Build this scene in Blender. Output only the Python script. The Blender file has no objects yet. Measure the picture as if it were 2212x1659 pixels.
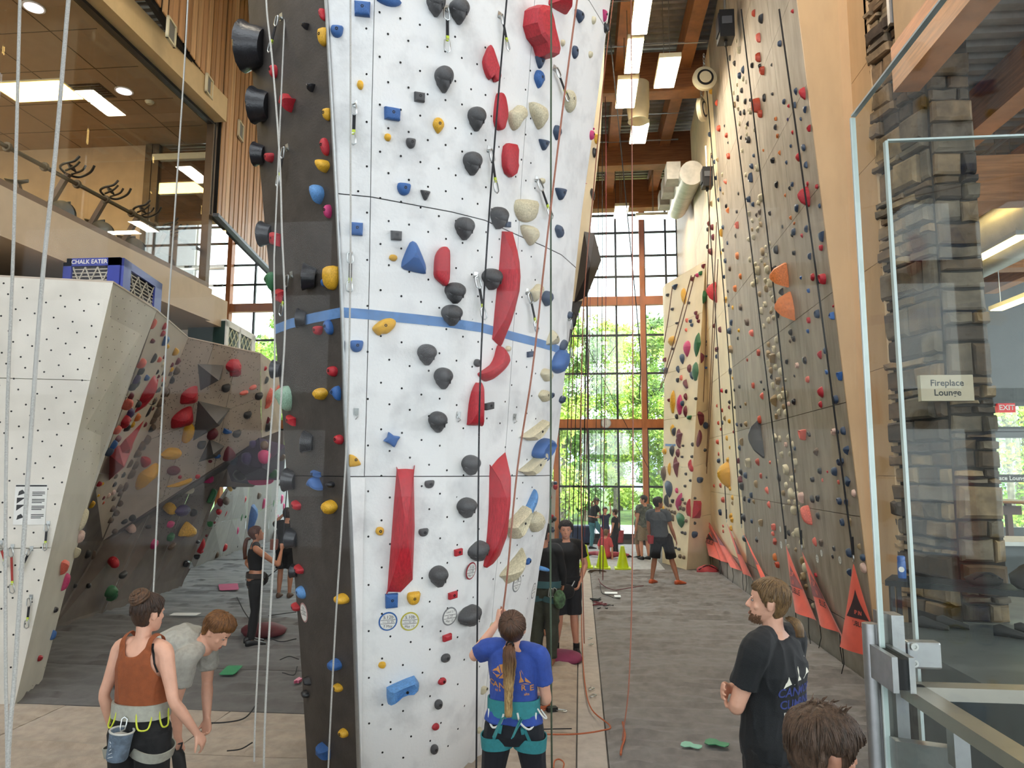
import bpy, bmesh, math, random
import numpy as np
from mathutils import Vector, Matrix, noise as mnoise
from mathutils.bvhtree import BVHTree
random.seed(7); RNG = np.random.default_rng(7)
SC = bpy.context.scene; COL = SC.collection
TMP = bpy.data.scenes.new('workbench')      # where meshes are worked on before they join the scene; removed at the end

# ------------------------------------------------------------------ camera, sky, light, exposure
FPX, CX, CY, EYE = 1550.0, 1106.0, 829.5, 2.5
PITCH, YAW, ROLL = 6.84, 5.43, -0.2
def cam_basis():
    p, y, r = (math.radians(v) for v in (PITCH, YAW, ROLL))
    f = Vector((-math.sin(y)*math.cos(p), math.cos(y)*math.cos(p), math.sin(p)))
    rt = Vector((math.cos(y), math.sin(y), 0)); up = rt.cross(f)
    return math.cos(r)*rt - math.sin(r)*up, math.cos(r)*up + math.sin(r)*rt, f
CR, CU, CF = cam_basis(); EYEP = Vector((0, 0, EYE))
cam = bpy.data.cameras.new('camera'); camo = bpy.data.objects.new('camera', cam); COL.objects.link(camo)
cam.sensor_fit = 'HORIZONTAL'; cam.sensor_width = 36; cam.lens = 36*FPX/2212; cam.clip_start = 0.05; cam.clip_end = 500
M4 = Matrix((CR, CU, -CF)).transposed().to_4x4(); M4.translation = EYEP; camo.matrix_world = M4
SC.camera = camo

W = bpy.data.worlds.new('overcast_sky'); SC.world = W; W.use_nodes = True
_n = W.node_tree.nodes; _l = W.node_tree.links; _n.clear()
_o = _n.new('ShaderNodeOutputWorld'); _b = _n.new('ShaderNodeBackground')
_tc = _n.new('ShaderNodeTexCoord'); _sep = _n.new('ShaderNodeSeparateXYZ'); _r = _n.new('ShaderNodeValToRGB')
_nz = _n.new('ShaderNodeTexNoise'); _nz.inputs['Scale'].default_value = 2.2; _nz.inputs['Detail'].default_value = 5
_mx = _n.new('ShaderNodeMixRGB'); _mx.inputs['Fac'].default_value = 0.35
_l.new(_tc.outputs['Generated'], _sep.inputs[0]); _l.new(_sep.outputs['Z'], _r.inputs[0])
_r.color_ramp.elements[0].color = (0.97, 0.98, 1, 1); _r.color_ramp.elements[1].color = (0.78, 0.88, 1, 1)
_l.new(_tc.outputs['Generated'], _nz.inputs[0])
_cr2 = _n.new('ShaderNodeValToRGB'); _cr2.color_ramp.elements[0].position = .42; _cr2.color_ramp.elements[1].position = .6
_cr2.color_ramp.elements[0].color = (0.72, 0.86, 1, 1); _cr2.color_ramp.elements[1].color = (1, 1, 1, 1)
_l.new(_nz.outputs['Fac'], _cr2.inputs[0]); _l.new(_r.outputs[0], _mx.inputs[1]); _l.new(_cr2.outputs[0], _mx.inputs[2])
_l.new(_mx.outputs[0], _b.inputs[0]); _b.inputs[1].default_value = 4.7
_l.new(_b.outputs[0], _o.inputs[0])
sun = bpy.data.lights.new('sun', 'SUN'); suno = bpy.data.objects.new('sun', sun); COL.objects.link(suno)
sun.energy = 4.0; sun.angle = math.radians(6); sun.color = (1, .97, .92)
suno.rotation_euler = Vector((-.60, .26, -.75)).to_track_quat('-Z', 'Y').to_euler()
R90 = math.pi/2
def portal(name, loc, rot, sx, sy):   # guides the sky's own light through a window opening
    d = bpy.data.lights.new(name, 'AREA'); d.shape = 'RECTANGLE'; d.size = sx; d.size_y = sy; d.energy = 1; d.cycles.is_portal = True
    o = bpy.data.objects.new(name, d); COL.objects.link(o); o.location = loc; o.rotation_euler = rot; return o
portal('entrance_opening', (-0.5, -7.7, 4.2), (-R90, 0, math.pi), 23, 5.6)
portal('end_window_opening', (-5, 25.4, 6.3), (-R90, 0, 0), 18, 12)
portal('clerestory_opening', (-6.2, .3, 9.9), (-R90, 0, math.pi), 19, 4.4)
portal('lounge_opening', (9.5, 17.2, 2.6), (-R90, 0, 0), 4, 3)
SC.view_settings.view_transform = 'Standard'; SC.view_settings.look = 'None'; SC.view_settings.gamma = 1.0
SC.view_settings.use_curve_mapping = False; SC.view_settings.exposure = 0.45
SC.cycles.max_bounces = 8; SC.cycles.transparent_max_bounces = 16; SC.cycles.use_denoising = True
SC.cycles.caustics_reflective = False; SC.cycles.caustics_refractive = False; SC.cycles.sample_clamp_indirect = 8

# ------------------------------------------------------------------ geometry of the view -> points on real surfaces
def ray(px, py): return CF + CR*((px-CX)/FPX) - CU*((py-CY)/FPX)
def at_y(px, py, Y): d = ray(px, py); return EYEP + d*(Y/d.y)
def at_x(px, py, X): d = ray(px, py); return EYEP + d*(X/d.x)
def at_z(px, py, Z=0.0): d = ray(px, py); return EYEP + d*((Z-EYE)/d.z)
def at_plane(px, py, p, n): d = ray(px, py); return EYEP + d*((Vector(p)-EYEP).dot(n)/d.dot(n))
def proj(p):
    d = Vector(p)-EYEP; z = d.dot(CF); return CX + FPX*d.dot(CR)/z, CY - FPX*d.dot(CU)/z
def x_for(px, Y, Z):
    k = (px-CX)/FPX; a = Y*CR.y + (Z-EYE)*CR.z; b = Y*CF.y + (Z-EYE)*CF.z
    return (k*b-a)/(CR.x-k*CF.x)

# ------------------------------------------------------------------ materials
def lin(c):
    if isinstance(c, str):
        c = c.lstrip('#'); c = [int(c[i:i+2], 16)/255 for i in (0, 2, 4)]
    return tuple((v/12.92 if v <= .04045 else ((v+.055)/1.055)**2.4) for v in c[:3]) + (1,)
MATS = {}
def mat(name, col, rough=.6, metal=0, var=.08, scale=6, bump=0, bscale=40, stretch=(1, 1, 1), emit=0, spec=.5, col2=None, coords='Object', lo=.35, hi=.65, sheen=0):
    if name in MATS: return MATS[name]
    m = bpy.data.materials.new(name); MATS[name] = m; m.use_nodes = True
    nt = m.node_tree; N = nt.nodes; L = nt.links; B = N['Principled BSDF']
    c = lin(col); B.inputs['Roughness'].default_value = rough; B.inputs['Metallic'].default_value = metal
    B.inputs['Specular IOR Level'].default_value = spec
    B.inputs['Base Color'].default_value = c; m.diffuse_color = c
    if sheen: B.inputs['Sheen Weight'].default_value = sheen
    if emit:
        B.inputs['Emission Color'].default_value = c; B.inputs['Emission Strength'].default_value = emit
    if var or col2 or bump:
        tc = N.new('ShaderNodeTexCoord'); mp = N.new('ShaderNodeMapping'); mp.inputs['Scale'].default_value = stretch
        L.new(tc.outputs[coords], mp.inputs[0])
        nz = N.new('ShaderNodeTexNoise'); nz.inputs['Scale'].default_value = scale; nz.inputs['Detail'].default_value = 6; nz.inputs['Roughness'].default_value = .6
        L.new(mp.outputs[0], nz.inputs[0])
        if var or col2:
            rp = N.new('ShaderNodeValToRGB'); rp.color_ramp.elements[0].position = lo; rp.color_ramp.elements[1].position = hi
            d = lin(col2) if col2 else tuple(max(0, v*(1-2*var)) for v in c[:3])+(1,)
            e = c if col2 else tuple(min(1, v*(1+var)) for v in c[:3])+(1,)
            rp.color_ramp.elements[0].color = d; rp.color_ramp.elements[1].color = e
            L.new(nz.outputs['Fac'], rp.inputs[0]); L.new(rp.outputs[0], B.inputs['Base Color'])
        if bump:
            n2 = N.new('ShaderNodeTexNoise'); n2.inputs['Scale'].default_value = bscale; n2.inputs['Detail'].default_value = 4
            L.new(mp.outputs[0], n2.inputs[0]); bp = N.new('ShaderNodeBump'); bp.inputs['Strength'].default_value = bump; bp.inputs['Distance'].default_value = .01
            L.new(n2.outputs['Fac'], bp.inputs['Height']); L.new(bp.outputs[0], B.inputs['Normal'])
    return m
def glass_mat(name, tint=(.97, 1, .99), refl=1.0, haze=0.0):
    if name in MATS: return MATS[name]
    m = bpy.data.materials.new(name); MATS[name] = m; m.use_nodes = True; nt = m.node_tree; N = nt.nodes; L = nt.links; N.clear()
    o = N.new('ShaderNodeOutputMaterial'); t = N.new('ShaderNodeBsdfTransparent'); t.inputs[0].default_value = (*tint, 1)
    g = N.new('ShaderNodeBsdfGlossy'); g.inputs['Roughness'].default_value = .0
    lw = N.new('ShaderNodeLayerWeight'); pw = N.new('ShaderNodeMath'); pw.operation = 'POWER'; pw.inputs[1].default_value = 5
    mt = N.new('ShaderNodeMath'); mt.operation = 'MULTIPLY_ADD'; mt.inputs[1].default_value = .96*refl; mt.inputs[2].default_value = .04*refl   # Schlick, the same from both sides
    mx = N.new('ShaderNodeMixShader'); L.new(lw.outputs['Facing'], pw.inputs[0]); L.new(pw.outputs[0], mt.inputs[0]); L.new(mt.outputs[0], mx.inputs[0])
    L.new(t.outputs[0], mx.inputs[1]); L.new(g.outputs[0], mx.inputs[2]); L.new(mx.outputs[0], o.inputs[0])
    if haze:
        df = N.new('ShaderNodeBsdfDiffuse'); df.inputs[0].default_value = (.8, .85, .85, 1)
        m2 = N.new('ShaderNodeMixShader'); m2.inputs[0].default_value = haze
        L.new(mx.outputs[0], m2.inputs[1]); L.new(df.outputs[0], m2.inputs[2]); L.new(m2.outputs[0], o.inputs[0])
    return m

# ------------------------------------------------------------------ mesh builder and object helpers
class MB:
    def __init__(s): s.v = []; s.f = []
    def add(s, vs, fs):
        k = len(s.v); s.v += [tuple(v) for v in vs]; s.f += [tuple(i+k for i in f) for f in fs]; return s
    def box(s, c, d, M=None):
        x, y, z = d[0]/2, d[1]/2, d[2]/2
        vs = [Vector((a*x, b*y, e*z)) for a in (-1, 1) for b in (-1, 1) for e in (-1, 1)]
        if M is not None: vs = [M @ v for v in vs]
        c = Vector(c)
        return s.add([v+c for v in vs], [(0, 1, 3, 2), (4, 6, 7, 5), (0, 4, 5, 1), (2, 3, 7, 6), (0, 2, 6, 4), (1, 5, 7, 3)])
    def bar(s, a, b, w, t, up=(0, 0, 1)):          # rectangular bar from a to b
        a, b = Vector(a), Vector(b); d = (b-a); l = d.length; d.normalize(); up = Vector(up)
        if abs(d.dot(up)) > .98: up = Vector((0, 1, 0))
        r = d.cross(up).normalized(); u = r.cross(d)
        M = Matrix((r, d, u)).transposed()
        return s.box((a+b)/2, (w, l, t), M)
    def tube(s, pts, r, n=8, cap=True):
        pts = [Vector(p) for p in pts]; m = len(pts); rs = r if hasattr(r, '__len__') else [r]*m
        ref = None; rings = []
        for i, p in enumerate(pts):
            t = (pts[min(i+1, m-1)]-pts[max(i-1, 0)]).normalized()
            if ref is None: ref = t.orthogonal().normalized()
            ref = (ref-t*ref.dot(t)).normalized() if (ref-t*ref.dot(t)).length > 1e-6 else t.orthogonal().normalized()
            b = t.cross(ref)
            rings.append([p+(ref*math.cos(2*math.pi*j/n)+b*math.sin(2*math.pi*j/n))*rs[i] for j in range(n)])
        return s.rings(rings, cap)
    def rings(s, rings, cap=True):
        n = len(rings[0]); vs = [v for r in rings for v in r]; fs = []
        for i in range(len(rings)-1):
            for j in range(n):
                a = i*n+j; b = i*n+(j+1) % n; fs.append((a, b, b+n, a+n))
        if cap: fs.append(tuple(range(n-1, -1, -1))); fs.append(tuple(range((len(rings)-1)*n, len(rings)*n)))
        return s.add(vs, fs)
    def prism(s, poly, ext):                       # planar 3-D polygon extruded by vector
        n = len(poly); poly = [Vector(p) for p in poly]; e = Vector(ext)
        return s.add(poly+[p+e for p in poly], [tuple(range(n-1, -1, -1)), tuple(range(n, 2*n))]+[(i, (i+1) % n, (i+1) % n+n, i+n) for i in range(n)])
    def lathe(s, prof, c=(0, 0, 0), n=20, M=None):  # prof: (r, z)
        c = Vector(c); rings = []
        for r, z in prof:
            ring = [Vector((max(r, 1e-4)*math.cos(2*math.pi*j/n), max(r, 1e-4)*math.sin(2*math.pi*j/n), z)) for j in range(n)]
            rings.append([(M @ v if M is not None else v)+c for v in ring])
        return s.rings(rings)
    def ball(s, c, r, n=12, M=None):
        r = Vector(r) if hasattr(r, '__len__') else Vector((r, r, r)); c = Vector(c); rings = []
        for i in range(n//2+1):
            a = -math.pi/2+math.pi*i/(n//2)
            ring = [Vector((r.x*max(math.cos(a), 1e-3)*math.cos(2*math.pi*j/n), r.y*max(math.cos(a), 1e-3)*math.sin(2*math.pi*j/n), r.z*math.sin(a))) for j in range(n)]
            rings.append([(M @ v if M is not None else v)+c for v in ring])
        return s.rings(rings)
    def mesh(s, name):
        me = bpy.data.meshes.new(name); me.from_pydata(s.v, [], s.f); me.update(); return me
    def build(s, name, m, parent=None, smooth=False, origin=None, fix=True):
        if origin is not None:
            o = Vector(origin); s.v = [tuple(Vector(v)-o) for v in s.v]
        me = s.mesh(name)
        if fix:
            bm = bmesh.new(); bm.from_mesh(me); bmesh.ops.recalc_face_normals(bm, faces=bm.faces); bm.to_mesh(me); bm.free()
        if m is not None: me.materials.append(m)
        if smooth:
            me.polygons.foreach_set('use_smooth', [True]*len(me.polygons))
            if smooth != 'all': me.set_sharp_from_angle(angle=math.radians(38))
        ob = bpy.data.objects.new(name, me); COL.objects.link(ob)
        if origin is not None: ob.location = o
        if parent is not None: attach(ob, parent)
        return ob
def attach(o, parent):           # keep world position under a parent that is unrotated and unscaled
    o.parent = parent
    if parent.type == 'EMPTY' or True:
        w = Vector(parent.location); q = parent.parent
        while q is not None: w += q.location; q = q.parent
        o.location = Vector(o.location)-w
    return o
def thing(name, label, cat, loc=(0, 0, 0), group=None):
    o = bpy.data.objects.new(name, None); COL.objects.link(o); o.location = loc; o.empty_display_size = .1
    return tag(o, label, cat, group)
def tag(o, label=None, cat=None, group=None, kind=None):
    if label: o['label'] = label
    if cat: o['category'] = cat
    if group: o['group'] = group
    if kind: o['kind'] = kind
    return o
def struct(o, label=None): o['kind'] = 'structure'; (label and o.__setitem__('label', label)); return o
def sbox(name, c, d, m, label=None): return struct(MB().box(c, d).build(name, m, origin=c), label)
def text_mesh(txt, size, bold=False, align='CENTER', extrude=0.0):
    cu = bpy.data.curves.new('t', 'FONT'); cu.body = txt; cu.size = size; cu.align_x = align; cu.align_y = 'CENTER'; cu.extrude = extrude; cu.resolution_u = 3
    if bold: cu.offset = size*.018
    ob = bpy.data.objects.new('t', cu); TMP.collection.objects.link(ob)
    TMP.view_layers[0].update(); dg = TMP.view_layers[0].depsgraph; me = bpy.data.meshes.new_from_object(ob.evaluated_get(dg))
    bpy.data.objects.remove(ob); bpy.data.curves.remove(cu); return me
def text_obj(name, txt, size, m, origin, xdir, ydir, parent=None, bold=False, align='CENTER', surf=None, lift=.002):
    me = text_mesh(txt, size, bold, align); x = Vector(xdir); y = Vector(ydir); o = Vector(origin); n = x.normalized().cross(y.normalized())
    if surf is not None:
        bm = bmesh.new(); bm.from_mesh(me); bmesh.ops.triangulate(bm, faces=bm.faces)
        bmesh.ops.subdivide_edges(bm, edges=[e for e in bm.edges if e.calc_length() > size*.18], cuts=1); bm.to_mesh(me); bm.free()
    for v in me.vertices:
        p = o+x*v.co.x+y*v.co.y
        if surf is not None:
            h = surf.ray_cast(p+n*.35, -n, .9)
            p = h[0]+h[1]*lift*(1 if h[1].dot(n) > 0 else -1) if h[0] is not None else p
        v.co = p-o
    me.materials.clear(); me.materials.append(m); me.name = name
    ob = bpy.data.objects.new(name, me); COL.objects.link(ob); ob.location = o
    if parent is not None: attach(ob, parent)
    return ob
def ipl(xs, ys):
    xs = list(xs); ys = list(ys)
    def f(x):
        if x <= xs[0]: i = 0
        elif x >= xs[-1]: i = len(xs)-2
        else: i = max(k for k in range(len(xs)-1) if xs[k] <= x)
        t = (x-xs[i])/(xs[i+1]-xs[i]); return ys[i]+(ys[i+1]-ys[i])*t
    return f
def catmull(pts, k=6):
    pts = [Vector(p) for p in pts]; P = [pts[0]*2-pts[1]]+pts+[pts[-1]*2-pts[-2]]; out = []
    for i in range(1, len(P)-2):
        a, b, c, d = P[i-1:i+3]
        for j in range(k):
            t = j/k; out.append(.5*((2*b)+(c-a)*t+(2*a-5*b+4*c-d)*t*t+(3*b-a-3*c+d)*t**3))
    return out+[pts[-1]]
ORD = 'first second third fourth fifth sixth seventh eighth ninth tenth eleventh twelfth thirteenth fourteenth fifteenth sixteenth seventeenth eighteenth nineteenth twentieth'.split()
def ordinal(k):
    if k < 20: return ORD[k]
    tens = {2: 'twenty', 3: 'thirty', 4: 'forty', 5: 'fifty', 6: 'sixty'}; t, u = divmod(k+1, 10)
    return tens[t]+('-'+ORD[u-1] if u else 'th') if u else {2: 'twentieth', 3: 'thirtieth', 4: 'fortieth', 5: 'fiftieth', 6: 'sixtieth'}[t]
# ------------------------------------------------------------------ shared materials
M = dict(
 white=mat('white_wall_texture', '#d9d8d2', .75, var=.07, scale=2.5, bump=.15, bscale=60),
 plywood=mat('tan_plywood', '#c2a27a', .55, var=.05, scale=3, stretch=(1, 1, .3)),
 grey_panel=mat('grey_textured_panel', '#968a7c', .7, var=.12, scale=3, stretch=(1, 2, .5), bump=.2, bscale=50),
 cream=mat('cream_plywood', '#e6d3ae', .6, var=.05, scale=2),
 dark_panel=mat('dark_brown_grey_panel', '#433d39', .55, var=.2, scale=7, bump=.2, bscale=60, lo=.3, hi=.8),
 glulam=mat('orange_glulam', '#b97c4b', .5, var=.16, scale=5, stretch=(.4, .4, 6)),
 glulam_dark=mat('brown_glulam', '#a06a43', .5, var=.16, scale=5, stretch=(.4, 6, 6)),
 deck=mat('galvanised_deck', '#b9b6ae', .45, metal=.3, var=.1, scale=4),
 steel=mat('brushed_steel', '#b9bcbb', .32, metal=.95, var=.05, scale=30, stretch=(1, 1, .05)),
 alum=mat('anodised_aluminium', '#a9abab', .38, metal=.85, var=.04, scale=40),
 dark_frame=mat('dark_window_frame', '#23272b', .45, var=.05),
 wood_frame=mat('orange_wood_mullion', '#b8713f', .5, var=.12, scale=6, stretch=(1, 1, .2)),
 slat=mat('cedar_slat', '#b98a5c', .5, var=.16, scale=4, stretch=(3, 3, .15), bump=.1),
 slat_back=mat('black_slat_backing', '#1b1613', .8, var=0),
 tan_paint=mat('tan_painted_band', '#cdb283', .6, var=.03),
 beige=mat('beige_fascia', '#bba88e', .6, var=.03),
 ceil_tile=mat('ceiling_tile', '#a18a70', .8, var=.03),
 tan_wall=mat('tan_plaster', '#b69a76', .7, var=.05, scale=3),
 black=mat('black_plastic', '#17181a', .45, var=.05), rubber=mat('black_rubber', '#131313', .7, var=.1),
 carpet_grey=mat('grey_felt_mat', '#7b7672', .95, var=.1, scale=9, bump=.3, bscale=150, sheen=.2),
 carpet_blue=mat('blue_grey_felt_mat', '#5f6266', .9, var=.1, scale=9, bump=.3, bscale=150, sheen=.3),
 carpet_tan=mat('tan_felt_mat', '#a39484', .95, var=.1, scale=9, bump=.3, bscale=150, sheen=.2),
 carpet_pale=mat('pale_felt_strip', '#b1a89e', .95, var=.06, scale=9, bump=.3, bscale=150),
 slab=mat('floor_slab_grey', '#66625e', .9, var=.08), landing=mat('landing_dark_rubber', '#4a4f50', .45, var=.1, scale=5),
 lobby=mat('lobby_plaster', '#bdb6aa', .7, var=.04), lamp=mat('lamp_diffuser_lit', '#fff1dc', .4, var=0, emit=45),
 lamp_warm=mat('lamp_diffuser_warm', '#ffd27e', .4, var=0, emit=14), cream_metal=mat('cream_enamel', '#d9cfae', .4, var=.03),
 asphalt=mat('pale_road', '#b9bcc0', .8, var=.1, scale=1), grass=mat('roadside_grass', '#56702d', .9, var=.25, scale=2),
 bark=mat('pale_bark', '#8d8577', .9, var=.25, scale=8), glass=glass_mat('clear_glass'), glass2=glass_mat('door_glass', (.94, .97, .955), .30),
)
# ------------------------------------------------------------------ floors, walls, ceiling
sbox('floor', (-6, 11, -.15), (24, 31, .3), M['slab'])
BX0, BX1, BY, TOP = -16.0, 3.6, 25.0, 12.7
sbox('wall_right', (3.55, 16.65, TOP/2), (.2, 16.7, TOP), M['plywood'])
sbox('wall_left', (-16.1, 9, TOP/2), (.2, 32, TOP), M['lobby'])
# corrugated roof deck: ribs across the hall
def deck(name, x0, x1, y0, y1, z, pitch=.22, h=.07):
    b = MB(); y = y0; prof = []
    while y < y1: prof += [(y, z), (y+pitch*.38, z), (y+pitch*.5, z+h), (y+pitch*.88, z+h)]; y += pitch
    vs = [(x, yy, zz) for yy, zz in prof for x in (x0, x1)]
    b.add(vs, [(2*i, 2*i+1, 2*i+3, 2*i+2) for i in range(len(prof)-1)]); return struct(b.build(name, M['deck'], fix=False))
deck('ceiling', BX0, BX1, .4, BY+.2, 12.75)
sbox('ceiling_insulation', (-6.2, 12.8, 12.95), (20, 25, .2), M['black'])
for i, y in enumerate((11.9, 16.55, 20.7, 24.2)):
    sbox('trim_crossbeam', (-6.2, y, 12.0), (19.4, .28, .95), M['glulam_dark'], 'deep brown glulam crossbeam under the roof deck')
    sbox('trim_flange', (-6.2, y, 11.49), (19.4, .42, .08), M['glulam'])
for i, x in enumerate((2.55, 1.05, -1.3, -3.6, -6.0, -8.4, -10.8, -13.2)):
    sbox('trim_purlin', (x, 12.6, 12.35), (.30, 24.4, .62), M['glulam'], 'orange glulam purlin running down the hall')
# end wall of the hall: glass in a grid of dark and wooden members
gx0, gx1 = -14.5, 3.45
end = struct(MB().box((-5.5, 25.15, .12), (20, .3, .24)).build('trim_sill', M['slab']))
def win(name, parts, m, label=None): return struct(parts.build(name, m), label)
cols = [.28-1.02*k for k in range(15)]+[1.30, 2.30, 3.05, 3.45]
wf = thing('window_1', 'tall end window with dark glazing bars looking on green trees', None, (0, 25, 0)); struct(wf)
zs = [.24, 1.55, 2.75, 3.95, 4.3, 5.6, 6.9, 8.2, 8.6, 9.3, 10.2, 11.1, 11.6, 12.1]
for z in (1.95, 5.85, 7.2, 9.3, 10.05, 10.9, 11.55): MB().box((-5.5, 25, z), (18.2, .07, .07)).build('glazing_bar', M['dark_frame'], wf)
for x in cols: MB().box((x, 25, 6.2), (.07, .09, 12.0)).build('mullion', M['dark_frame'], wf)
MB().box((-5.5, 25, .3), (18.2, .14, .14)).build('bottom_rail', M['dark_frame'], wf); MB().box((-5.5, 25, 3.92), (18.2, .1, .07)).build('glazing_bar', M['dark_frame'], wf)
MB().box((-5.5, 24.93, 8.4), (18.2, .22, .30)).build('wooden_transom', M['wood_frame'], wf); MB().box((-5.5, 24.93, 4.1), (18.2, .22, .30)).build('wooden_transom', M['wood_frame'], wf)
MB().box((-5.5, 24.93, 12.25), (18.2, .22, .4)).build('wooden_header', M['wood_frame'], wf)
for x in (2.2, -.83, -4.8, -8.9, -12.9): MB().box((x, 24.9, 6.2), (.17, .26, 12.0)).build('wooden_post', M['wood_frame'], wf)
for a, bx in zip(sorted(cols)[:-1], sorted(cols)[1:]):
    MB().box(((a+bx)/2, 25.02, 6.2), (bx-a-.07, .012, 11.9)).build('pane', M['glass'], wf)
sbox('wall_back', (-15.2, 25.1, 6.3), (1.6, .2, 12.6), M['lobby']); 
# ------------------------------------------------------------------ lobby and landing behind and right of the camera
sbox('floor_landing', (-1.2, -3.0, .525), (10.6, 9.6, 1.05), M['landing'])
sbox('floor_platform', (7.6, -.3, .525), (9.7, 15.6, 1.05), M['landing']); sbox('floor_lounge', (9.2, 12.3, .525), (11.0, 9.6, 1.05), mat('lounge_floor', '#8d8f88', .25, var=.08, scale=2))
sbox('floor_step', (.75, 2.1, .225), (1.3, .6, .45), M['landing'])
sbox('wall_lobby_left', (-12.1, -3.5, 3.5), (.2, 9, 7), M['lobby']); w8 = struct(thing('window_8', 'clerestory glazing above the lobby roof behind the camera', None, (-6.2, .6, 9.8)))
for z, h in ((7.4, .6), (9.9, .12), (12.4, .6)): MB().box((-6.2, .6, z), (19.6, .2, h)).build('rail', M['lobby'], w8)
for k in range(11): MB().box((-16+k*1.96, .6, 9.9), (.16, .2, 4.6)).build('mullion', M['dark_frame'], w8)
deck_cut = None
sbox('ceiling_lobby', (-4.3, -3.7, 7.1), (15.8, 8.6, .2), M['lobby']); sbox('floor_lobby', (-9.5, -3.5, .0), (6, 9, .1), M['slab'])
lf = struct(thing('window_2', 'glazed entrance front behind the camera', None, (0, -7.9, 0)))
for x in range(-12, 13, 2): MB().box((x, -7.9, 4), (.25, .25, 6)).build('mullion', M['dark_frame'], lf)
for z, h in ((1.0, .5), (3.45, .6), (5.6, .3), (6.9, .3)): MB().box((0, -7.9, z), (24.2, .25, h)).build('glazing_bar', M['dark_frame'], lf)
sbox('wall_lobby_back', (0, -7.9, .4), (24.2, .3, .8), M['lobby'])
# ------------------------------------------------------------------ outside: ground, road, trees
struct(MB().box((-6, 62, -.45), (160, 74, .3)).build('ground_outside', M['grass'])); struct(MB().box((-6, -40, -.45), (160, 62, .3)).build('ground_front', M['asphalt']))
struct(MB().box((-6, 31.5, -.27), (120, 11, .1)).build('road', M['asphalt']))
struct(MB().box((18, 32, -.3), (20, 12, .1)).build('ground_patio', M['asphalt']))
LEAF = [mat('young_leaf_%s' % k, c, .5, var=.25, scale=1.2) for k, c in zip(('lime', 'green', 'dark'), ('#b5d055', '#92b84a', '#64893f'))]
for m_ in LEAF: 
    B_ = m_.node_tree.nodes['Principled BSDF']; B_.inputs['Transmission Weight'].default_value = 0
def tree(x, y, h, w, k, nleaf, label, low=.15, name='tree', lsz=.12):
    t = thing(name, label, 'tree', (x, y, -.3), 'trees beyond the road'); rng = random.Random(int(x*31+y*17)); L = MB(); br = MB()
    br.tube([(x, y, -.3), (x+.1, y, h*.4), (x, y, h*.9)], [.14, .1, .03], 6); tips = []
    for i in range(int(26*h/8)):
        a = rng.uniform(0, 6.28); z0 = h*rng.uniform(low, .92); f = (1-abs(z0/h-.45)*1.25); r = w*max(.2, f)*rng.uniform(.5, 1)
        e = Vector((x+r*math.cos(a), y+r*math.sin(a), z0+rng.uniform(0, .6))); br.tube([(x, y, z0-.4), e], [.035, .008], 4); tips.append((Vector((x, y, z0-.3)), e))
    for i in range(nleaf):
        a, e = rng.choice(tips); c = a.lerp(e, rng.uniform(.25, 1.08))+Vector([rng.gauss(0, .22) for _ in range(3)])
        s = lsz*rng.uniform(.5, 1.3); u = Vector([rng.gauss(0, 1) for _ in range(3)]).normalized(); v = u.orthogonal().normalized()
        L.add([c-u*s, c+v*s*.5, c+u*s, c-v*s*.5], [(0, 1, 2, 3)])
    br.build('trunk', M['bark'], t); o = L.build('foliage', LEAF[k], t, fix=False); o['kind'] = 'stuff'
rt = random.Random(3)
kinds = ('lime green young leafed tree', 'mid green leafed tree', 'dark green bushy tree')
for i in range(20):
    x = -19+i*1.75+rt.uniform(-.5, .5); y = rt.uniform(38.5, 45); k = (0, 1, 0, 2)[i % 4]
    tree(x, y, rt.uniform(10.0, 14.0), rt.uniform(1.9, 2.8), k, 6800, '%s beyond the road, %s from the left' % (kinds[k], ordinal(i)), .05)
for i in range(12):
    x = -26+i*3.6+rt.uniform(-.6, .6); k = (2, 1, 0)[i % 3]
    tree(x, rt.uniform(52, 57), rt.uniform(12.5, 16.5), rt.uniform(2.6, 3.4), k, 4200, '%s in the back row beyond the road, %s from the left' % (kinds[k], ordinal(i)), .02, lsz=.21)
tree(-.9, 27.6, 5.2, 1.5, 0, 2600, 'small lime green tree close outside the end window', .1, lsz=.1)
for i in range(6):
    k = (0, 1, 2)[i % 3]; tree(15+i*2.0, 27+(i % 3)*3, 9, 2.2, k, 2200, '%s outside the lounge patio door, %s from the left' % (kinds[k], ordinal(i)), .05)
hl = MB(); n = 40
hp = [(-90+i*5, 130, 3+16*max(0, math.sin(i*.5)+math.sin(i*.21+1))*.6+6) for i in range(n)]
for i in range(n-1):
    a, c = hp[i], hp[i+1]; hl.add([(a[0], 95, -2), (c[0], 95, -2), c, a, (a[0], 165, -2), (c[0], 165, -2)], [(0, 1, 2, 3), (3, 2, 5, 4)])
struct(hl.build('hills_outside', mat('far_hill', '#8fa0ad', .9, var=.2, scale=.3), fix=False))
# ------------------------------------------------------------------ the free-standing climbing tower
aP = ipl([-300, 0, 199, 354, 540, 690, 871, 939, 1159, 1397, 1659, 1760], [688, 705, 716, 724, 733, 741, 744, 749, 759, 767, 775, 778])
sP = ipl([-300, 0, 250, 540, 690, 898, 1060, 1163, 1397, 1659, 1760], [816, 809, 803, 799, 796, 791, 786, 781.5, 778, 777.5, 779.5])
lP = ipl([-300, 0, 250, 500, 723, 888, 1151, 1397, 1659, 1760], [520, 535, 551, 573, 594, 609, 628, 648, 664, 670])
rP = ipl([-300, 0, 236, 500, 669, 770, 905, 1000, 1119, 1171, 1258, 1350, 1450, 1560, 1700], [1362, 1319, 1288, 1251, 1236, 1224, 1211, 1195, 1186, 1175, 1160, 1150, 1136, 1112, 1075])
dA = ipl([0, 3.58, 5.45, 8.5], [5.48, 4.84, 4.40, 3.82])
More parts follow.
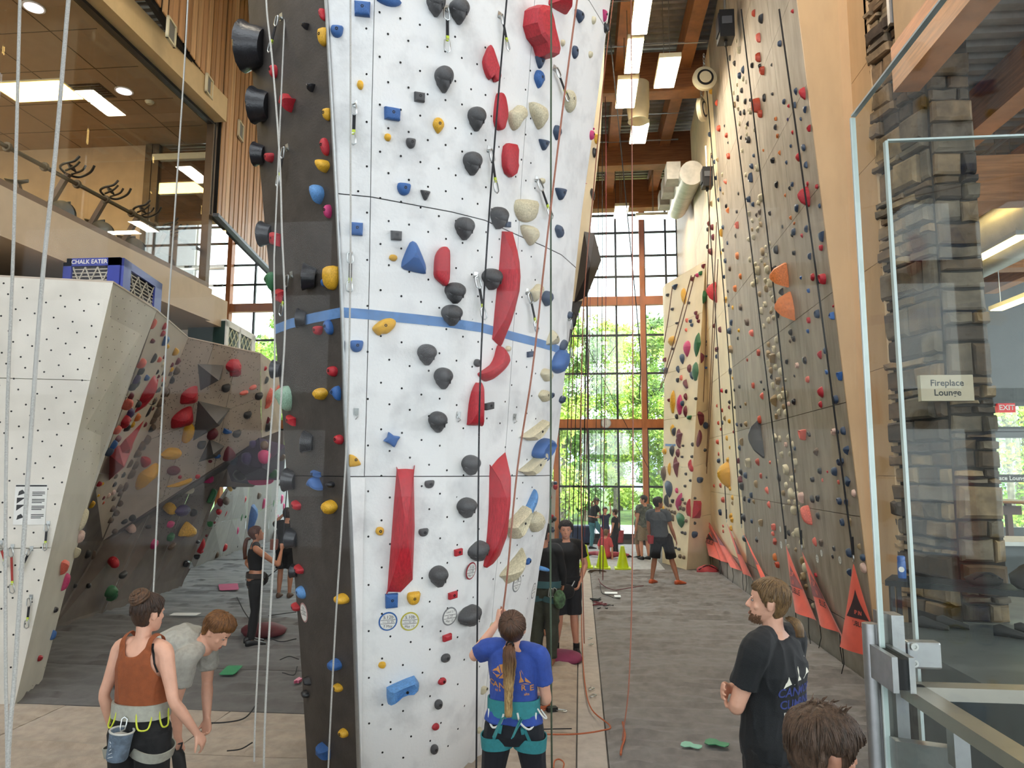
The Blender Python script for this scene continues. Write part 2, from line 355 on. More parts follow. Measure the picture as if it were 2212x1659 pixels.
def solve(pf, Y, Z):                      # x on a plumb section at depth Y, height Z that follows the edge curve
    py = 900
    for _ in range(6):
        x = x_for(pf(py), Y, Z); py = proj((x, Y, Z))[1]
    return x
TZ = [0, .35, .8, 1.2, 1.6, 2.0, 2.45, 2.9, 3.4, 3.9, 4.4, 4.9, 5.4, 5.9, 6.5, 7.2, 8.0, 8.8]
FR = [(.335, .27), (.48, .42), (.62, .62), (.76, 1.0), (.86, 1.28), (.94, 1.56), (1.0, 1.98)]
rows = []
for z in TZ:
    d = dA(z); A = Vector((solve(aP, d, z), d, z)); L0 = Vector((solve(lP, d+.58, z), d+.58, z)); S = Vector((solve(sP, d+.08, z), d+.08, z))
    Rr = Vector((solve(rP, d+1.98, z), d+1.98, z)); pA = proj(A)[0]; pR = proj(Rr)[0]
    r = [L0, L0.lerp(A, .34)+Vector((-.03, -.03, 0)), L0.lerp(A, .68)+Vector((-.03, -.02, 0)), A, S]
    for fr, dd in FR[:-1]: r.append(Vector((x_for(pA+(pR-pA)*fr, d+dd, z), d+dd, z)))
    r.append(Rr); r += [Rr+Vector((-.25, .7, 0)), L0+Vector((.35, 1.7, 0))]; rows.append(r)
NC = len(rows[0])
core = MB()
core.rings([[p*.0+Vector((p.x, p.y, p.z)) for p in r] for r in rows])
tv = core.v; TB = BVHTree.FromPolygons([Vector(v) for v in tv], [f for f in core.f[:-2]])
tower = thing('climbing_tower', 'leaning climbing tower with white front face and dark brown left face', 'climbing tower', (-1.3, 6, 0))
cen = [sum((Vector(p) for p in r), Vector())/NC for r in rows]
cb = MB(); cb.rings([[p+(Vector((c.x, c.y, p.z))-p)*.012 for p in r] for r, c in zip(rows, cen)]); cb.build('core', M['black'], tower)
def panel(i0, i1, j0, j1, m, name='panel', zgap=.004):
    b = MB(); g = []
    for i in range(i0, i1+1):
        ln = []
        for j in range(j0, j1+1):
            p = rows[i][j % NC].copy()
            if i == i0 and i0 > 0: p = p.lerp(rows[i+1][j % NC], zgap/ max(.01, (rows[i+1][j % NC]-p).length))
            if i == i1: p = p.lerp(rows[i-1][j % NC], zgap/(rows[i-1][j % NC]-p).length)
            if j == j0: p = p.lerp(rows[i][(j+1) % NC], .003/(rows[i][(j+1) % NC]-p).length)
            if j == j1: p = p.lerp(rows[i][j-1], .003/(rows[i][j-1]-p).length)
            ln.append(p)
        g.append(ln)
    n = j1-j0+1; b.add([p for ln in g for p in ln], [(a*n+c, a*n+c+1, (a+1)*n+c+1, (a+1)*n+c) for a in range(i1-i0) for c in range(n-1)])
    ctr = cen[(i0+i1)//2]; f0 = b.f[len(b.f)//2]; q = [Vector(b.v[i]) for i in f0[:3]]
    if (q[1]-q[0]).cross(q[2]-q[1]).dot(q[0]-ctr) < 0: b.f = [f[::-1] for f in b.f]
    o = b.build(name, m, tower, smooth=True, fix=False); s = o.modifiers.new('thick', 'SOLIDIFY'); s.thickness = .018; s.offset = -1; es = o.modifiers.new('crisp_edges', 'EDGE_SPLIT'); es.split_angle = math.radians(40)
    return o
TW = M['white_tower'] = mat('tower_white_texture', '#dfe0df', .8, scale=3.2, bump=.25, bscale=45, col2='#c2c3c3', lo=.27, hi=.52)
for (i0, i1) in ((0, 6), (6, 10), (10, 14), (14, 17)):
    panel(i0, i1, 3, 4, TW, 'narrow_panel'); panel(i0, i1, 4, 8, TW, 'panel'); panel(i0, i1, 8, 11, TW, 'panel')
for (i0, i1) in ((0, 6), (6, 17)): panel(i0, i1, 0, 3, M['dark_panel'], 'dark_panel')
panel(0, 17, 11, 13, M['dark_panel'], 'back_panel')
b = MB(); b.tube([r[3]+Vector((0, -.004, 0)) for r in rows], .014, 8); b.build('corner_trim', M['alum'], tower, smooth=True)
def thit(px, py, bvh=None):
    for k in range(40):                   # step inward when a point just misses the rounded edge
        d = ray(px, py); h = (bvh or TB).ray_cast(EYEP, d)
        if h[0] is not None: break
        px += 1.5 if px < 900 else -1.5; py += (829-py)*.004
    n = h[1]; n = n if n.dot(d) < 0 else -n; return h[0], n
# painted blue height line round both faces
TAPE = mat('blue_line_paint', '#5f86b8', .6, var=.12, scale=14)
lz = 3.6
def line_at(z, j, dz):
    zz = z+dz
    for i in range(len(TZ)-1):
        if TZ[i] <= zz <= TZ[i+1]: t = (zz-TZ[i])/(TZ[i+1]-TZ[i]); return rows[i][j].lerp(rows[i+1][j], t)
lb = MB()
for j in range(0, 11):
    q = [line_at(lz, j, -.035), line_at(lz, j+1, -.035), line_at(lz, j+1, .035), line_at(lz, j, .035)]
    nn = (q[1]-q[0]).cross(q[3]-q[0]).normalized(); nn = nn if nn.y < 0 or nn.x > .5 else -nn
    if j < 3: nn = Vector((-.62, -.78, 0))
    lb.prism([p+nn*.0015 for p in q], nn*.002)
lb.build('blue_line', TAPE, tower)

# ------------------------------------------------------------------ climbing holds
PAL = dict(blue='#2f5f9e', lblue='#5b8fc7', navy='#34465f', yellow='#d9a62a', red='#b3222f', dred='#8f1d2b', grey='#4a4a4c', cream='#c9c0a2', pink='#c43a72', coral='#e0705f',
           orange='#d2773a', rorange='#b9482f', green='#2f6a41', black='#26262a', white='#d9d5cc', tan='#9c8560', purple='#4a3c66', dgrey='#3b3a3a', brown='#6b5a4c', lgreen='#8fae97', maroon='#6d2832', chalky='#d9b8a8')
CN = dict(blue='blue', lblue='light blue', navy='slate blue', yellow='yellow', red='red', dred='dark red', grey='grey', cream='cream', pink='pink', coral='coral', orange='orange', rorange='rust orange',
          green='green', black='black', white='off white', tan='sandy', purple='purple', dgrey='charcoal', brown='brown', lgreen='pale green', maroon='maroon', chalky='chalky pink')
def hm(c): return mat('hold_%s' % CN[c].replace(' ', '_'), PAL[c], .48 if c not in ('black',) else .3, var=.14, scale=14, bump=.25, bscale=70, col2=None)
BOLT = mat('dark_bolt', '#2a2a2c', .4, metal=.7, var=0)
SH = dict(
 oval=[(math.cos(a), math.sin(a)) for a in np.linspace(0, 6.283, 14, endpoint=False)],
 rect=[(-1, .8), (-.85, 1), (.85, .95), (1, .8), (.95, -.8), (.8, -1), (-.8, -.95), (-.97, -.8)],
 dee=[(-.95, .7), (-.6, 1), (.9, .95), (1, .3), (.75, -.6), (.1, -1), (-.6, -.8), (-1, 0)],
 tear=[(-.75, .6), (-.3, 1), (.4, .95), (.95, .5), (.95, -.1), (.3, -.8), (-.05, -1), (-.4, -.75), (-.95, 0)],
 tri=[(-1, .7), (-.7, 1), (.9, .85), (1, .5), (.3, -.8), (0, -1), (-.35, -.8)],
 tri2=[(-.9, .6), (-.7, 1), (.2, .6), (1, -.5), (.8, -.9), (-.8, -1), (-1, -.3)],
 nub=[(-.6, .9), (.2, 1), (.9, .6), (1, -.2), (.5, -1), (-.4, -.9), (-1, -.2), (-.9, .4)],
 head=[(-1, .1), (-.9, .55), (-.5, .92), (0, 1), (.55, .92), (.95, .5), (1, 0), (.85, -.35), (.55, -.45), (.6, -.6), (.05, -.98), (-.25, -.98), (-.75, -.25)],
 shield=[(-1, .95), (-.2, 1), (.7, .7), (1, .1), (.85, -.4), (.25, -1), (-.05, -.98), (-.5, -.4), (-.9, .2)],
 pear=[(-.95, .3), (-.4, .6), (.2, 1), (.75, .9), (1, .3), (.6, -.1), (-.05, -.6), (-.3, -1), (-.7, -.8), (-1, -.2)],
 leaf=[(-.2, 1), (.3, .5), (.6, .1), (1, -.5), (.95, -.9), (.4, -1), (.2, -.75), (-.2, -.95), (-.7, -.6), (-1, 0), (-.7, .5)],
 blade=[(0, 1), (.5, .8), (.9, .3), (1, -.2), (.6, -.7), (.3, -1), (-.5, -1), (-1, -.6), (-.9, 0), (-.5, .8)],
 capsule=[(-.3, 1), (.75, 1), (1, .7), (.95, .2), (.9, -.1), (1, -.3), (.7, -.8), (.1, -1), (-.6, -.8), (-.95, -.4), (-1, .2), (-.8, .8)],
 para=[(-.2, .9), (.4, 1), (.95, .85), (1, .2), (.95, -.7), (.6, -1), (.2, -.95), (-.9, -.6), (-1, -.2), (-.85, .5)],
 kidney=[(-1, -.15), (-.6, .4), (-.1, .85), (.55, 1), (1, .7), (.95, .1), (.6, -.45), (.2, -.8), (-.2, -.8), (-.45, -1), (-.8, -.65)],
 diamond=[(-.35, 1), (.25, .5), (1, .35), (.65, -.15), (.25, -1), (-.3, -.5), (-1, -.15), (-.55, .3)],
 trap=[(-.3, .95), (.1, 1), (.4, .7), (1, -.4), (1, -.85), (.85, -1), (-.8, -.75), (-1, -.45), (-.85, 0)],
 fish=[(-1, .35), (-.6, .55), (.2, .85), (.75, 1), (1, .45), (.95, 0), (.7, -.3), (.2, -.2), (-.3, -.35), (-.6, -.7), (-.95, -1), (-1, -.4)],
 shelf=[(-1, .1), (-.6, .35), (.4, .75), (.95, 1), (1, .6), (.7, 0), (.35, -.55), (-.1, -1), (-.45, -.9), (-.7, -.3)],
 horn=[(.9, 1), (1, .5), (.8, -.1), (.2, -.6), (-.2, -1), (-1, -.7), (-.6, -.3), (-.1, .1), (.4, .6)],
 chunk=[(-.85, .75), (-.5, .95), (.1, 1), (.35, .6), (.55, .1), (1, -.7), (.9, -.95), (.1, -1), (-.15, -.6), (-.7, -.35), (-1, .1)],
 longb=[(-.15, 1), (.6, 1), (.85, .7), (1, .3), (.85, -.1), (.3, -.6), (-.2, -.96), (-.35, -1), (-.95, -.85), (-.7, -.3), (-.45, .2), (-.3, .6)],
 banana=[(.35, 1), (.75, .7), (1, .1), (.6, -.4), (0, -.8), (-.6, -1), (-1, -.6), (-.9, -.4), (-.2, -.1), (.15, .4)],
 slab1=[(-.3, .96), (-.2, 1), (1, .98), (1, .9), (.92, -.85), (-.95, -1), (-1, -.97), (-.65, 0)],
 slab2=[(-.5, .85), (-.45, .8), (.85, 1), (1, .6), (.95, .1), (.6, -.5), (.35, -.9), (-.85, -1), (-.85, -.8), (-.6, 0)],
 slab3=[(.2, 1), (.55, .95), (1, .9), (1, -.9), (.8, -1), (-.9, -.95), (-1, -.8), (-.8, 0), (-.4, .6)],
 box=[(-1, 1), (1, 1), (1, -1), (-1, -1)],
 fan=[(-1, .2), (-.75, .45), (.1, 1), (.6, .95), (1, .3), (.95, -.6), (.7, -1), (.2, -.5), (-.4, -.35), (-.95, -.1)],
 drop=[(-.6, .95), (-.1, 1), (.6, .6), (1, -.1), (.9, -.7), (.4, -1), (-.2, -.85), (-.6, -.3), (-1, .4)],
 slice=[(-.7, 1), (-.2, .9), (.5, .3), (1, -.5), (1, -.9), (.5, -1), (-.4, -.6), (-1, .1), (-1, .7)],
 rock=[(-.9, .5), (-.3, 1), (.6, .8), (1, .2), (.6, -.7), (-.1, -1), (-.8, -.5)],
)
WORD = dict(oval='oval', rect='rounded square', dee='rounded', tear='teardrop', tri='triangular', tri2='wedge shaped', nub='tiny knob', head='helmet shaped', shield='shield shaped', pear='pear shaped', leaf='split leaf', blade='blade shaped',
            capsule='long capsule', para='slanted capsule', kidney='kidney shaped', diamond='four pointed', trap='tall pyramid', fish='fish shaped', shelf='shelf shaped', horn='curved horn', chunk='bulky faceted', longb='very long blade', banana='curved banana',
            slab1='long tapering slab', slab2='long bowed slab', slab3='upright slab', box='square', fan='fan shaped', drop='drop shaped', slice='slice shaped', rock='rocky')
HM = {}
def hold_mesh(shape, colour, prof='dome', ap=(0, .1), key=None, ang=False):
    k = (shape, colour, prof, ap)
    if k in HM: return HM[k]
    pts = [(x*.5, y*.5) for x, y in SH[shape]]
    if not ang:                            # round the outline
        P3 = [Vector((x, y, 0)) for x, y in pts]; n = len(P3); q = []
        for i in range(n):
            a, b_, c, d = P3[i-1], P3[i], P3[(i+1) % n], P3[(i+2) % n]; st = 1 if shape == 'oval' or n > 11 else 2
            for j in range(st):
                t = j/st; q.append(.5*((2*b_)+(c-a)*t+(2*a-5*b_+4*c-d)*t*t+(3*b_-a-3*c+d)*t**3))
        pts = [(v.x, v.y) for v in q]
    R = dict(dome=[(1, -.15), (1, .2), (.93, .5), (.75, .8), (.45, .97)], ridge=[(1, -.1), (1, .12), (.62, .72), (.2, .97)], flat=[(1, -.1), (1, .55), (.93, .9), (.7, 1)], pyr=[(1, -.1), (1, .02), (.5, .5)],
             jug=[(1, -.12), (1, .35), (.9, .8), (.72, 1.0), (.45, .72)])[prof]
    rng = random.Random(sum(map(ord, shape+prof))); b = MB(); rings = []
    for i, (s, z) in enumerate(R):
        t = 1-s; rings.append([Vector((x*s+ap[0]*t*.8, y*s+ap[1]*t*.8, z+(0 if i < 2 else rng.uniform(-.05, .05)*(1 if shape in ('rock', 'chunk', 'drop', 'tear', 'tri') and prof != 'flat' else .25)))) for x, y in pts])
    b.rings(rings, cap=False); nr = len(rings); n = len(pts); k0 = len(b.v)
    b.v.append((ap[0]*.8, ap[1]*.8, R[-1][1]+(.03 if prof != 'jug' else -.06))); b.f += [((nr-1)*n+j, (nr-1)*n+(j+1) % n, k0) for j in range(n)]
    if shape == 'head':                    # smooth round dome above a stepped, pointed chin
        b = MB(); cy = .12
        b.rings([[Vector((.5*math.cos(t)*r_, cy+.38*math.sin(t)*r_, z)) for t in np.linspace(0, 6.283, 22, endpoint=False)] for r_, z in ((1, -.15), (1, .25), (.95, .5), (.82, .75), (.6, .93), (.3, 1.0))], cap=False)
        b.v.append((0, cy, 1.03)); n_ = len(b.v)-1; b.f += [(n_-22+q, n_-22+(q+1) % 22, n_) for q in range(22)]
        ch = [(-.44, .02), (-.36, -.22), (-.05, -.5), (.10, -.5), (.30, -.26), (.28, -.19), (.47, -.02)]
        b.rings([[Vector((x*k_, y*k_+.02*(1-k_), z)) for x, y in ch] for k_, z in ((1, -.15), (1, .30), (.80, .72), (.45, .86))])
        b.bar((-.45, -.02, .50), (-.08, -.20, .80), .035, .10); b.bar((-.06, .10, .96), (.20, .12, .98), .03, .08); b.bar((.20, .12, .97), (.22, -.22, .80), .03, .08)
    me = b.mesh('hold'); me.materials.append(hm(colour))
    me.polygons.foreach_set('use_smooth', [True]*len(me.polygons)); me.set_sharp_from_angle(angle=math.radians(28 if prof in ('ridge', 'pyr') or ang else 50))
    HM[k] = me; return me
HOLDS = []
bolt_me = MB().lathe([(0, 0), (.011, 0), (.011, .006), (.005, .006), (.004, .001), (0, .001)], n=8).mesh('bolt'); bolt_me.materials.append(BOLT)
def frame_at(p, n, roll=0):
    n = n.normalized(); up = Vector((0, 0, 1)); u = (up-n*up.dot(n)).normalized(); r = u.cross(n)
    if roll: c, s = math.cos(roll), math.sin(roll); r, u = r*c+u*s, u*c-r*s
    m = Matrix((r, u, n)).transposed().to_4x4(); m.translation = p; return m
def put_hold(wall, p, n, w, h, t, shape, colour, prof='dome', ap=(0, .12), roll=0, bolt=False, ang=False, size=None, note=None, word=None):
    o = bpy.data.objects.new('climbing_hold', hold_mesh(shape, colour, prof, ap, ang=ang)); COL.objects.link(o)
    o.matrix_world = frame_at(p, n, roll) @ Matrix.Diagonal((w, h, t, 1))
    o['category'] = 'hold'; o['group'] = 'climbing holds on the %s' % wall
    if bolt:
        c = bpy.data.objects.new('bolt', bolt_me); COL.objects.link(c); c.parent = o
        c.matrix_local = Matrix.Translation((ap[0]*.8, ap[1]*.8, .9)) @ Matrix.Diagonal((1/w, 1/h, 1/t, 1))
    HOLDS.append(dict(o=o, wall=wall, c=colour, s=shape, p=p.copy(), a=w*h, note=note, size=size, word=word)); return o
def frame_up(x, y, p, n):                 # the direction on the wall that runs straight up in view
    a = at_plane(x, y+4, p, n); b_ = at_plane(x, y-4, p, n); return (b_-a).normalized()
def tower_hold(x, y, w, h, shape, colour, t=None, prof='dome', ap=(0, .12), roll=0, wall='white tower face', bolt=True, ang=False, note=None, word=None):
    p, n = thit(x, y)
    f = frame_at(p, n); r = f.col[0].xyz; u = f.col[1].xyz; z = (p-EYEP).dot(CF)
    q = proj(p+r*.01); k = math.hypot(q[0]-x, q[1]-y)*100; q2 = proj(p+u*.01); k2 = math.hypot(q2[0]-x, q2[1]-y)*100
    W_, H_ = w/k, h/k2
    vi = frame_up(x, y, p, n); roll += math.atan2(-vi.dot(r), vi.dot(u))
    return put_hold(wall, p, n, W_, H_, t or .33*min(W_, H_)+.015, shape, colour, prof, ap, roll, bolt, ang, note=note, word=word)
WF = '''783 22 34 30 rect blue|728 69 27 26 dee blue|846 247 33 26 rect blue|872 409 28 27 dee blue|771 495 25 28 rect blue|893 557 52 68 trap blue|770 748 28 26 dee blue|845 949 34 33 diamond blue|845 1296 26 30 rect blue|838 2 62 22 rock blue
778 184 14 20 nub yellow|946 272 25 34 tear yellow|837 297 14 16 nub yellow|849 557 17 14 nub yellow|829 706 50 38 kidney yellow|765 994 26 27 tri2 yellow|820 1147 18 18 nub yellow|893 1292 28 28 dee yellow|825 1436 16 14 nub yellow
940 12 40 50 head grey|989 27 40 52 head grey|957 173 39 56 head grey|1026 258 35 51 head grey|1017 354 36 50 head grey|1000 494 37 49 head grey|1072 471 29 47 head grey|1057 603 33 46 head grey|980 633 38 46 head grey|973 681 38 46 head grey|920 766 38 46 head grey|955 817 37 47 head grey|943 911 36 46 head grey|1013 1004 34 44 head grey|1004 1096 36 44 head grey|1028 1190 30 44 head grey|944 1244 37 46 head grey|1010 1330 35 45 head grey
905 211 22 20 rect grey|887 310 20 22 dee grey|918 422 20 22 tri grey|855 509 22 20 rect grey|927 1046 20 17 dee grey|914 1150 20 17 dee grey|1030 784 14 17 nub grey|1054 877 16 15 rect grey|961 1421 19 19 rock grey|946 1521 17 22 rock grey|937 1618 16 22 rock grey
988 1192 15 14 rect red|976 1285 17 14 rect red|964 1376 17 13 rect red|954 1471 16 15 oval red|940 1569 15 15 oval red
1114 255 40 54 pear cream|1160 251 38 52 shield cream|1228 219 24 47 oval cream|1134 456 51 48 dee cream|1142 508 37 42 shield cream|1214 93 8 14 oval cream|1280 44 8 16 oval cream|1273 118 8 14 oval cream|1170 391 10 12 nub cream
1156 633 26 38 pear cream|1105 668 9 14 nub cream|1192 730 26 33 trap cream|1096 753 10 12 nub cream|1178 810 22 30 drop cream|1174 855 23 28 drop cream|1153 1127 30 49 drop cream|1063 1353 12 20 drop cream|1044 1487 13 18 tri2 cream|1033 1577 8 14 nub cream
1249 36 21 25 shield navy|1240 113 13 27 oval navy|1164 136 20 24 tri navy|1162 172 22 37 tear blue|1201 287 16 31 tear navy|1173 313 22 23 tri navy|1209 419 22 26 tri navy|1205 500 16 28 drop navy|1094 485 11 12 rect navy|1179 645 21 33 tear navy|1214 746 14 23 oval navy|1143 765 11 12 rect navy|1190 855 8 10 nub navy|1139 1212 9 14 oval blue|1229 680 8 15 oval navy|1212 863 10 18 drop navy
1304 34 9 24 tri pink|1290 265 12 28 drop pink|1276 292 8 20 oval pink|1283 375 6 14 oval pink|1308 60 10 18 box black'''
for ln in WF.replace('\n', '|').split('|'):
    x, y, w, h, s, c = ln.split(); pf = 'dome'
    if s in ('rect', 'diamond') : pf = 'flat'
    if s in ('trap',): pf = 'ridge'
    tower_hold(float(x), float(y), float(w), float(h), s, c, prof=pf, ap=(.12, 0) if s == 'head' else (0, .12), t=.10 if s == 'head' else None)
for a in ((1059, 138, 38, 74, 'leaf', 'red', .05, 'flat'), (1076, 241, 26, 76, 'blade', 'red', .06, 'flat'), (1097, 347, 31, 70, 'capsule', 'red', .06, 'flat'), (1155, 72, 63, 99, 'chunk', 'red', .17, 'flat', 1), (1203, 3, 45, 42, 'trap', 'red', .14, 'ridge'),
          (952, 575, 31, 84, 'para', 'red', .06, 'flat'), (1088, 625, 56, 244, 'longb', 'red', .12, 'ridge'), (1063, 784, 58, 74, 'banana', 'red', .10, 'dome'), (1024, 873, 30, 93, 'slab3', 'red', .08, 'dome'),
          (865, 1144, 56, 262, 'slab1', 'red', .10, 'ridge'), (1069, 1100, 46, 240, 'slab2', 'red', .12, 'ridge'), (869, 1487, 68, 48, 'fish', 'lblue', .10, 'jug'), (1149, 932, 46, 30, 'shelf', 'cream', .10, 'jug'), (1145, 1004, 46, 36, 'shelf', 'cream', .10, 'jug'),
          (1109, 1130, 42, 60, 'shelf', 'cream', .12, 'jug'), (1103, 1227, 48, 60, 'shelf', 'cream', .12, 'ridge'), (1203, 782, 27, 49, 'tear', 'blue', .10, 'dome'), (1167, 972, 38, 48, 'tear', 'blue', .10, 'jug'), (1139, 1090, 30, 54, 'horn', 'lblue', .07, 'dome'), (1170, 1233, 16, 52, 'fan', 'lblue', .10, 'dome')):
    tower_hold(*a[:6], t=a[6], prof=a[7], ap=(.1, .05), ang=len(a) > 8)
DF = '''595 155 11 28 oval red|627 223 27 40 diamond red|586 341 14 20 dee red|598 517 17 27 rect red|610 640 14 28 rect red|690 714 14 20 dee red|721 802 16 22 nub red|633 908 12 18 rect red|735 949 14 20 nub red|644 1092 12 18 dee red|650 1230 12 16 dee red|643 1311 10 14 dee red|701 33 9 26 drop red|705 318 14 38 drop red|712 457 10 30 oval pink
701 81 17 38 dee yellow|710 248 11 26 dee yellow|703 359 20 27 shield yellow|720 601 24 52 dee yellow|698 851 20 26 tear yellow|717 1095 24 30 tear yellow|744 1292 22 21 oval yellow|733 1484 16 15 nub yellow|745 1582 16 16 nub yellow
691 420 20 40 shield lblue|713 707 15 32 drop blue|728 849 17 31 fan blue|706 611 9 20 oval blue|686 1023 14 11 rect blue|686 1042 22 26 trap blue|654 1279 13 26 oval lblue|729 1434 20 24 oval blue|705 1621 20 22 rect blue|618 858 24 52 fan lgreen|586 607 16 40 fan green|664 58 8 14 tri black|675 190 12 18 tri black|717 1046 12 12 nub black|668 1470 10 14 drop black|664 1498 9 14 nub black'''
for ln in DF.replace('\n', '|').split('|'):
    x, y, w, h, s, c = ln.split(); tower_hold(float(x), float(y), float(w), float(h), s, c, wall='dark tower face', t=.05 if float(w) < 20 else .08)
# flared black horns on the dark face: a hollow cone with an open rim pointing left
def horn(x, y, w, h):
    p, n = thit(x, y); s = h/ (FPX/(p-EYEP).length); f = frame_at(p, n); r = f.col[0].xyz; u = f.col[1].xyz
    ax = (-r*.75+n*.65+u*.25).normalized(); e1 = ax.orthogonal().normalized(); e2 = ax.cross(e1); b = MB(); rings = []
    for k, (q, rad) in enumerate(((-.1, .30), (.1, .36), (.3, .38), (.45, .44), (.5, .46), (.49, .40), (.3, .26), (.1, .16))):
        rings.append([p-u*.12*s+ax*q*s*.8+(e1*math.cos(a)+e2*math.sin(a))*rad*s*(1 if k > 3 else 1+.35*max(0, -math.sin(a)*e2.dot(u)-math.cos(a)*e1.dot(u))) for a in np.linspace(0, 6.283, 16, endpoint=False)])
    b.rings(rings); o = b.build('climbing_hold', hm('black'), smooth=True, origin=p)
    tag(o, None, 'hold', 'climbing holds on the dark tower face'); HOLDS.append(dict(o=o, wall='dark tower face', c='black', s='horn', p=p, a=s*s*.3, note=None, size=None, word='hollow horn'))
for q in ((563, 84, 40, 90), (574, 215, 48, 68), (568, 325, 24, 46), (582, 497, 32, 50), (678, 590, 42, 56), (658, 681, 36, 40), (604, 792, 20, 38), (672, 948, 46, 46), (634, 1030, 38, 48), (638, 1157, 34, 42), (640, 1230, 20, 28)): horn(*q)
# bolt holes over both faces
hb = MB(); rnd = random.Random(5)
def hole(px, py, rr=.0085):
    p, n = thit(px, py)
    f = frame_at(p, n); r = f.col[0].xyz; u = f.col[1].xyz
    hb.prism([p+n*.0005+(r*math.cos(a)+u*math.sin(a))*rr for a in np.linspace(0, 6.283, 7)[:-1]], n*.0012)
for i in range(34):
    for k in range(12):
        y = 12+i*50+k*13+rnd.uniform(-3, 3); x0 = 772-(i % 2)*5 + y*.004; x = x0+k*49*(1-.028*k)+((i % 2)*24)*(1-.04*k)
        if y < 1650 and x > sP(y)-30 and x > aP(y)+8 and x < rP(y)-14: hole(x, y)
o = hb.build('bolt_holes', mat('bolt_hole_black', '#0b0b0b', .8, var=0), tower); o['kind'] = 'stuff'
# route tags
TAGM = mat('tag_card_white', '#dcdcd8', .6, var=.05); INK = mat('marker_ink', '#151518', .6, var=0)
def route_tag(x, y, w, h, rim, rname, lines, note, group='route tags on the tower', bvh=None):
    p, n = thit(x, y, bvh); f = frame_at(p, n); r = f.col[0].xyz; u = f.col[1].xyz; k = FPX/(p-EYEP).dot(CF); rad = h/k/2
    def disc(r0, z0, z1): return [p+n*z0+(r*math.cos(a)+u*math.sin(a))*r0 for a in np.linspace(0, 6.283, 29)[:-1]]
    t = thing('route_tag', note, 'route tag', p, group)
    b = MB(); b.rings([disc(rad, .0, 0), disc(rad, .004, 0)]); b.build('rim', mat('tag_rim_'+rname, rim, .5, var=.03), t)
    b = MB(); b.rings([disc(rad*.85, .003, 0), disc(rad*.85, .0055, 0)]); b.build('card', TAGM, t)
    for q in (.16, -.22):
        MB().prism([p+n*.0056+r*a*rad*.8+u*(q+c)*rad for a, c in ((-1, -.02), (1, -.02), (1, .02), (-1, .02))], n*.0008).build('rule', INK, t)
    for s, yy, sz in lines: text_obj('writing', s, rad*sz, INK, p+n*.0066+u*rad*yy, r, u, t)
route_tag(838, 1342, 41, 41, '#2f5f9e', 'blue', (('5.12b', .45, .5), ('~~ to 25', -.03, .34), ('7 May', -.52, .4)), 'blue rimmed round route tag low on the white face')
route_tag(885, 1342, 41, 41, '#b9b04a', 'yellow', (('5.10b', .45, .5), ('~~ to 25', -.03, .34), ('May 12', -.52, .36)), 'yellow rimmed round route tag beside the blue rimmed one')
route_tag(971, 1331, 36, 40, '#77797b', 'grey', (('Lead 5.7', .5, .34), ('to 27', -.03, .36), ('May 12', -.5, .36)), 'grey rimmed route tag left of the lowest helmet hold')
route_tag(1017, 1233, 28, 38, '#8f1d2b', 'red', (('5.12c', .45, .46), ('~~ 28', -.03, .36), ('May 12', -.5, .36)), 'red rimmed round route tag below the long bowed slab')
route_tag(1116, 1260, 19, 38, '#77797b', 'grey', (('5.8', .4, .5), ('~~', -.03, .4), ('May 7', -.5, .36)), 'grey rimmed route tag below the rising cream shelf hold')
route_tag(1152, 1276, 10, 34, '#77797b', 'grey', (('5.9', .4, .5), ('~~', -.03, .4)), 'grey rimmed route tag at the right edge of the tower')
route_tag(657, 1323, 14, 42, '#b08a86', 'rose', (('5.9', .4, .5), ('~~ to 25', -.03, .34)), 'faded rose rimmed route tag on the dark face')
# quickdraws: hanger, top carabiner, sling, rubber keeper, bottom carabiner
HANG = M['steel']; SLING = mat('black_sling', '#1d1d20', .9, var=.1); KEEP = mat('lime_keeper', '#b6c93a', .6, var=.05); SLINGR = mat('red_sling', '#9a3a34', .9, var=.1)
def carabiner(b, c, d, side, n, L, wd=.5, r=.0060):
    pts = [c, c+side*L*wd*.5+d*L*.12, c+side*L*wd*.55+d*L*.5, c+side*L*wd*.5+d*L*.85, c+d*L, c-side*L*wd*.4+d*L*.85, c-side*L*wd*.3+d*L*.3, c-side*L*wd*.15+d*L*.03, c]
    b.tube([p+n*.002 for p in pts], r, 6, cap=False)
QD = []
def quickdraw(x0, y0, x1, y1, note, sling=SLING, bvh=None, group='quickdraws on the tower'):
    p, n = thit(x0, y0, bvh); q, n2 = thit(x1, y1, bvh); p = p+n*.03; q = q+n2*.05; d = q-p; L = d.length; d.normalize(); side = d.cross(n).normalized()
    t = thing('quickdraw', note, 'quickdraw', p, group)
    b = MB(); b.box(p-n*.028+Vector((0, 0, .012)), (.035, .006, .05), frame_at(p, n).to_3x3() @ Matrix.Rotation(R90, 3, 'X')); b.tube([p-n*.03, p-n*.012], .012, 6); b.build('hanger', HANG, t)
    cl = min(.105, L*.3)
    b = MB(); carabiner(b, p-d*.01, d, side, n, cl); b.build('top_carabiner', HANG, t, smooth=True)
    b = MB(); b.bar(p+d*cl*.85, q-d*cl*.95, .022, .005, up=n); b.build('sling', sling, t)
    b = MB(); b.bar(q-d*cl*1.25, q-d*cl*.85, .022, .012, up=n); b.build('keeper', KEEP, t)
    b = MB(); carabiner(b, q-d*cl, d, side, n, cl, .5); b.build('bottom_carabiner', HANG, t, smooth=True); return t
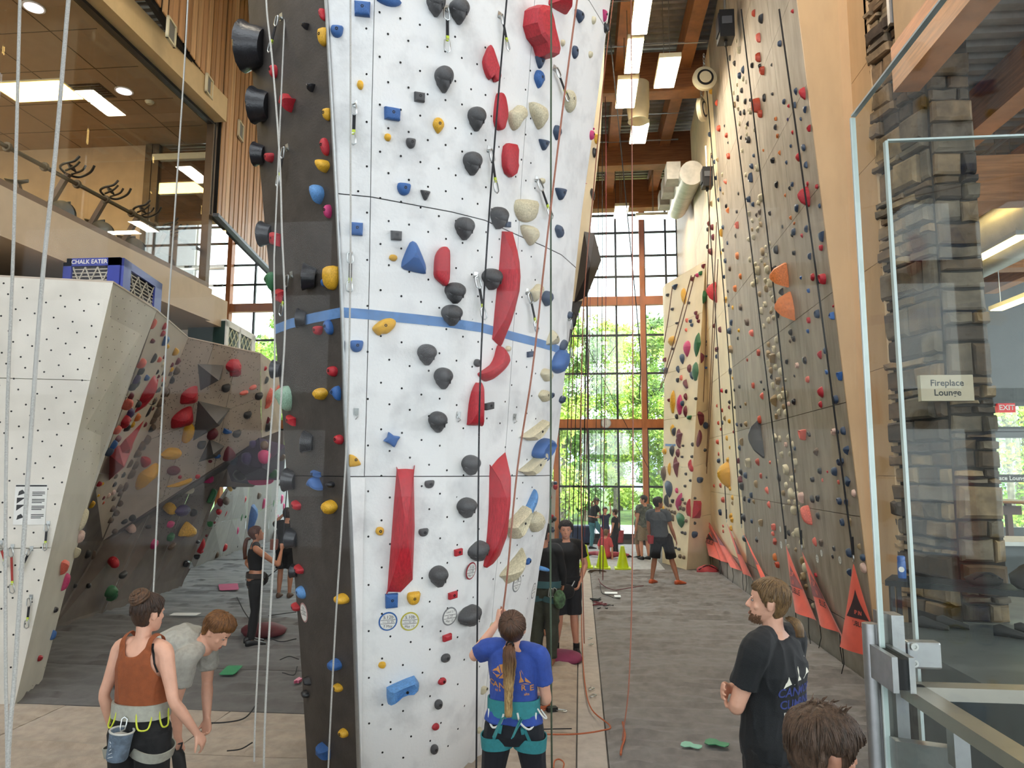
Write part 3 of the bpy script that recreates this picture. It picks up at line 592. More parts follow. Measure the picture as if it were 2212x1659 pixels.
for a in ((963, 22, 962, 118, 'quickdraw hanging left of the top right helmet hold'), (1078, 36, 1088, 112, 'quickdraw beside the split leaf red hold'), (1197, 150, 1218, 220, 'quickdraw ending at the oval cream hold'), (1055, 326, 1063, 418, 'quickdraw left of the long capsule red hold'),
          (1158, 390, 1182, 472, 'quickdraw right of the rounded cream hold'), (766, 228, 763, 316, 'quickdraw on the narrow left panel, upper one'), (757, 548, 754, 632, 'quickdraw on the narrow left panel, lower one'), (1027, 598, 1040, 690, 'quickdraw left of the very long blade hold'),
          (1138, 633, 1151, 716, 'quickdraw right of the very long blade hold'), (1228, 690, 1231, 770, 'quickdraw hanging at the right edge above the blue line'), (608, 40, 594, 118, 'highest quickdraw on the dark face'), (621, 322, 612, 405, 'middle quickdraw on the dark face'), (630, 597, 620, 682, 'lowest quickdraw on the dark face')):
    quickdraw(*a)
def hanger_only(x, y, note, bvh=None):
    p, n = thit(x, y, bvh); b = MB(); f = frame_at(p, n).to_3x3()
    b.tube([p-n*.01, p+n*.012], .013, 8); b.box(p+n*.006, (.034, .05, .004), f); b.tube([p+n*.006+f @ Vector((0, -.02, 0)), p+n*.03+f @ Vector((.008, -.035, 0)), p+n*.006+f @ Vector((0, -.055, 0))], .004, 6)
    o = b.build('bolt_hanger', HANG, origin=p); tag(o, note, 'bolt hanger', 'bolt hangers on the tower')
hanger_only(769, 889, 'bare bolt hanger on the narrow left panel'); hanger_only(990, 896, 'bare bolt hanger right of a helmet hold'); hanger_only(1111, 900, 'bare bolt hanger left of the cream shelf hold')
# ------------------------------------------------------------------ the long right climbing wall, leaning a little into the hall
def xw(z, y=8.9): return 3.40-(.068-.0044*(y-8.9))*z
rw = struct(thing('wall_climbing_right', 'long plywood climbing wall dotted with small holds along the right side', None, (3.4, 14, 0)))
YS = [8.9, 10.2, 11.5, 12.8, 14.1, 15.4, 16.7, 18.0, 19.6]; ZS = [.62]+[.62+1.35*k for k in range(1, 9)]+[12.0]
for a, c in zip(YS[:-1], YS[1:]):
    for z0, z1 in zip(ZS[:-1], ZS[1:]):
        g = .004; m_ = M['cream'] if a > 15 else M['grey_panel']
        q = [Vector((xw(z0, a), a+g, z0+g)), Vector((xw(z0, c), c-g, z0+g)), Vector((xw(z1, c), c-g, z1-g)), Vector((xw(z1, a), a+g, z1-g))]
        MB().prism(q, (.02, 0, 0)).build('panel', m_, rw)
for a, c in zip(YS[:-1], YS[1:]): MB().prism([(xw(0)+.0, a+.004, 0), (xw(0), c-.004, 0), (xw(.61, c), c-.004, .61), (xw(.61, a), a+.004, .61)], (.02, 0, 0)).build('kick_board', M['carpet_pale'] if a > 15 else mat('kick_board_grey', '#8d867c', .8, var=.08), rw)
MB().prism([(xw(0)-.002, 8.87, 0), (3.44, 8.87, 0), (3.44, 8.87, 12), (xw(12)-.002, 8.87, 12)], (0, .025, 0)).build('side_cheek', M['plywood'], rw)
# tan plywood sheets on the plain wall next to it
for k in range(10): struct(MB().box((3.44, 8.6, .62+1.22*k), (.02, .62, 1.212)).build('panel', M['plywood'], rw))
_v = []; _f = []
for k in range(23):
    y = 8.9+k*.5
    for z in (0, 3, 6, 9, 13): _v.append(Vector((xw(z, y), y, z)))
for k in range(22):
    for j in range(4): q = (k*5+j, k*5+5+j, k*5+6+j, k*5+1+j); _f += [(q[0], q[1], q[2]), (q[0], q[2], q[3])]
k = len(_v); _v += [Vector((3.43, 7, 0)), Vector((3.43, 14, 0)), Vector((3.43, 14, 13)), Vector((3.43, 7, 13))]; _f.append((k, k+1, k+2, k+3)); RB = BVHTree.FromPolygons(_v, _f)
AB = dict(n='navy', k='black', g='dgrey', c='cream', t='tan', r='red', o='rorange', O='orange', y='yellow', b='blue', l='coral', m='maroon', p='purple', w='brown', h='chalky', e='green')
def wall_list(txt, ox, oy, sc, wall, bvh, seed, zone=None, proto=.42, amin=.0):
    rng = random.Random(seed); out = []
    for tok in txt.split('|'):
        q = tok.split(); x, y, s, c = float(q[0]), float(q[1]), float(q[2]), AB[q[3]]; px, py = ox+x*sc, oy+y*sc
        d = ray(px, py); h = bvh.ray_cast(EYEP, d)
        if h[0] is None: continue
        p, n = h[0], h[1]; n = n if n.dot(d) < 0 else -n; S = 1.55*s*sc*(p-EYEP).dot(CF)/FPX
        sh = q[4] if len(q) > 4 else rng.choice(('oval', 'tear', 'tri', 'dee', 'drop', 'shield', 'rock', 'pear')); asp = float(q[5]) if len(q) > 5 else rng.uniform(.75, 1.1)
        out.append(put_hold(wall, p, n, S*asp, S, proto*S*rng.uniform(.85, 1.25), sh, c, rng.choice(('dome', 'dome', 'ridge', 'jug')), (rng.uniform(-.1, .1), rng.uniform(0, .25)), rng.uniform(-.5, .5) if len(q) < 5 else 0))
    return out
RA = '''570 40 40 o|640 95 52 k tri|618 265 60 l blade .5|618 450 60 o blade .5|655 580 54 o tear|625 535 28 k|553 530 28 g|732 527 20 g|815 325 40 n|340 460 36 g|385 510 34 g|430 385 40 c|400 300 22 c|465 575 44 n|435 625 40 n|465 655 34 c|408 712 24 c|490 690 24 c|455 765 32 g|415 840 40 g|375 790 26 c|385 900 40 t|485 870 34 g|530 860 20 g|420 940 24 c|440 980 34 g|475 970 34 g|535 960 40 c|430 1080 30 c|510 1080 32 g|495 1110 28 c|570 1140 24 c|445 1210 24 g|500 1180 26 c|520 1230 48 g drop|458 1335 28 c|655 1330 18 O|565 1380 30 n|550 1480 44 n|605 1500 40 c|540 1590 50 n|490 1560 28 c
740 800 24 k|615 900 90 o blade .5|635 985 50 o shield .8|665 840 44 k|852 872 34 n|892 912 26 r|950 905 44 n|962 775 44 n|1040 790 78 r blade .5|1050 945 42 n|1008 1035 28 n|883 1040 20 p|773 1035 26 O|772 1112 34 g|928 1162 28 r|1090 1125 38 r tri|790 1195 26 O|913 1290 24 n|1035 1305 46 n|808 1355 28 O|750 1425 36 k|873 1445 28 n|985 1395 56 r|1060 1475 38 n|930 1645 24 n|780 1645 30 k|1070 1645 28 r
215 885 36 o|240 1125 48 o|287 1100 18 k|310 1188 32 o|320 1258 18 k|330 1385 40 o|150 1180 30 n|170 1390 24 n|195 1440 26 n|225 1420 30 t|208 1590 26 n|300 1625 38 l|268 1560 26 c|165 770 40 y|930 20 36 r'''.replace('\n', '|')
RBt = '''110 20 24 n|155 120 22 n|138 215 28 n|315 158 20 g|178 155 20 t|75 250 32 t|210 270 24 k|225 310 34 O|303 320 20 g|310 445 38 l|50 430 34 m|85 460 38 m|40 480 26 g|90 550 38 m|180 460 26 n|165 510 46 y|290 540 28 g|217 600 22 n|180 665 24 g|160 690 22 y|75 680 48 m|38 636 26 g|200 760 30 n|310 715 40 O|240 830 34 w|190 905 22 n|335 900 36 O|290 1010 40 O|222 1033 20 g|55 995 36 g|205 1110 36 y|230 1160 20 n|265 1180 24 y|340 1178 40 w|115 1040 120 r blade .22|400 1310 42 w|255 1315 34 n|240 1390 38 n|320 1385 22 y|440 1410 46 l|100 1345 34 m|155 1380 32 m|310 1455 22 g|255 1560 46 t|500 1585 38 o|130 1555 34 m|120 1620 24 n
525 195 46 c|500 240 36 c|450 255 30 n|415 210 40 n|435 30 40 n|415 340 32 c|510 325 30 w|480 350 28 w|440 400 30 c|505 390 26 c|520 435 34 t|440 480 24 t|490 480 38 c|455 550 34 c|410 570 30 c|595 605 26 c|560 635 28 c|535 680 46 t|565 710 24 c|525 755 28 c|595 760 28 c|420 750 34 c|470 800 36 c|555 800 28 t|495 850 54 c|580 840 50 c|560 940 34 c|480 940 38 c|610 960 54 c oval .6|570 1010 44 t|450 970 36 c|605 1055 32 c|510 1060 34 t|635 1105 50 c|560 1150 36 c|525 1210 44 c|620 1190 28 c|610 1220 28 t|670 1240 42 g|635 1270 32 c|590 1295 38 c|545 1345 30 c|660 1470 40 c|590 1510 36 t|640 1550 42 c|590 1600 46 t|685 1610 44 c|630 1635 50 w
660 80 38 k|800 80 28 n|775 112 26 k|733 175 20 O|598 335 28 k|840 290 46 n|783 375 26 O|817 425 20 O|710 458 22 k|815 500 42 n|797 532 24 k|885 535 26 r|928 475 38 n|1020 95 28 r|1043 268 28 n|940 180 120 r blade .4|1065 545 60 n tri|1060 645 36 r|660 665 48 k|818 690 28 k|958 720 40 n|645 845 54 g|875 913 22 b|985 908 46 r|1085 920 64 r shield|1045 940 34 n|710 1045 46 k|948 1028 28 b|1165 1168 18 r|1030 1240 46 n|1165 1258 44 b|950 1293 34 r|785 1400 44 g|815 1458 34 g|780 1480 28 w|940 1390 28 b|1050 1605 48 r|1097 1565 38 n|905 1640 26 k'''.replace('\n', '|')
RCt = '''312 157 18 o|165 60 42 y|165 260 36 n|180 320 22 y|245 395 22 g|370 385 36 o|437 352 20 k|462 418 18 k|447 480 42 l|128 437 24 g|195 425 20 k|85 430 28 r|40 568 20 o|88 607 22 o|155 535 26 g|150 580 26 m|252 572 20 g|298 548 22 t|200 580 22 g|427 690 44 o|110 680 30 t|155 705 28 y|90 720 22 n|55 722 22 o|75 778 20 o|190 800 18 o|260 740 20 g|303 730 34 t|220 735 26 n|130 855 32 y|50 890 30 o|155 940 20 y|265 890 46 t|245 945 36 n|55 1000 20 o|62 1060 34 n|140 1050 32 y|235 1060 34 m|330 1078 50 c|410 1070 46 o|515 1075 20 l|258 1160 40 k|302 1190 38 n|435 1195 32 o|485 1207 16 k|258 1230 46 m|270 1290 46 g|395 1268 46 t|492 1325 42 l|350 1368 34 n|290 1400 30 g|333 1415 28 n|372 1425 28 t|508 1452 38 l|75 1280 28 o|15 1285 18 o|100 1410 34 o|160 1310 24 y|180 1390 30 y|180 1440 26 t|75 1520 36 n|170 1555 36 y|180 1590 30 y|285 1570 46 k|355 1600 28 n|440 1615 42 t|545 1645 30 l
600 120 46 c|550 140 58 t|510 190 48 c|570 220 36 c|620 260 48 c|530 250 40 t|530 310 32 g|600 345 46 t|655 335 26 c|545 385 42 c|640 420 34 t|590 415 28 c|565 520 66 t|610 495 44 c|655 470 50 c|685 550 28 h|640 575 34 t|600 625 44 c|665 630 50 c|575 665 34 t|565 860 50 c|605 860 36 c|690 855 52 c|660 915 30 h|720 915 42 c|738 950 26 n|625 1005 40 c|705 1000 36 c|585 1070 30 c|750 1070 44 c|670 1140 56 c|735 1150 28 t|600 1210 44 g|720 1220 38 c|665 1280 40 c|755 1290 38 c|640 1350 34 t|715 1360 58 c|765 1370 50 c|808 1390 60 h|690 1430 28 c|745 1430 30 c|640 1475 30 c|740 1505 54 c|780 1490 40 c
670 172 28 k|765 205 34 h|830 160 46 k|1015 75 38 n|1155 215 48 r|1150 300 54 b tri|1025 265 26 b|735 298 20 k|858 330 40 l|978 450 56 r|970 555 42 r|1110 512 54 n|735 530 38 k|825 825 64 l|868 820 36 g|1095 800 42 h|1125 800 24 n|1180 790 46 n|935 980 46 w|1210 965 56 n|1160 1070 52 n|965 1150 40 k|1030 1158 18 r|1103 1155 52 n|1360 1125 56 r chunk|903 1228 34 k|985 1235 20 l|1130 1250 26 l|1215 1250 54 n|1270 1350 46 h|900 1405 40 g|950 1395 40 k|1145 1420 40 n|1205 1430 36 n|1318 1460 34 b|870 1545 110 l slice .55|948 1552 40 g|1170 1610 42 n|1235 1610 46 t|1335 1635 54 h'''.replace('\n', '|')
RDt = '''655 250 40 l|645 310 30 l|880 300 56 c|830 320 36 c|790 305 34 g|915 400 60 c|1030 385 52 l|1090 395 42 w|1205 447 30 g|1190 520 26 k|1440 430 36 t|1350 485 50 n|1475 530 44 n|665 385 40 o|855 460 28 t|785 430 30 c|920 560 52 t|945 625 60 c|930 705 52 t|665 525 44 O|690 595 38 o|1480 625 64 h|1350 665 48 n|1038 690 28 r|1370 855 30 g|1560 850 40 r|1035 840 26 c|1010 975 30 c|950 800 40 t|285 360 22 y|260 260 30 y|185 240 18 o|185 290 18 o|385 355 44 k|495 370 34 k'''
RWN = 'right climbing wall'
wall_list(RA, 1500, 20, .2291, RWN, RB, 1); wall_list(RBt, 1520, 380, .2411, RWN, RB, 2); wall_list(RCt, 1540, 740, .2411, RWN, RB, 3); wall_list(RDt, 1520, 1080, .235, RWN, RB, 4)
# large special holds
def big(px, py, w, h, t, shape, c, word, prof='ridge', wall=RWN, bvh=RB, roll=0, ap=(0, .05), ang=False):
    d = ray(px, py); hh = bvh.ray_cast(EYEP, d); p, n = hh[0], hh[1]; n = n if n.dot(d) < 0 else -n; k = (p-EYEP).dot(CF)/FPX
    return put_hold(wall, p, n, w*k, h*k, t, shape, c, prof, ap, roll, word=word, ang=ang)
SH['wing'] = [(-.9, -.1), (-.8, .3), (-.1, .35), (.3, .5), (.55, 1), (.9, .85), (1, -.2), (.8, -1), (.1, -.75), (-.5, -.45)]
SH['shell'] = [(-1, 0), (-.5, .25), (0, .55), (.35, 1), (.75, .5), (1, -.3), (.85, -1), (.4, -.65), (-.1, -.3), (-.95, -.3)]
SH['moth'] = [(-.6, .1), (-.9, .45), (-.2, .95), (.5, 1), (.6, .3), (.9, -.1), (1, -.9), (.8, -1), (.1, -.6), (-.5, -.35), (-1, -.1)]
for s in ('wing', 'shell', 'moth'): WORD[s] = s
big(1697, 598, 46, 56, .24, 'wing', 'orange', 'large ribbed wing', ang=True); big(1709, 664, 48, 66, .24, 'shell', 'orange', 'large ribbed seashell', ang=True)
big(1643, 948, 44, 84, .22, 'moth', 'grey', 'large faceted', ang=True); big(1575, 1026, 26, 58, .26, 'rock', 'yellow', 'large knobbly')
big(1776, 311, 30, 30, .06, 'box', 'red', 'red lattice', 'flat', ang=True); big(1803, 485, 36, 34, .06, 'slice', 'red', 'lattice half moon', 'flat')
# ------------------------------------------------------------------ auto belay straps with their coral ground flags
CORAL = mat('coral_flag_fabric', '#e2604c', .7, var=.06, scale=5, sheen=.2); CORALT = mat('faded_coral_fabric', '#d9837a', .7, var=.06, scale=5); FDARK = mat('flag_print_dark', '#3b2b2e', .7, var=.05)
FL = [((1549, 1108), (1531, 1200), (1569, 1215)), ((1569, 1112), (1567, 1210), (1590, 1218)), ((1593, 1112), (1590, 1225), (1620, 1240)), ((1618, 1130), (1620, 1240), (1652, 1257)), ((1655, 1142), (1657, 1272), (1692, 1276)), ((1708, 1177), (1709, 1315), (1759, 1342)), ((1768, 1190), (1771, 1345), (1828, 1378)), ((1850, 1215), (1820, 1397), (1902, 1428))]
TOPS = [(1536, 330), (1551, 560), (1548, 480), (1528, 398), (1527, 195), (1567, 92), (1601, 20), (1683, 20)]
def on_rw(px, py, off=.12):
    h_ = RB.ray_cast(EYEP, ray(px, py))
    if h_[0] is not None and h_[0].y < 19.5: p = h_[0]; d = ray(px, py); return EYEP+d*((p.x-off)/d.x)
    return at_x(px, py, 2.72)
STR = mat('black_webbing', '#1a1a1c', .85, var=.1); BRN = mat('brown_rope', '#6b4a38', .9, var=.15, scale=200)
for i, ((ax, ay), l, r) in enumerate(FL):
    za = 1.42 if i == 7 else 1.33; A = at_z(ax, ay, za); L_ = at_z(l[0], l[1], .40); R_ = at_z(r[0], r[1], .40)
    for P in (A, L_, R_): P.x = min(P.x, xw(P.z, P.y)-.07)
    t = thing('belay_flag', 'triangular coral ground flag under a belay strap, %s of eight from the far end' % ordinal(i), 'flag', A, 'ground flags along the right wall')
    nn = (L_-A).cross(R_-A).normalized(); nn = nn if nn.x < 0 or nn.y < 0 else -nn; b = MB(); N = 12; g = []
    def surf(u, v):                       # v 0 apex .. 1 hem
        v = max(v, .02); p = A.lerp(L_, v).lerp(A.lerp(R_, v), u); return p+nn*(.05*v*math.sin(u*math.pi*(2.2 if i in (5, 6, 4) else 1.3)+i)*(.4+v*.7))
    for a in range(N+1): g += [surf(c/N, a/N) for c in range(N+1)]
    b.add(g, [(a*(N+1)+c, a*(N+1)+c+1, (a+1)*(N+1)+c+1, (a+1)*(N+1)+c) for a in range(N) for c in range(N)])
    o = b.build('fabric', CORAL, t, smooth='all')
    b = MB(); g = [];                       # printed triangle
    for a in range(7):
        v = .30+.32*a/6; f = a/6*.42; g += [surf(.52-f+2*f*c/6, v)+nn*.006 for c in range(7)]
    b.add(g, [(a*7+c, a*7+c+1, (a+1)*7+c+1, (a+1)*7+c) for a in range(6) for c in range(6)]); b.build('printed_triangle', FDARK if i in (0, 7) else mat('faded_print', '#8d5a5c', .7, var=.05), t, smooth='all')
    if i in (0, 7) or i > 4:
        xd = (R_-L_).normalized(); yd = nn.cross(xd).normalized(); yd = yd if yd.z > 0 else -yd; S = (R_-L_).length
        FB = BVHTree.FromPolygons([v.co.copy() for v in o.data.vertices], [p.vertices for p in o.data.polygons]); 
        for s_, v, sz, mm in (('CLIP', .44, .10, CORAL), ('IN', .56, .10, CORAL), ('TRUBLUE', .68, .12, FDARK)):
            if i == 7 and s_ in ('CLIP', 'IN'): s_, v = ('CLIP IN', .555) if s_ == 'IN' else ('CLIP', .44)
            if i == 7 and s_ == 'CLIP': continue
            text_obj('writing', s_, S*sz, mm, surf(.5, v)+nn*.012, xd, yd, t, bold=True)
    for u, sg in ((.12, .1), (.7, -.05)): b = MB(); b.tube([surf(u, 1), surf(u, 1)+Vector((sg*.4, sg, -.2)), Vector((surf(u, 1).x+sg*.3, surf(u, 1).y+sg*2, .03))], .006, 5); b.build('tether', STR, t)
    b = MB(); ring = [A+Vector((0, .02*math.cos(a), .05+.04*math.sin(a))) for a in np.linspace(0, 6.283, 14)]; b.tube(ring, .006, 6); b.build('carabiner', HANG, t, smooth=True)
    tp = on_rw(*TOPS[i], off=.16 if i > 2 else .2); st = thing('belay_strap', '%s of eight belay straps from the far end, running up the right wall' % ordinal(i), 'strap', A, 'belay straps along the right wall')
    b = MB(); b.tube([A+Vector((0, 0, .09)), A.lerp(tp, .5)+Vector((.02, 0, 0)), tp], .011 if i > 2 else .009, 6); b.build('webbing', STR if i > 2 else BRN, st)
    b = MB(); b.tube([A+Vector((0, 0, .09)), A+Vector((0, 0, .3))], .018, 8); b.build('swivel_cover', STR, st)
# auto belay devices and ballast pulleys at the top of the straps
def device(px, py, note, k=1.0):
    p = on_rw(px, py, .25); t = thing('auto_belay', note, 'auto belay', p, 'auto belay devices')
    MB().box(p, (.22*k, .26*k, .44*k)).build('casing', M['black'], t); MB().box(p+Vector((-.12*k, -.02, .02)), (.02, .2*k, .30*k)).build('face_plate', mat('dark_plate', '#2c2d33', .4, var=.05), t)
    MB().box(p+Vector((0, -.135*k, .05)), (.15*k, .02, .12*k)).build('label_plate', mat('grey_plate', '#5a5c60', .4, var=.05), t)
    MB().tube([p+Vector((0, 0, .22*k)), p+Vector((0, 0, .75*k))], .02, 6).build('hanger', HANG, t); MB().tube([p+Vector((0, 0, -.22*k)), p+Vector((0, 0, -.3*k))], .03, 8).build('webbing_guide', M['rubber'], t)
device(1567, 60, 'black auto belay box high on the near end of the strap row', 1.15); device(1527, 385, 'black auto belay box lower and further back', 1.0)
def pulley(px, py, note, turn):
    p = on_rw(px, py, .35); t = thing('ballast_pulley', note, 'pulley', p, 'round cable pulleys'); Mx = Matrix.Rotation(turn, 3, 'Z') @ Matrix.Rotation(R90, 3, 'X')
    MB().lathe([(0, -.06), (.22, -.06), (.25, -.04), (.25, .04), (.22, .06), (0, .06)], p, 28, Mx).build('drum', M['cream_metal'], t, smooth=True)
    MB().lathe([(0, .055), (.17, .055), (.17, .075), (0, .075)], p, 24, Mx).build('hub_ring', M['black'], t); MB().lathe([(0, .07), (.13, .07), (.12, .09), (0, .09)], p, 24, Mx).build('hub_plate', M['cream_metal'], t)
    for k in range(4): b = MB(); c = p+Vector((0, 0, .29+k*.075)); b.tube([c+Vector((.02*math.cos(a), .02*math.cos(a)*(k % 2), .045*math.sin(a))) for a in np.linspace(0, 6.283, 10)], .008, 5); b.build('chain_link', HANG, t)
pulley(1522, 170, 'upper round cream pulley hanging by a chain', .1); pulley(1516, 237, 'lower round cream pulley seen edge on', 1.1)
# ------------------------------------------------------------------ far cream wall with faceted faces
A0, A1, A2 = Vector((2.2, 20.3, 0)), at_z(1485, 1228), Vector((3.42, 19.5, 0)); A1 = Vector((2.66, 18.95, 0))
def top(px, py, Y): return at_y(px, py, Y)
T0, T0b, T1, T2 = top(1437, 614, 20.4), top(1484, 600, 19.3), top(1524, 563, 18.0), top(1543, 535, 18.8)
B0, BT = Vector((2.55, 21.3, 0)), top(1431, 622, 21.0)
cwl = struct(thing('wall_climbing_far', 'cream plywood climbing wall standing out from the far right corner', None, (2.7, 19, 0)))
polys = [[A0, A1, T1, T0b, T0], [A1, A2, T2, T1], [B0, A0, T0, BT]]
def split_rows(pl, n):                     # the face cut into stacked sheets
    lo0, lo1 = pl[0], pl[1]; hi0, hi1 = (pl[-1], pl[2]); out = []
    for k in range(n): out.append([lo0.lerp(hi0, k/n+.0006), lo1.lerp(hi1, k/n+.0006), lo1.lerp(hi1, (k+1)/n-.0006), lo0.lerp(hi0, (k+1)/n-.0006)])
    return out
for pl, n in zip(polys, (6, 6, 6)):
    for q in split_rows(pl, n): MB().prism(q, (.02, .12, 0)).build('panel', M['cream'], cwl)
MB().prism([T0, T0b, T1], (.02, .12, 0)).build('top_panel', M['cream'], cwl)
vs = []; fs = []
for q in [q for pl, n in zip(polys, (6, 6, 6)) for q in split_rows(pl, n)]+[[T0, T0b, T1, T1]]:
    k = len(vs); vs += q; fs += [(k, k+1, k+2), (k, k+2, k+3)]
CB = BVHTree.FromPolygons(vs, fs)
b = MB()
for (x0, y0), (x1, y1) in (((1437, 961), (1455, 962)), ((1455, 962), (1507, 953)), ((1507, 953), (1545, 951)), ((1545, 951), (1547, 976))):
    q = [CB.ray_cast(EYEP, ray(x, y)) for x, y in ((x0, y0-2.5), (x1, y1-2.5 if x1-x0 > 5 else y1), (x1 if x1-x0 > 5 else x1+1, y1+2.5), (x0, y0+2.5))]
    if all(h[0] is not None for h in q): b.prism([h[0]+Vector((-.003, -.012, 0)) for h in q], (0, -.004, 0))
b.build('blue_line', TAPE, cwl)
CW = 'far cream wall'
def clist(txt, ox, oy, sc):
    for tok in txt.replace('\n', '|').split('|'):
        q = tok.split(); x, y, w, h = (float(v)*sc for v in q[:4]); s, c = q[4], (AB.get(q[5], q[5])); hh = CB.ray_cast(EYEP, ray(ox+x, oy+y))
        if hh[0] is None: continue
        p, n = hh[0], hh[1]; n = n if n.y < 0 else -n; k = (p-EYEP).dot(CF)/FPX; put_hold(CW, p, n, w*k*(1.55 if abs(n.x) > abs(n.y) else 1.1), h*k, .28*min(w, h)*k+.05, s, c, 'ridge' if h > 15 else 'dome', (.05, .1))
clist('''290 295 64 56 tri n|213 378 34 34 rock g|380 390 66 180 drop y|585 400 62 140 tear e|650 295 46 76 tri n|475 210 36 50 rock m|590 75 34 50 tri m|560 150 34 44 dee e|525 170 30 40 dee pink|435 460 24 30 rock g|262 528 28 30 dee g|310 676 30 24 tri g|510 570 26 44 dee m|525 612 24 50 dee m|538 655 22 36 dee m|455 655 26 38 dee n|468 695 24 36 dee n|415 645 18 50 oval l|408 745 14 40 oval l|630 560 60 110 fan m|640 640 70 70 chunk m|700 705 44 44 rock m|768 745 36 74 drop m|255 860 94 106 oval y|415 945 90 170 tear pink|525 900 80 250 banana e|560 1040 44 110 tri m|365 1050 56 110 shield n|625 775 54 84 tear m|600 870 30 28 rect g|610 905 26 30 rock m|648 945 30 32 rock o|265 945 28 28 nub g|180 1060 30 44 rect m|190 1175 64 76 shield n|320 1160 36 80 drop n|440 1150 44 90 blade m|505 1180 76 196 blade e|465 1225 36 90 drop n|400 1315 60 100 chunk m|355 1250 18 60 oval l|318 1275 26 50 dee k|600 1022 24 20 dee n|595 1143 26 26 dee b|645 1190 36 44 rock o|730 1200 26 44 rock o|730 1290 22 44 rock o|725 1355 34 80 diamond n|265 1500 60 240 blade y|338 1530 70 210 blade pink|400 1450 36 80 drop m|368 1520 34 60 oval n|398 1600 40 120 blade m|545 1650 74 90 drop m|510 1470 20 34 oval g|228 1485 26 40 rock m|640 1490 22 36 oval t''', 1400, 560, .205)
clist('''490 110 64 130 drop m|535 172 70 72 oval n|475 290 50 170 blade m|300 275 70 150 diamond m|290 330 50 110 chunk m|285 430 40 80 blade m|270 560 70 200 diamond m|235 215 40 110 shield y|247 230 40 80 dee k|275 88 24 50 drop k|395 97 44 40 dee e|230 410 50 110 tear k|160 415 40 60 oval y|205 580 24 120 blade y|150 620 56 140 blade w|527 402 26 34 oval g|478 685 54 58 dee n|400 540 30 100 banana r|412 575 34 64 drop r|200 770 86 150 shield n|178 880 54 120 trap g|295 890 70 170 horn pink|275 785 20 50 drop pink|385 945 40 160 slab3 r|453 960 96 170 rect r|313 1065 94 130 shield e|365 1070 24 34 oval w|434 855 18 26 oval g|434 1090 18 32 oval g|432 1200 66 66 dee n|237 1045 24 60 drop w|148 970 24 80 drop y|215 925 24 34 oval w|237 885 24 40 tri g|175 970 22 34 oval w|202 978 18 34 oval w|232 985 18 30 oval w|257 992 22 38 oval w|312 948 26 40 rock w|340 960 30 40 rock w|330 868 20 30 oval g|355 905 18 30 oval w|328 1180 18 26 oval g|355 1188 20 34 oval g|122 1215 14 40 oval k|150 1275 20 24 rock g|177 1285 20 24 rock g|208 1305 20 26 rock g|238 1318 18 24 rock g|266 1325 20 24 rock g|297 1338 24 28 rock g|218 1360 16 24 rock g|307 1405 24 40 rock w|343 1415 24 36 rock w|355 742 16 28 oval g|405 690 14 26 oval k|363 628 14 30 oval g|420 465 16 30 oval k|327 467 18 24 oval g|335 362 14 24 oval k|425 350 14 40 oval k''', 1400, 880, .2291)
h = CB.ray_cast(EYEP, ray(1522, 1130))
if h[0] is not None: route_tag(1522, 1130, 12, 13, '#77797b', 'grey', (), 'small grey route tag on the far cream wall', 'route tags on the far wall', CB)
for i, (x, y, w, h_) in enumerate(((1686, 1143, 8, 14), (1688, 1177, 5, 18), (1775, 1195, 6, 16), (1766, 1207, 6, 20), (1815, 1210, 9, 19), (1640, 1144, 5, 12))):
    route_tag(x, y, w, h_, '#8d8d8a', 'pale', (('5.9', .3, .5), ('~~', -.1, .4)), 'small pale route tag low on the right wall, %s from the far end' % ordinal(sorted((1686, 1688, 1775, 1766, 1815, 1640)).index(x)), 'route tags on the right wall', RB)
# ------------------------------------------------------------------ left bouldering walls: white prow and shaded cave
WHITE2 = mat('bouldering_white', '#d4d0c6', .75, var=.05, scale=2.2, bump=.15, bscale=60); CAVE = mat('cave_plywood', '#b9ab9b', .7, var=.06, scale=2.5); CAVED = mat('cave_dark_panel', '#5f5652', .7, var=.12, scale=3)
a0 = at_z(30, 1530); aT = at_y(245, 607, 7.4); bT = at_y(340, 668, 8.7); bM = at_y(214, 1000, 8.55); b0 = at_z(88, 1482)
lT = aT+Vector((-3.2, -1.0, 0)); l0 = a0+Vector((-3.2, -1.0, 0))
wl = struct(thing('wall_bouldering_left', 'white leaning prow of the left bouldering area with a grey side', None, (-6, 8, 0)))
def lerpq(q, u, v): return q[0].lerp(q[1], u).lerp(q[3].lerp(q[2], u), v)
def sheets(q, nu, nv, m, par, ext, name='panel', g=.0015):
    for i in range(nu):
        for j in range(nv):
            MB().prism([lerpq(q, (i+a)/nu+(g if a == 0 else -g), (j+b_)/nv+(g if b_ == 0 else -g)) for a, b_ in ((0, 0), (1, 0), (1, 1), (0, 1))], ext).build(name, m, par)
qW = [l0, a0, aT, lT]
for v0, v1 in ((0, .36), (.36, .755), (.755, 1)):
    for u0, u1 in ((0, .32), (.32, .66), (.66, 1)):
        MB().prism([lerpq(qW, u0+.001, v0+.001), lerpq(qW, u1-.001*(u1 < 1), v0+.001), lerpq(qW, u1-.001*(u1 < 1), v1-.001), lerpq(qW, u0+.001, v1-.001)], (-.03, .04, 0)).build('panel', WHITE2, wl)
for q in ([a0, b0, bM, lerpq(qW, 1, .575)], [lerpq(qW, 1, .575), bM, bT, aT]): MB().prism(q, (-.05, .01, 0)).build('side_panel', WHITE2, wl)
cT = at_y(408, 728, 11.3); dT = at_y(562, 762, 12.9); eT = at_y(612, 800, 14.6); LP0 = at_y(222, 1168, 12.2); LP1 = at_y(565, 945, 14.3); WL = at_y(165, 1170, 10.8)
f0 = at_z(391, 1272); f1 = at_z(100, 1372); W3R = at_y(492, 1008, 14.9)
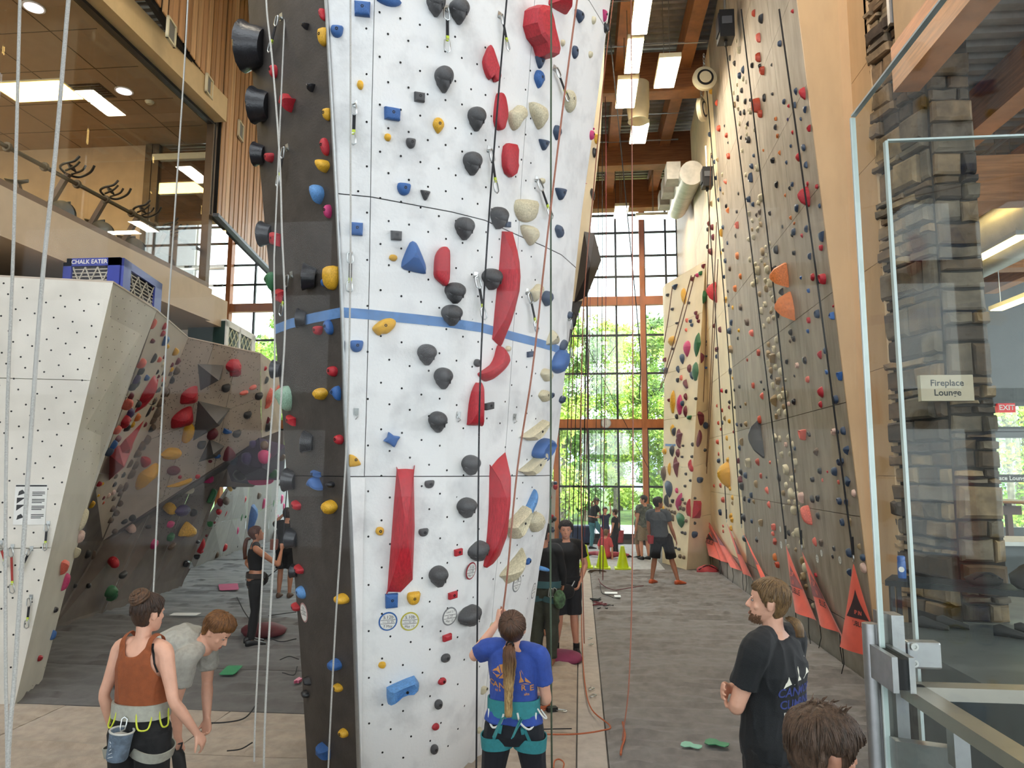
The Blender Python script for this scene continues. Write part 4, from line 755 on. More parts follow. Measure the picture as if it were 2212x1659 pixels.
cave = struct(thing('wall_bouldering_cave', 'shaded overhanging cave walls of the bouldering area', None, (-8, 12, 0)))
W1 = [WL, LP0, cT, bT]; W2 = [LP0, LP1, dT, cT]; W3 = [f1, f0, W3R, LP0]; W3b = [f1, LP0, WL]; W2b = [LP1, at_y(604, 930, 15.2), eT, dT]
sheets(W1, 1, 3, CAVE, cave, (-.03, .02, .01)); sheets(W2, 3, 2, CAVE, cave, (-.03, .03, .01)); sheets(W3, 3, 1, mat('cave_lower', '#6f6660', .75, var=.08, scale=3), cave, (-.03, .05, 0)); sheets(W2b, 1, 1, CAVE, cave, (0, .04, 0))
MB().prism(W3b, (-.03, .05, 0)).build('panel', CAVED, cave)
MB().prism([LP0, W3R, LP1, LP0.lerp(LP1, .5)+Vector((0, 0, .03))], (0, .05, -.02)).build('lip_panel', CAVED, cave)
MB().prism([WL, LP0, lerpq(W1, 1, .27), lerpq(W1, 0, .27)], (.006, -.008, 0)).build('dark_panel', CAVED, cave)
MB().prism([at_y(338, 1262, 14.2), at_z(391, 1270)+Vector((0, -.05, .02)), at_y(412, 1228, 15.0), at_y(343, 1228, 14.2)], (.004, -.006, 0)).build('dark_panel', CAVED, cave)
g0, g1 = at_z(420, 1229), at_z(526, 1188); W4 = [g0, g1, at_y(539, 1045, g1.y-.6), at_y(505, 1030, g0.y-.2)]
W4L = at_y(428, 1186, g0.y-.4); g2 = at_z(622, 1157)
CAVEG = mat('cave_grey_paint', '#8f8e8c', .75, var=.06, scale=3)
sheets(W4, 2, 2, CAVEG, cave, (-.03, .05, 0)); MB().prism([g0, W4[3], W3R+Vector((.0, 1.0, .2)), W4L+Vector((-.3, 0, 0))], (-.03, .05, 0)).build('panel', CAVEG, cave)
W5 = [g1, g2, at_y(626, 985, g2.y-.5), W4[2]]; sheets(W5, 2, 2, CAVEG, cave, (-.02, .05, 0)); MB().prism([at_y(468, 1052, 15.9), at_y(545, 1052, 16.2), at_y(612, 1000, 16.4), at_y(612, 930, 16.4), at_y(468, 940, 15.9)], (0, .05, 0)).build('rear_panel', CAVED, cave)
struct(MB().prism([lT, aT, bT, cT, dT, eT, Vector((-12.5, 15, aT.z)), Vector((-12.5, 6, aT.z))], (0, 0, -.02)).build('trim_wall_top', CAVE), 'plywood platform along the tops of the bouldering walls')
def tri_bvh(quads):
    vs = []; fs = []
    for q in quads:
        k = len(vs); vs += q; fs += [(k, k+i, k+i+1) for i in range(1, len(q)-1)]
    return BVHTree.FromPolygons(vs, fs)
QL = [W1, W2, W3, W3b, W2b, W4, W5, [g0, W4[3], W3R+Vector((0, 1, .2)), W4L+Vector((-.3, 0, 0))]]
LB = tri_bvh(QL); PB = tri_bvh([[l0, a0, aT, lT], [a0, b0, bM, lerpq(qW, 1, .575)], [lerpq(qW, 1, .575), bM, bT, aT]])
CVN = 'bouldering cave wall'
def cave_holds(txt, ox, oy, sc, bvh=LB, wall=CVN):
    for tok in txt.replace('\n', '|').split('|'):
        q = tok.split(); x, y, w, h = (float(v) for v in q[:4]); hh = bvh.ray_cast(EYEP, ray(ox+x*sc, oy+y*sc))
        if hh[0] is None: continue
        p, n = hh[0], hh[1]; n = n if n.dot(ray(ox+x*sc, oy+y*sc)) < 0 else -n; k = (p-EYEP).dot(CF)/FPX*sc; m_ = min(w, h)*k
        put_hold(wall, p, n, w*k*1.1, h*k*1.1, min(.45*m_+.02, .3), q[4], AB.get(q[5], q[5]), 'ridge' if m_ > .25 else 'dome', (.05, .15), float(q[6]) if len(q) > 6 else 0)
cave_holds('''955 590 215 190 chunk r|455 910 190 210 para r .5|375 1160 240 230 para r .6|435 1320 125 230 drop y|250 1545 150 210 kidney y -1|170 125 50 80 tear r|148 205 55 70 tear r|170 285 90 115 tri b .4|200 350 60 50 dee y|285 410 90 85 dee y|35 290 70 50 dee m|45 480 65 110 drop g|105 495 70 65 rock l|165 465 50 50 rock m|250 555 45 60 tear m|312 515 70 80 tear m|145 555 50 60 tear c|85 635 40 60 tri k|150 640 45 75 tri k|245 605 55 60 rock y|305 625 80 85 rock w|95 685 55 45 dee m|148 710 65 70 tear l|225 650 60 60 rock w|255 725 65 85 drop g|100 820 60 50 rock g|145 885 70 60 rock w|75 845 60 50 rock g|215 870 40 90 drop w|45 950 60 60 dee w|150 965 70 60 rock w|100 1085 90 80 rock w .5|45 1165 70 70 rock w|40 1260 70 80 rock w|35 1045 40 50 tear m|15 850 60 300 chunk r|863 820 85 90 dee g .4|1170 810 85 50 oval coral .6|1070 870 100 50 oval coral .4|1230 910 80 80 dee g .3|1105 1120 80 80 dee g .4|985 1330 85 80 dee g .4|590 1455 85 90 dee g .2|875 1300 115 70 shelf b -.5|1300 600 40 50 tear r|1310 730 55 80 dee g|1330 930 110 220 chunk l|1430 850 110 110 para l .4|1325 1180 60 80 tri m|1320 1250 90 110 drop g|710 1330 110 140 rock m|890 1560 160 140 shield m -.4|770 1580 80 50 oval b .2|690 1640 40 30 dee m''', 320, 680, .1929)
cave_holds('''880 310 170 270 pear y|1110 90 110 190 kidney y -1.2|860 165 100 100 shield r|1135 250 130 90 rock m|1200 370 240 70 horn y .1|1105 630 110 120 drop y|1260 840 190 190 pear y -.9|1220 640 200 110 drop p .3|1200 315 30 30 dee r|1290 455 90 60 dee c|1460 340 110 110 drop pink .7|1370 310 40 40 dee r|725 820 90 90 drop h|1105 775 80 60 dee pink|560 1150 95 110 drop r|645 1265 80 60 dee g .3|525 1440 130 140 chunk green|320 1375 40 40 dee k|180 1370 30 40 dee g|945 965 70 90 tear pink|1105 900 70 70 dee e .4|1120 990 90 50 dee w .5|1330 660 70 70 rock g|1260 1155 70 60 dee k|1375 945 30 30 dee k|570 840 50 50 rock w|665 745 60 40 oval g .7|740 710 60 70 oval g .6|550 380 70 60 rock k|600 420 80 80 rock w|660 410 60 90 drop w|560 300 70 60 rock w|720 280 80 100 rock w|640 290 50 60 rock g|700 180 70 90 rock w|760 200 60 80 rock w|790 90 70 60 rock w|830 25 80 60 rock g|540 460 80 60 rock h|490 490 60 60 rock h|610 470 60 60 rock w|545 520 60 50 rock w|620 570 50 60 rock w|540 620 80 60 rock w|580 660 60 60 rock w|520 730 60 60 rock w|400 490 40 30 dee y|430 380 90 40 horn y|410 380 60 50 dee r|440 510 80 50 rock m|340 580 50 70 dee y|440 560 50 40 dee o|1510 500 60 130 rect green -.15|1515 640 70 80 rock e|300 1060 60 80 rock g|360 1070 40 80 rock w|900 805 50 30 dee g''', 120, 960, .223)
cave_holds('''315 575 80 80 dee r|275 785 55 60 drop pink|195 900 55 55 rock r|160 775 50 60 tri w .5|185 820 50 40 drop w|115 915 45 60 tri w|140 950 50 50 drop w|45 890 60 120 horn r|230 690 50 70 drop m .3|200 665 35 60 drop r|170 655 35 40 rock r|180 590 40 60 rock m|215 515 35 60 rock m|245 490 30 50 drop y|275 480 30 40 dee g|220 580 40 60 oval w|110 740 35 35 dee green|120 640 50 60 dee k|195 745 15 15 dee k|130 855 15 15 dee r|85 820 15 15 dee m|55 930 14 14 dee r|20 965 40 30 dee k|310 690 35 70 blade green .4|140 730 14 14 dee m|230 635 14 16 dee k|385 705 90 180 dee b|435 545 55 45 dee w|465 600 50 70 dee pink|595 570 30 60 dee pink|610 620 20 40 dee pink|550 650 16 40 dee pink|535 600 20 60 dee e|560 560 20 40 dee m|570 690 14 30 dee pink|520 650 16 30 dee k|290 895 12 16 dee k|345 690 20 20 dee green''', 420, 900, .3133)
cave_holds('''1050 700 30 70 drop l|985 880 40 90 dee k|965 970 60 70 tear l|930 1080 50 70 oval p|925 1110 50 70 dee k|990 1180 120 260 chunk r|865 1250 80 80 drop l|880 1310 80 70 drop p|1010 1300 40 90 rock k|930 1340 60 60 rock O|900 1390 40 50 rock y|860 1410 60 60 rock k|845 1370 80 90 chunk r|800 1430 50 60 tear l|800 1490 60 50 tear m|770 1535 50 70 dee b|745 1580 50 60 dee n|720 1640 50 50 oval l|905 1130 50 60 rock g|960 1020 50 60 rock g|985 1390 40 40 tear m|1035 1420 40 50 rock g|1045 1360 50 60 rock w|1000 1500 60 70 rock w|960 1540 60 70 rock w|930 1590 60 60 rock w|1070 1310 60 80 rock w|1090 1240 60 60 rock w|1050 1230 40 60 rock g|1120 1170 60 70 rock w|1080 1150 60 40 rock g|1110 1110 60 40 rock g|1000 1070 60 40 dee b|890 1200 40 60 rock m|940 1250 50 50 rock g''', 0, 480, .3134)
# white prow holds
cave_holds('''420 385 34 110 oval c -.3|405 472 38 60 tear h|385 555 34 50 tri c|312 630 56 70 tri l .2|325 705 40 80 drop pink -.5|275 848 26 28 tear k|265 978 26 44 tri2 b -.4|195 1097 26 26 dee r|530 85 30 40 dee l''', 0, 960, .4213, PB, 'white prow wall')
VG = mat('volume_grey', '#5a5654', .65, var=.06, scale=4); VR = mat('volume_red', '#9b2b33', .55, var=.08, scale=4)
def volume(poly, apexes, ht, m, note, ox=0, oy=0, sc=1, bvh=LB):
    pts = []; 
    for x, y in poly:
        h_ = bvh.ray_cast(EYEP, ray(ox+x*sc, oy+y*sc)); pts.append(h_[0] if h_[0] is not None else None)
    ref = next(i for i, p in enumerate(pts) if p is not None); nrm = bvh.ray_cast(EYEP, ray(ox+poly[ref][0]*sc, oy+poly[ref][1]*sc))[1]
    pts = [p if p is not None else at_plane(ox+x*sc, oy+y*sc, pts[ref], nrm) for p, (x, y) in zip(pts, poly)]
    nrm = nrm if nrm.dot(pts[ref]-EYEP) < 0 else -nrm; ax = at_plane(ox+apexes[0]*sc, oy+apexes[1]*sc, pts[ref]+nrm*ht, nrm); b = MB(); n = len(pts)
    b.add(pts+[ax]+[p-nrm*.03 for p in pts], [(i, (i+1) % n, n) for i in range(n)]+[(i, (i+1) % n, n+1+(i+1) % n, n+1+i) for i in range(n)]+[tuple(range(n+1, 2*n+1))])
    o = b.build('wall_volume', m, origin=pts[0]); tag(o, note, 'volume', 'bolted volumes in the bouldering cave'); return o
volume([(555, 550), (845, 565), (815, 720), (585, 848)], (790, 735), .30, VG, 'highest grey pyramid volume on the cave wall', 320, 680, .1929)
volume([(560, 965), (920, 1050), (800, 1240), (505, 1410)], (770, 1215), .36, VG, 'largest grey pyramid volume on the cave wall', 320, 680, .1929)
volume([(690, 1390), (855, 1470), (780, 1590), (565, 1650)], (730, 1560), .26, VG, 'lowest grey pyramid volume on the cave wall', 320, 680, .1929)
volume([(600, 0), (760, 0), (670, 220), (505, 360), (520, 100)], (660, 215), .30, VR, 'red kite shaped volume low in the cave', 120, 960, .223)
volume([(1010, 1330), (930, 1500), (870, 1659), (745, 1640), (860, 1480)], (900, 1560), .25, VR, 'red kite shaped volume higher in the cave', 0, 480, .3134)
PUR = mat('volume_purple', '#463a52', .6, var=.15, scale=5)
b = MB(); PV = [at_y(x, y, Y) for x, y, Y in ((487, 1003, 14.6), (560, 945, 13.6), (618, 962, 14.0), (612, 1035, 15.5), (535, 1045, 15.5), (500, 1040, 15.2), (566, 1010, 13.5))]
b.add(PV, [(0, 1, 6), (1, 2, 6), (2, 3, 6), (3, 4, 6), (4, 5, 6), (5, 0, 6), (0, 1, 2, 3, 4, 5)]); tag(b.build('wall_volume', PUR, origin=PV[0]), 'big purple faceted overhang volume behind the dark tower face', 'volume', 'bolted volumes in the bouldering cave')
VB = tri_bvh([[PV[0], PV[1], PV[6]], [PV[1], PV[2], PV[6]], [PV[2], PV[3], PV[6]], [PV[3], PV[4], PV[6]], [PV[4], PV[5], PV[6]], [PV[5], PV[0], PV[6]]])
cave_holds('''480 280 80 90 rock pink|450 440 160 60 shelf pink|590 160 60 120 chunk pink|320 400 100 80 rock k|370 290 90 80 rock p|480 200 50 60 oval w|470 480 80 50 dee e|230 420 90 50 rock k .5|540 390 60 60 dee e|600 280 40 50 oval w|410 190 60 50 rock p|280 300 90 60 rock n .5''', 420, 900, .3133, VB, 'purple overhang')
# bolt holes of the prow and the cave
hb2 = MB(); rnd = random.Random(9)
def hole2(px, py, bvh, rr):
    h_ = bvh.ray_cast(EYEP, ray(px, py))
    if h_[0] is None: return
    p, n = h_[0], h_[1]; n = n if n.dot(p-EYEP) < 0 else -n; f = frame_at(p, n); r, u = f.col[0].xyz, f.col[1].xyz
    hb2.prism([p+n*.0005+(r*math.cos(a)+u*math.sin(a))*rr for a in np.linspace(0, 6.283, 7)[:-1]], n*.0012)
for i in range(34):
    for k in range(15):
        x, y = 8+k*41-i*7.5+(i % 2)*17, 612+i*23.5+k*9
        if x < -2: continue
        e0 = 245-(y-607)*215/923
        if x < e0-8: hole2(x, y, PB, .011)
for i in range(40):
    for k in range(5):
        y = 640+i*22+k*5; e0 = 245-(y-607)*215/923; x = e0+12+k*17+(i % 2)*8
        if x < 340-(y-668)*.29-8: hole2(x, y, PB, .007)
for i in range(1100):
    x, y = rnd.uniform(340, 600), rnd.uniform(720, 1150); hole2(x, y, LB, .008)
o = hb2.build('bolt_holes', MATS['bolt_hole_black'], cave); o['kind'] = 'stuff'
# poster and quickdraws on the prow
hp_ = PB.ray_cast(EYEP, ray(66, 1090)); p, n = hp_[0], hp_[1]; n = n if n.dot(p-EYEP) < 0 else -n; f = frame_at(p, n); r, u = f.col[0].xyz, f.col[1].xyz; k = FPX/(p-EYEP).dot(CF)
t = thing('rules_poster', 'white safety notice poster screwed to the white prow wall', 'poster', p); W_, H_ = 62/k, 86/k
MB().prism([p+n*.002+r*a*W_/2+u*c*H_/2 for a, c in ((-1, -1), (1, -1), (1, 1), (-1, 1))], n*.003).build('sheet', TAGM, t)
MB().prism([p+n*.0055+r*a*W_/2*.97+u*c*H_/2 for a, c in ((-1, .9), (1, .9), (1, .98), (-1, .98))], n*.001).build('header_bar', INK, t)
for j, y in enumerate((.62, .54, .46, .26, .18, .10, -.08, -.16, -.24, -.5, -.58, -.66)):
    MB().prism([p+n*.0055+r*W_*(.04+a*(.40 if j % 3 != 2 else .32))+u*H_/2*(y+c*.02) for a, c in ((0, -1), (1, -1), (1, 1), (0, 1))], n*.0008).build('text_line', INK, t)
for j, y in enumerate((.6, .2, -.15, -.6)):
    c = p+n*.0055-r*W_*.30+u*H_/2*y
    MB().prism([c+r*W_*a*.13+u*H_*e*.075 for a, e in (((-1, 1), (1, 1), (-1, -1)) if j in (1, 2) else ((-.8, -1), (.9, -.2), (.2, 1), (-.6, .4)))], n*.0008).build('pictogram', INK, t)
for a in ((104, 1133, 101, 1188, 'quickdraw right of the poster on the white prow', SLING), (27, 1183, 32, 1280, 'longest quickdraw chain low on the white prow', SLINGR), (68, 1187, 48, 1232, 'slanting quickdraw low on the white prow', SLING), (67, 1292, 62, 1355, 'lowest quickdraw on the white prow', SLING), (2, 1175, 20, 1225, 'quickdraw at the far left on the white prow', SLINGR)):
    quickdraw(*a[:5], sling=a[5], bvh=PB, group='quickdraws on the white prow')
# ------------------------------------------------------------------ chalk air cleaners standing on the wall tops
def lattice(b, o, x, y, nx, ny, w):
    X, Y = Vector(x), Vector(y)
    for i in range(-ny, nx+1):
        for s in (1, -1):
            pts = []
            for t in np.linspace(0, 1, 60):
                xx = (i+t*ny)/nx if s > 0 else (i+ny-t*ny)/nx
                if 0 <= xx <= 1: pts.append(o+X*xx+Y*t)
            if len(pts) > 1: b.bar(pts[0], pts[-1], w, w, up=X.cross(Y))
zt = aT.z
c0, c1 = Vector((at_y(140, 580, 8.2).x, 8.2, zt)), Vector((at_y(262, 580, 8.2).x, 8.2, zt)); dv = Vector((-.26, 1.25, 0)); hh_ = .52; BLUE = mat('cleaner_blue', '#34429a', .5, var=.05); NAVYB = mat('filter_mesh_grey', '#b7b2a6', .6, var=.05); FD = mat('filter_dark', '#45454a', .9, var=.1)
t = thing('air_cleaner', 'blue boxy air cleaner with wire filter faces on top of the white wall', 'air cleaner', c0)
MB().prism([c0+Vector((.03, .03, 0)), c1+Vector((-.03, .03, 0)), c1+dv+Vector((-.03, -.03, 0)), c0+dv+Vector((.03, -.03, 0))], (0, 0, hh_-.02)).build('filter_core', FD, t)
for P, Q, nm in ((c0, c1, 'front'), (c1, c1+dv, 'side')):
    d = (Q-P); L_ = d.length; d.normalize(); nn = Vector((d.y, -d.x, 0)); b = MB(); up = Vector((0, 0, 1))
    for s0, s1, z0, z1 in ((0, .11 if nm == 'front' else .22, 0, hh_), (L_-(.16 if nm == 'front' else .25), L_, 0, hh_), (0, L_, hh_-.10, hh_), (0, L_, 0, .04)): b.prism([P+d*s0+up*z0, P+d*s1+up*z0, P+d*s1+up*z1, P+d*s0+up*z1], nn*.03)
    b.build('frame', BLUE, t); b = MB(); s0 = .12 if nm == 'front' else .23; lattice(b, P+d*s0+up*.05+nn*.012, d*(L_-2*s0-.02), up*(hh_-.16), 3 if nm == 'front' else 3, 1 if nm == 'front' else 1, .012); b.build('wire_grille', NAVYB, t)
    b = MB()
    for k in range(8): b.box(P+d*L_/2+up*(.06+k*.046)+nn*.004, (L_*.7, .006, .012), Matrix((d, nn, up)).transposed())
    b.build('louvre', NAVYB, t)
text_obj('lettering', 'CHALK EATER', .075, TAGM, (c0+c1)/2+Vector((-.03, -.034, hh_-.05)), (1, 0, 0), (0, 0, 1), t, bold=True)
zt2 = cT.z; t = thing('air_cleaner', 'dark green air cleaner with a white diamond lattice on the cave wall top', 'air cleaner', at_y(480, 740, 12.6))
p0, p1, p2 = at_y(405, 730, 12.3), at_y(484, 750, 12.3), at_y(548, 755, 13.9); p0.z = p1.z = p2.z = zt2-.08; GRN = mat('cleaner_green', '#1f3a36', .5, var=.05); up = Vector((0, 0, 1)); hz = at_y(484, 693, 12.3).z-p1.z
MB().prism([p0, p1, p2, p2+(p0-p1)], (0, 0, hz)).build('casing', GRN, t)
d = (p2-p1); L_ = d.length; d.normalize(); nn = Vector((d.y, -d.x, 0)); b = MB()
for s0, s1, z0, z1 in ((0, .12, 0, hz), (L_-.2, L_, 0, hz), (0, L_, hz-.09, hz), (L_*.42, L_*.46, 0, hz)): b.prism([p1+d*s0+up*z0, p1+d*s1+up*z0, p1+d*s1+up*z1, p1+d*s0+up*z1], nn*.03)
b.build('frame', TAGM, t); b = MB(); lattice(b, p1+d*.12+up*.0+nn*.012, d*(L_-.32), up*(hz-.09), 6, 2, .014); b.build('wire_grille', mat('lattice_yellowish', '#c9c9a8', .6, var=.05), t)
MB().prism([p0+Vector((0, -.01, hz)), p1+Vector((.03, -.01, hz)), p2+Vector((.03, 0, hz)), p2+(p0-p1)+Vector((0, 0, hz))], (0, 0, .03)).build('lid', TAGM, t)
# ------------------------------------------------------------------ mezzanine fitness room behind glass
MX = -6.5
sbox('floor_mezzanine', (-11.3, 8.4, 5.33), (9.6, 8.2, .52), M['beige']); sbox('trim_fascia', (MX+.06, 7.9, 5.34), (.12, 7.6, .56), M['beige'], 'beige fascia of the mezzanine floor')
sbox('trim_glass_channel', (MX+.04, 7.9, 5.66), (.14, 7.4, .08), mat('brown_channel', '#6b5540', .5, var=.05))
sbox('ceiling_mezzanine', (-11.3, 8.4, 8.75), (9.4, 8.0, .25), M['ceil_tile']); sbox('trim_soffit_band', (MX+.12, 7.7, 8.86), (.3, 7.8, .44), M['tan_paint'], 'tan band along the top of the mezzanine glass')
sbox('trim_glass_track', (MX, 7.8, 8.62), (.1, 7.6, .06), M['black'])
sbox('wall_mezzanine_end', (-12.0, 12.4, 7.1), (7.8, .15, 3.1), M['tan_wall']); sbox('wall_mezzanine_rear', (-15.8, 8.4, 7.1), (.2, 8, 3.1), M['tan_wall'])
sbox('wall_mezzanine_lower', (-12.0, 12.3, 6.1), (4.6, .06, .9), mat('brown_wainscot', '#7d5c3c', .6, var=.05))
w3 = struct(thing('window_3', 'glass front of the mezzanine fitness room', None, (MX, 8, 5.6)))
for k in range(5): MB().box((MX, 4.9+1.45*k, 7.15), (.014, 1.43, 2.9)).build('pane', M['glass'], w3)
MB().box((-7.3, 12.3, 7.15), (1.6, .012, 2.9)).build('pane', glass_mat('end_glass', (.9, .9, .88), 5.0), w3)
POST = mat('bronze_post', '#5a4a38', .45, metal=.4, var=.06)
for x, y in ((MX, 11.62), (-8.08, 12.3), (-7.95, 12.32)): MB().box((x, y, 7.1), (.13, .12, 3.0)).build('post', POST, w3)
MB().box((-7.3, 12.3, 8.35), (1.6, .1, .12)).build('top_rail', M['cream_metal'], w3); MB().box((-7.25, 12.25, 6.15), (1.6, .04, .04)).build('hand_rail', M['steel'], w3)
rail = tag(MB().tube([(MX-.08, 4.2, 6.12), (MX-.08, 11.6, 6.3)], .028, 8).build('hand_rail', POST, smooth=True), 'dark round hand rail behind the mezzanine glass', 'rail'); 
for k in range(11):
    y = 5.6+k*.58; c = Vector((MX-.08, y, 6.12+.0243*(y-4.2)))
    MB().lathe([(.055, -.02), (.06, 0), (.055, .02), (.03, .02), (.03, -.02)], c, 12, Matrix.Rotation(R90, 3, 'X')).build('rail_collar', POST, rail); 
lampA = struct(thing('trim_ceiling_light', 'square lit ceiling light of the fitness room', None, (-8.8, 11.4, 8.6)))
for x, y, nm in ((-8.9, 11.35, 'bikes at the far end'), (-12.5, 11.35, 'far left corner'), (-8.9, 7.2, 'middle of the bike row'), (-12.5, 7.2, 'middle left side'), (-8.9, 5.2, 'near end')):
    if y > 11: x, y = at_z(82, 197, 8.61).xy if x > -10 else (-13.0, 10.6)
    t = thing('ceiling_light', 'lit square ceiling light in the fitness room, over the %s' % nm, 'ceiling light', (x, y, 8.61), 'fitness room ceiling lights')
    MB().box((x, y, 8.615), (1.24, .64, .02)).build('frame', M['cream_metal'], t); MB().box((x, y, 8.603), (1.16, .56, .012)).build('diffuser', M['lamp_warm'], t)
bpy.data.objects.remove(lampA)
def at_ceil(px, py): return at_z(px, py, 8.625)
for px, py, nm in ((73, 15, 'near'), (268, 196, 'far')):
    c = at_ceil(px, py); t = thing('downlight', 'round lit downlight in the tiled ceiling, the %s one' % nm, 'downlight', c); MB().lathe([(.11, 0), (.14, 0), (.14, -.012), (.11, -.012)], c, 20).build('trim_ring', TAGM, t); MB().lathe([(0, -.013), (.112, -.013), (.112, -.018), (0, -.018)], c, 20).build('lens', mat('downlight_lens', '#ffe9f4', .3, var=0, emit=3), t)
c = at_ceil(190, 197); t = thing('ceiling_vent', 'dark louvred return air grille beside the ceiling light', 'vent', c); MB().box(c, (.7, .45, .015)).build('frame', POST, t)
for k in range(6): MB().box(c+Vector((0, -.18+k*.072, -.012)), (.66, .03, .012), Matrix.Rotation(.5, 3, 'X')).build('louvre', mat('vent_louvre', '#4a3d30', .6, var=0), t)
c = at_ceil(323, 219); tag(MB().lathe([(0, -.05), (.04, -.05), (.07, -.02), (.075, 0), (0, 0)], c, 16).build('smoke_detector', M['cream_metal'], smooth=True), 'small round smoke detector on the fitness room ceiling', 'smoke detector')
for k in range(8): struct(MB().box((-11.3, 5.0+k*.95, 8.623), (9.2, .012, .006)).build('trim_tile_joint', POST))
for k in range(8): struct(MB().box((-7.4-k*1.05, 8.4, 8.623), (.012, 7.8, .006)).build('trim_tile_joint', POST))
# spin bikes
BK = mat('bike_black', '#211d1b', .4, var=.06); BS = mat('bike_frame_brown', '#5a4436', .4, metal=.3, var=.06)
def bike(x, y, note):
    t = thing('spin_bike', note, 'exercise bike', (x, y, 5.6), 'spin bikes along the mezzanine glass'); o = Vector((x, y, 5.6)); P = lambda a, b_, c: o+Vector((a, b_, c*.86))
    # faces the glass (+x)
    MB().bar(P(-.55, 0, .06), P(.55, 0, .06), .07, .06).build('base_beam', BS, t)
    for s, nm in ((.55, 'foot'), (-.55, 'foot')): MB().bar(P(s, -.26, .04), P(s, .26, .04), .07, .05).build(nm, BK, t)
    MB().lathe([(0, -.03), (.2, -.03), (.235, -.02), (.235, .02), (.2, .03), (0, .03)], P(.32, 0, .34), 24, Matrix.Rotation(R90, 3, 'X')).build('flywheel', BK, t, smooth=True)
    MB().bar(P(.30, 0, .35), P(-.2, 0, .62), .06, .09).build('frame_beam', BS, t); MB().bar(P(-.05, 0, .1), P(-.34, 0, .92), .06, .06).build('seat_post', BS, t); MB().bar(P(.05, 0, .3), P(.40, 0, 1.06), .06, .07).build('head_post', BS, t)
    b = MB(); b.rings([[P(-.34+q, w*math.cos(a), .95+.03*math.sin(a)+lift) for a in np.linspace(0, 6.283, 10, endpoint=False)] for q, w, lift in ((-.14, .04, .02), (-.12, .10, .02), (-.04, .09, .0), (.06, .04, 0), (.14, .025, .01), (.16, .01, .01))]); b.build('saddle', BK, t, smooth=True)
    for s in (-1, 1):
        b = MB(); b.tube(catmull([P(.36, 0, 1.06), P(.40, s*.16, 1.08), P(.48, s*.2, 1.12), P(.60, s*.17, 1.17), P(.66, s*.15, 1.26)], 4), .017, 7); b.build('handlebar', BK, t, smooth=True)
        b = MB(); b.tube(catmull([P(.40, s*.06, 1.08), P(.54, s*.07, 1.14), P(.60, s*.06, 1.22)], 4), .015, 7); b.build('grip_bar', BK, t, smooth=True)
    MB().box(P(.44, 0, 1.16), (.02, .12, .09), Matrix.Rotation(-.5, 3, 'Y')).build('console', BK, t)
    for s in (-1, 1): MB().bar(P(.0, s*.1, .34), P(s*.14, s*.12, .24), .03, .02).build('crank', M['steel'], t); MB().box(P(s*.15, s*.17, .23), (.1, .09, .03)).build('pedal', BK, t)
for i, (y, nm) in enumerate(((8.8, 'nearest'), (9.62, 'second nearest'), (10.4, 'third nearest'), (11.2, 'farthest'))): bike(-7.35, y, '%s of the black spin bikes behind the mezzanine glass' % nm)
# ------------------------------------------------------------------ vertical cedar slat wall above
def sx(Y): return -6.35-.165*(Y-11.5)
sw = struct(thing('wall_slatted', 'wall of vertical cedar slats above the mezzanine', None, (-6.5, 13, 9)))
sd = Vector((-.165, 1, 0)).normalized(); sn = Vector((1, .165, 0)).normalized(); y = 7.2; k = 0
MB().prism([(sx(7)-.06, 7, 9.05), (sx(11.6)-.06, 11.6, 9.05), (sx(11.6)-.06, 11.6, 12.7), (sx(7)-.06, 7, 12.7)], (-.08, 0, 0)).build('backing', M['slat_back'], sw)
MB().prism([(sx(11.6)-.06, 11.6, 6.95), (sx(19)-.06, 19, 6.95), (sx(19)-.06, 19, 12.7), (sx(11.6)-.06, 11.6, 12.7)], (-.08, 0, 0)).build('backing', M['slat_back'], sw)
rr = random.Random(2); SM = [mat('cedar_slat_%s' % q, c, .5, var=.14, scale=4, stretch=(3, 3, .15)) for q, c in zip(('pale', 'mid', 'warm'), ('#d3a878', '#c59668', '#b58656'))]
me3 = []
while y < 19:
    z0 = 9.07 if y < 11.62 else 6.95; c = Vector((sx(y), y, (z0+12.7)/2)); w = rr.choice((.10, .17, .14, .20))
    MB().box(c, (w, .02, 12.7-z0), Matrix((sd, -sn, Vector((0, 0, 1)))).transposed()).build('slat', rr.choice(SM), sw); y += w+.052
b = MB(); b.bar((sx(11.6)+.03, 11.6, 6.93), (sx(19)+.03, 19, 6.93), .1, .06); b.build('bottom_angle', M['black'], sw)
for px, py, nm in ((370, 69, 'nearest'), (452, 187, 'middle'), (520, 283, 'farthest')):
    c = at_plane(px, py, Vector((sx(11.5)+.04, 11.5, 9)), sn); t = thing('wall_vent', '%s of the three small louvred vents in the slat wall' % nm, 'vent', c, 'vents in the slat wall'); Mr = Matrix((sd, -sn, Vector((0, 0, 1)))).transposed()
    b = MB()
    for dx, dz, w, h_ in ((-.13, 0, .03, .34), (.13, 0, .03, .34), (0, .155, .29, .03), (0, -.155, .29, .03)): b.box(c+sd*dx+Vector((0, 0, dz)), (w, .04, h_), Mr)
    b.build('frame', M['cream_metal'], t); MB().box(c-sn*.005, (.24, .01, .29), Mr).build('grille', mat('vent_grey', '#6f6d68', .6, var=0), t)
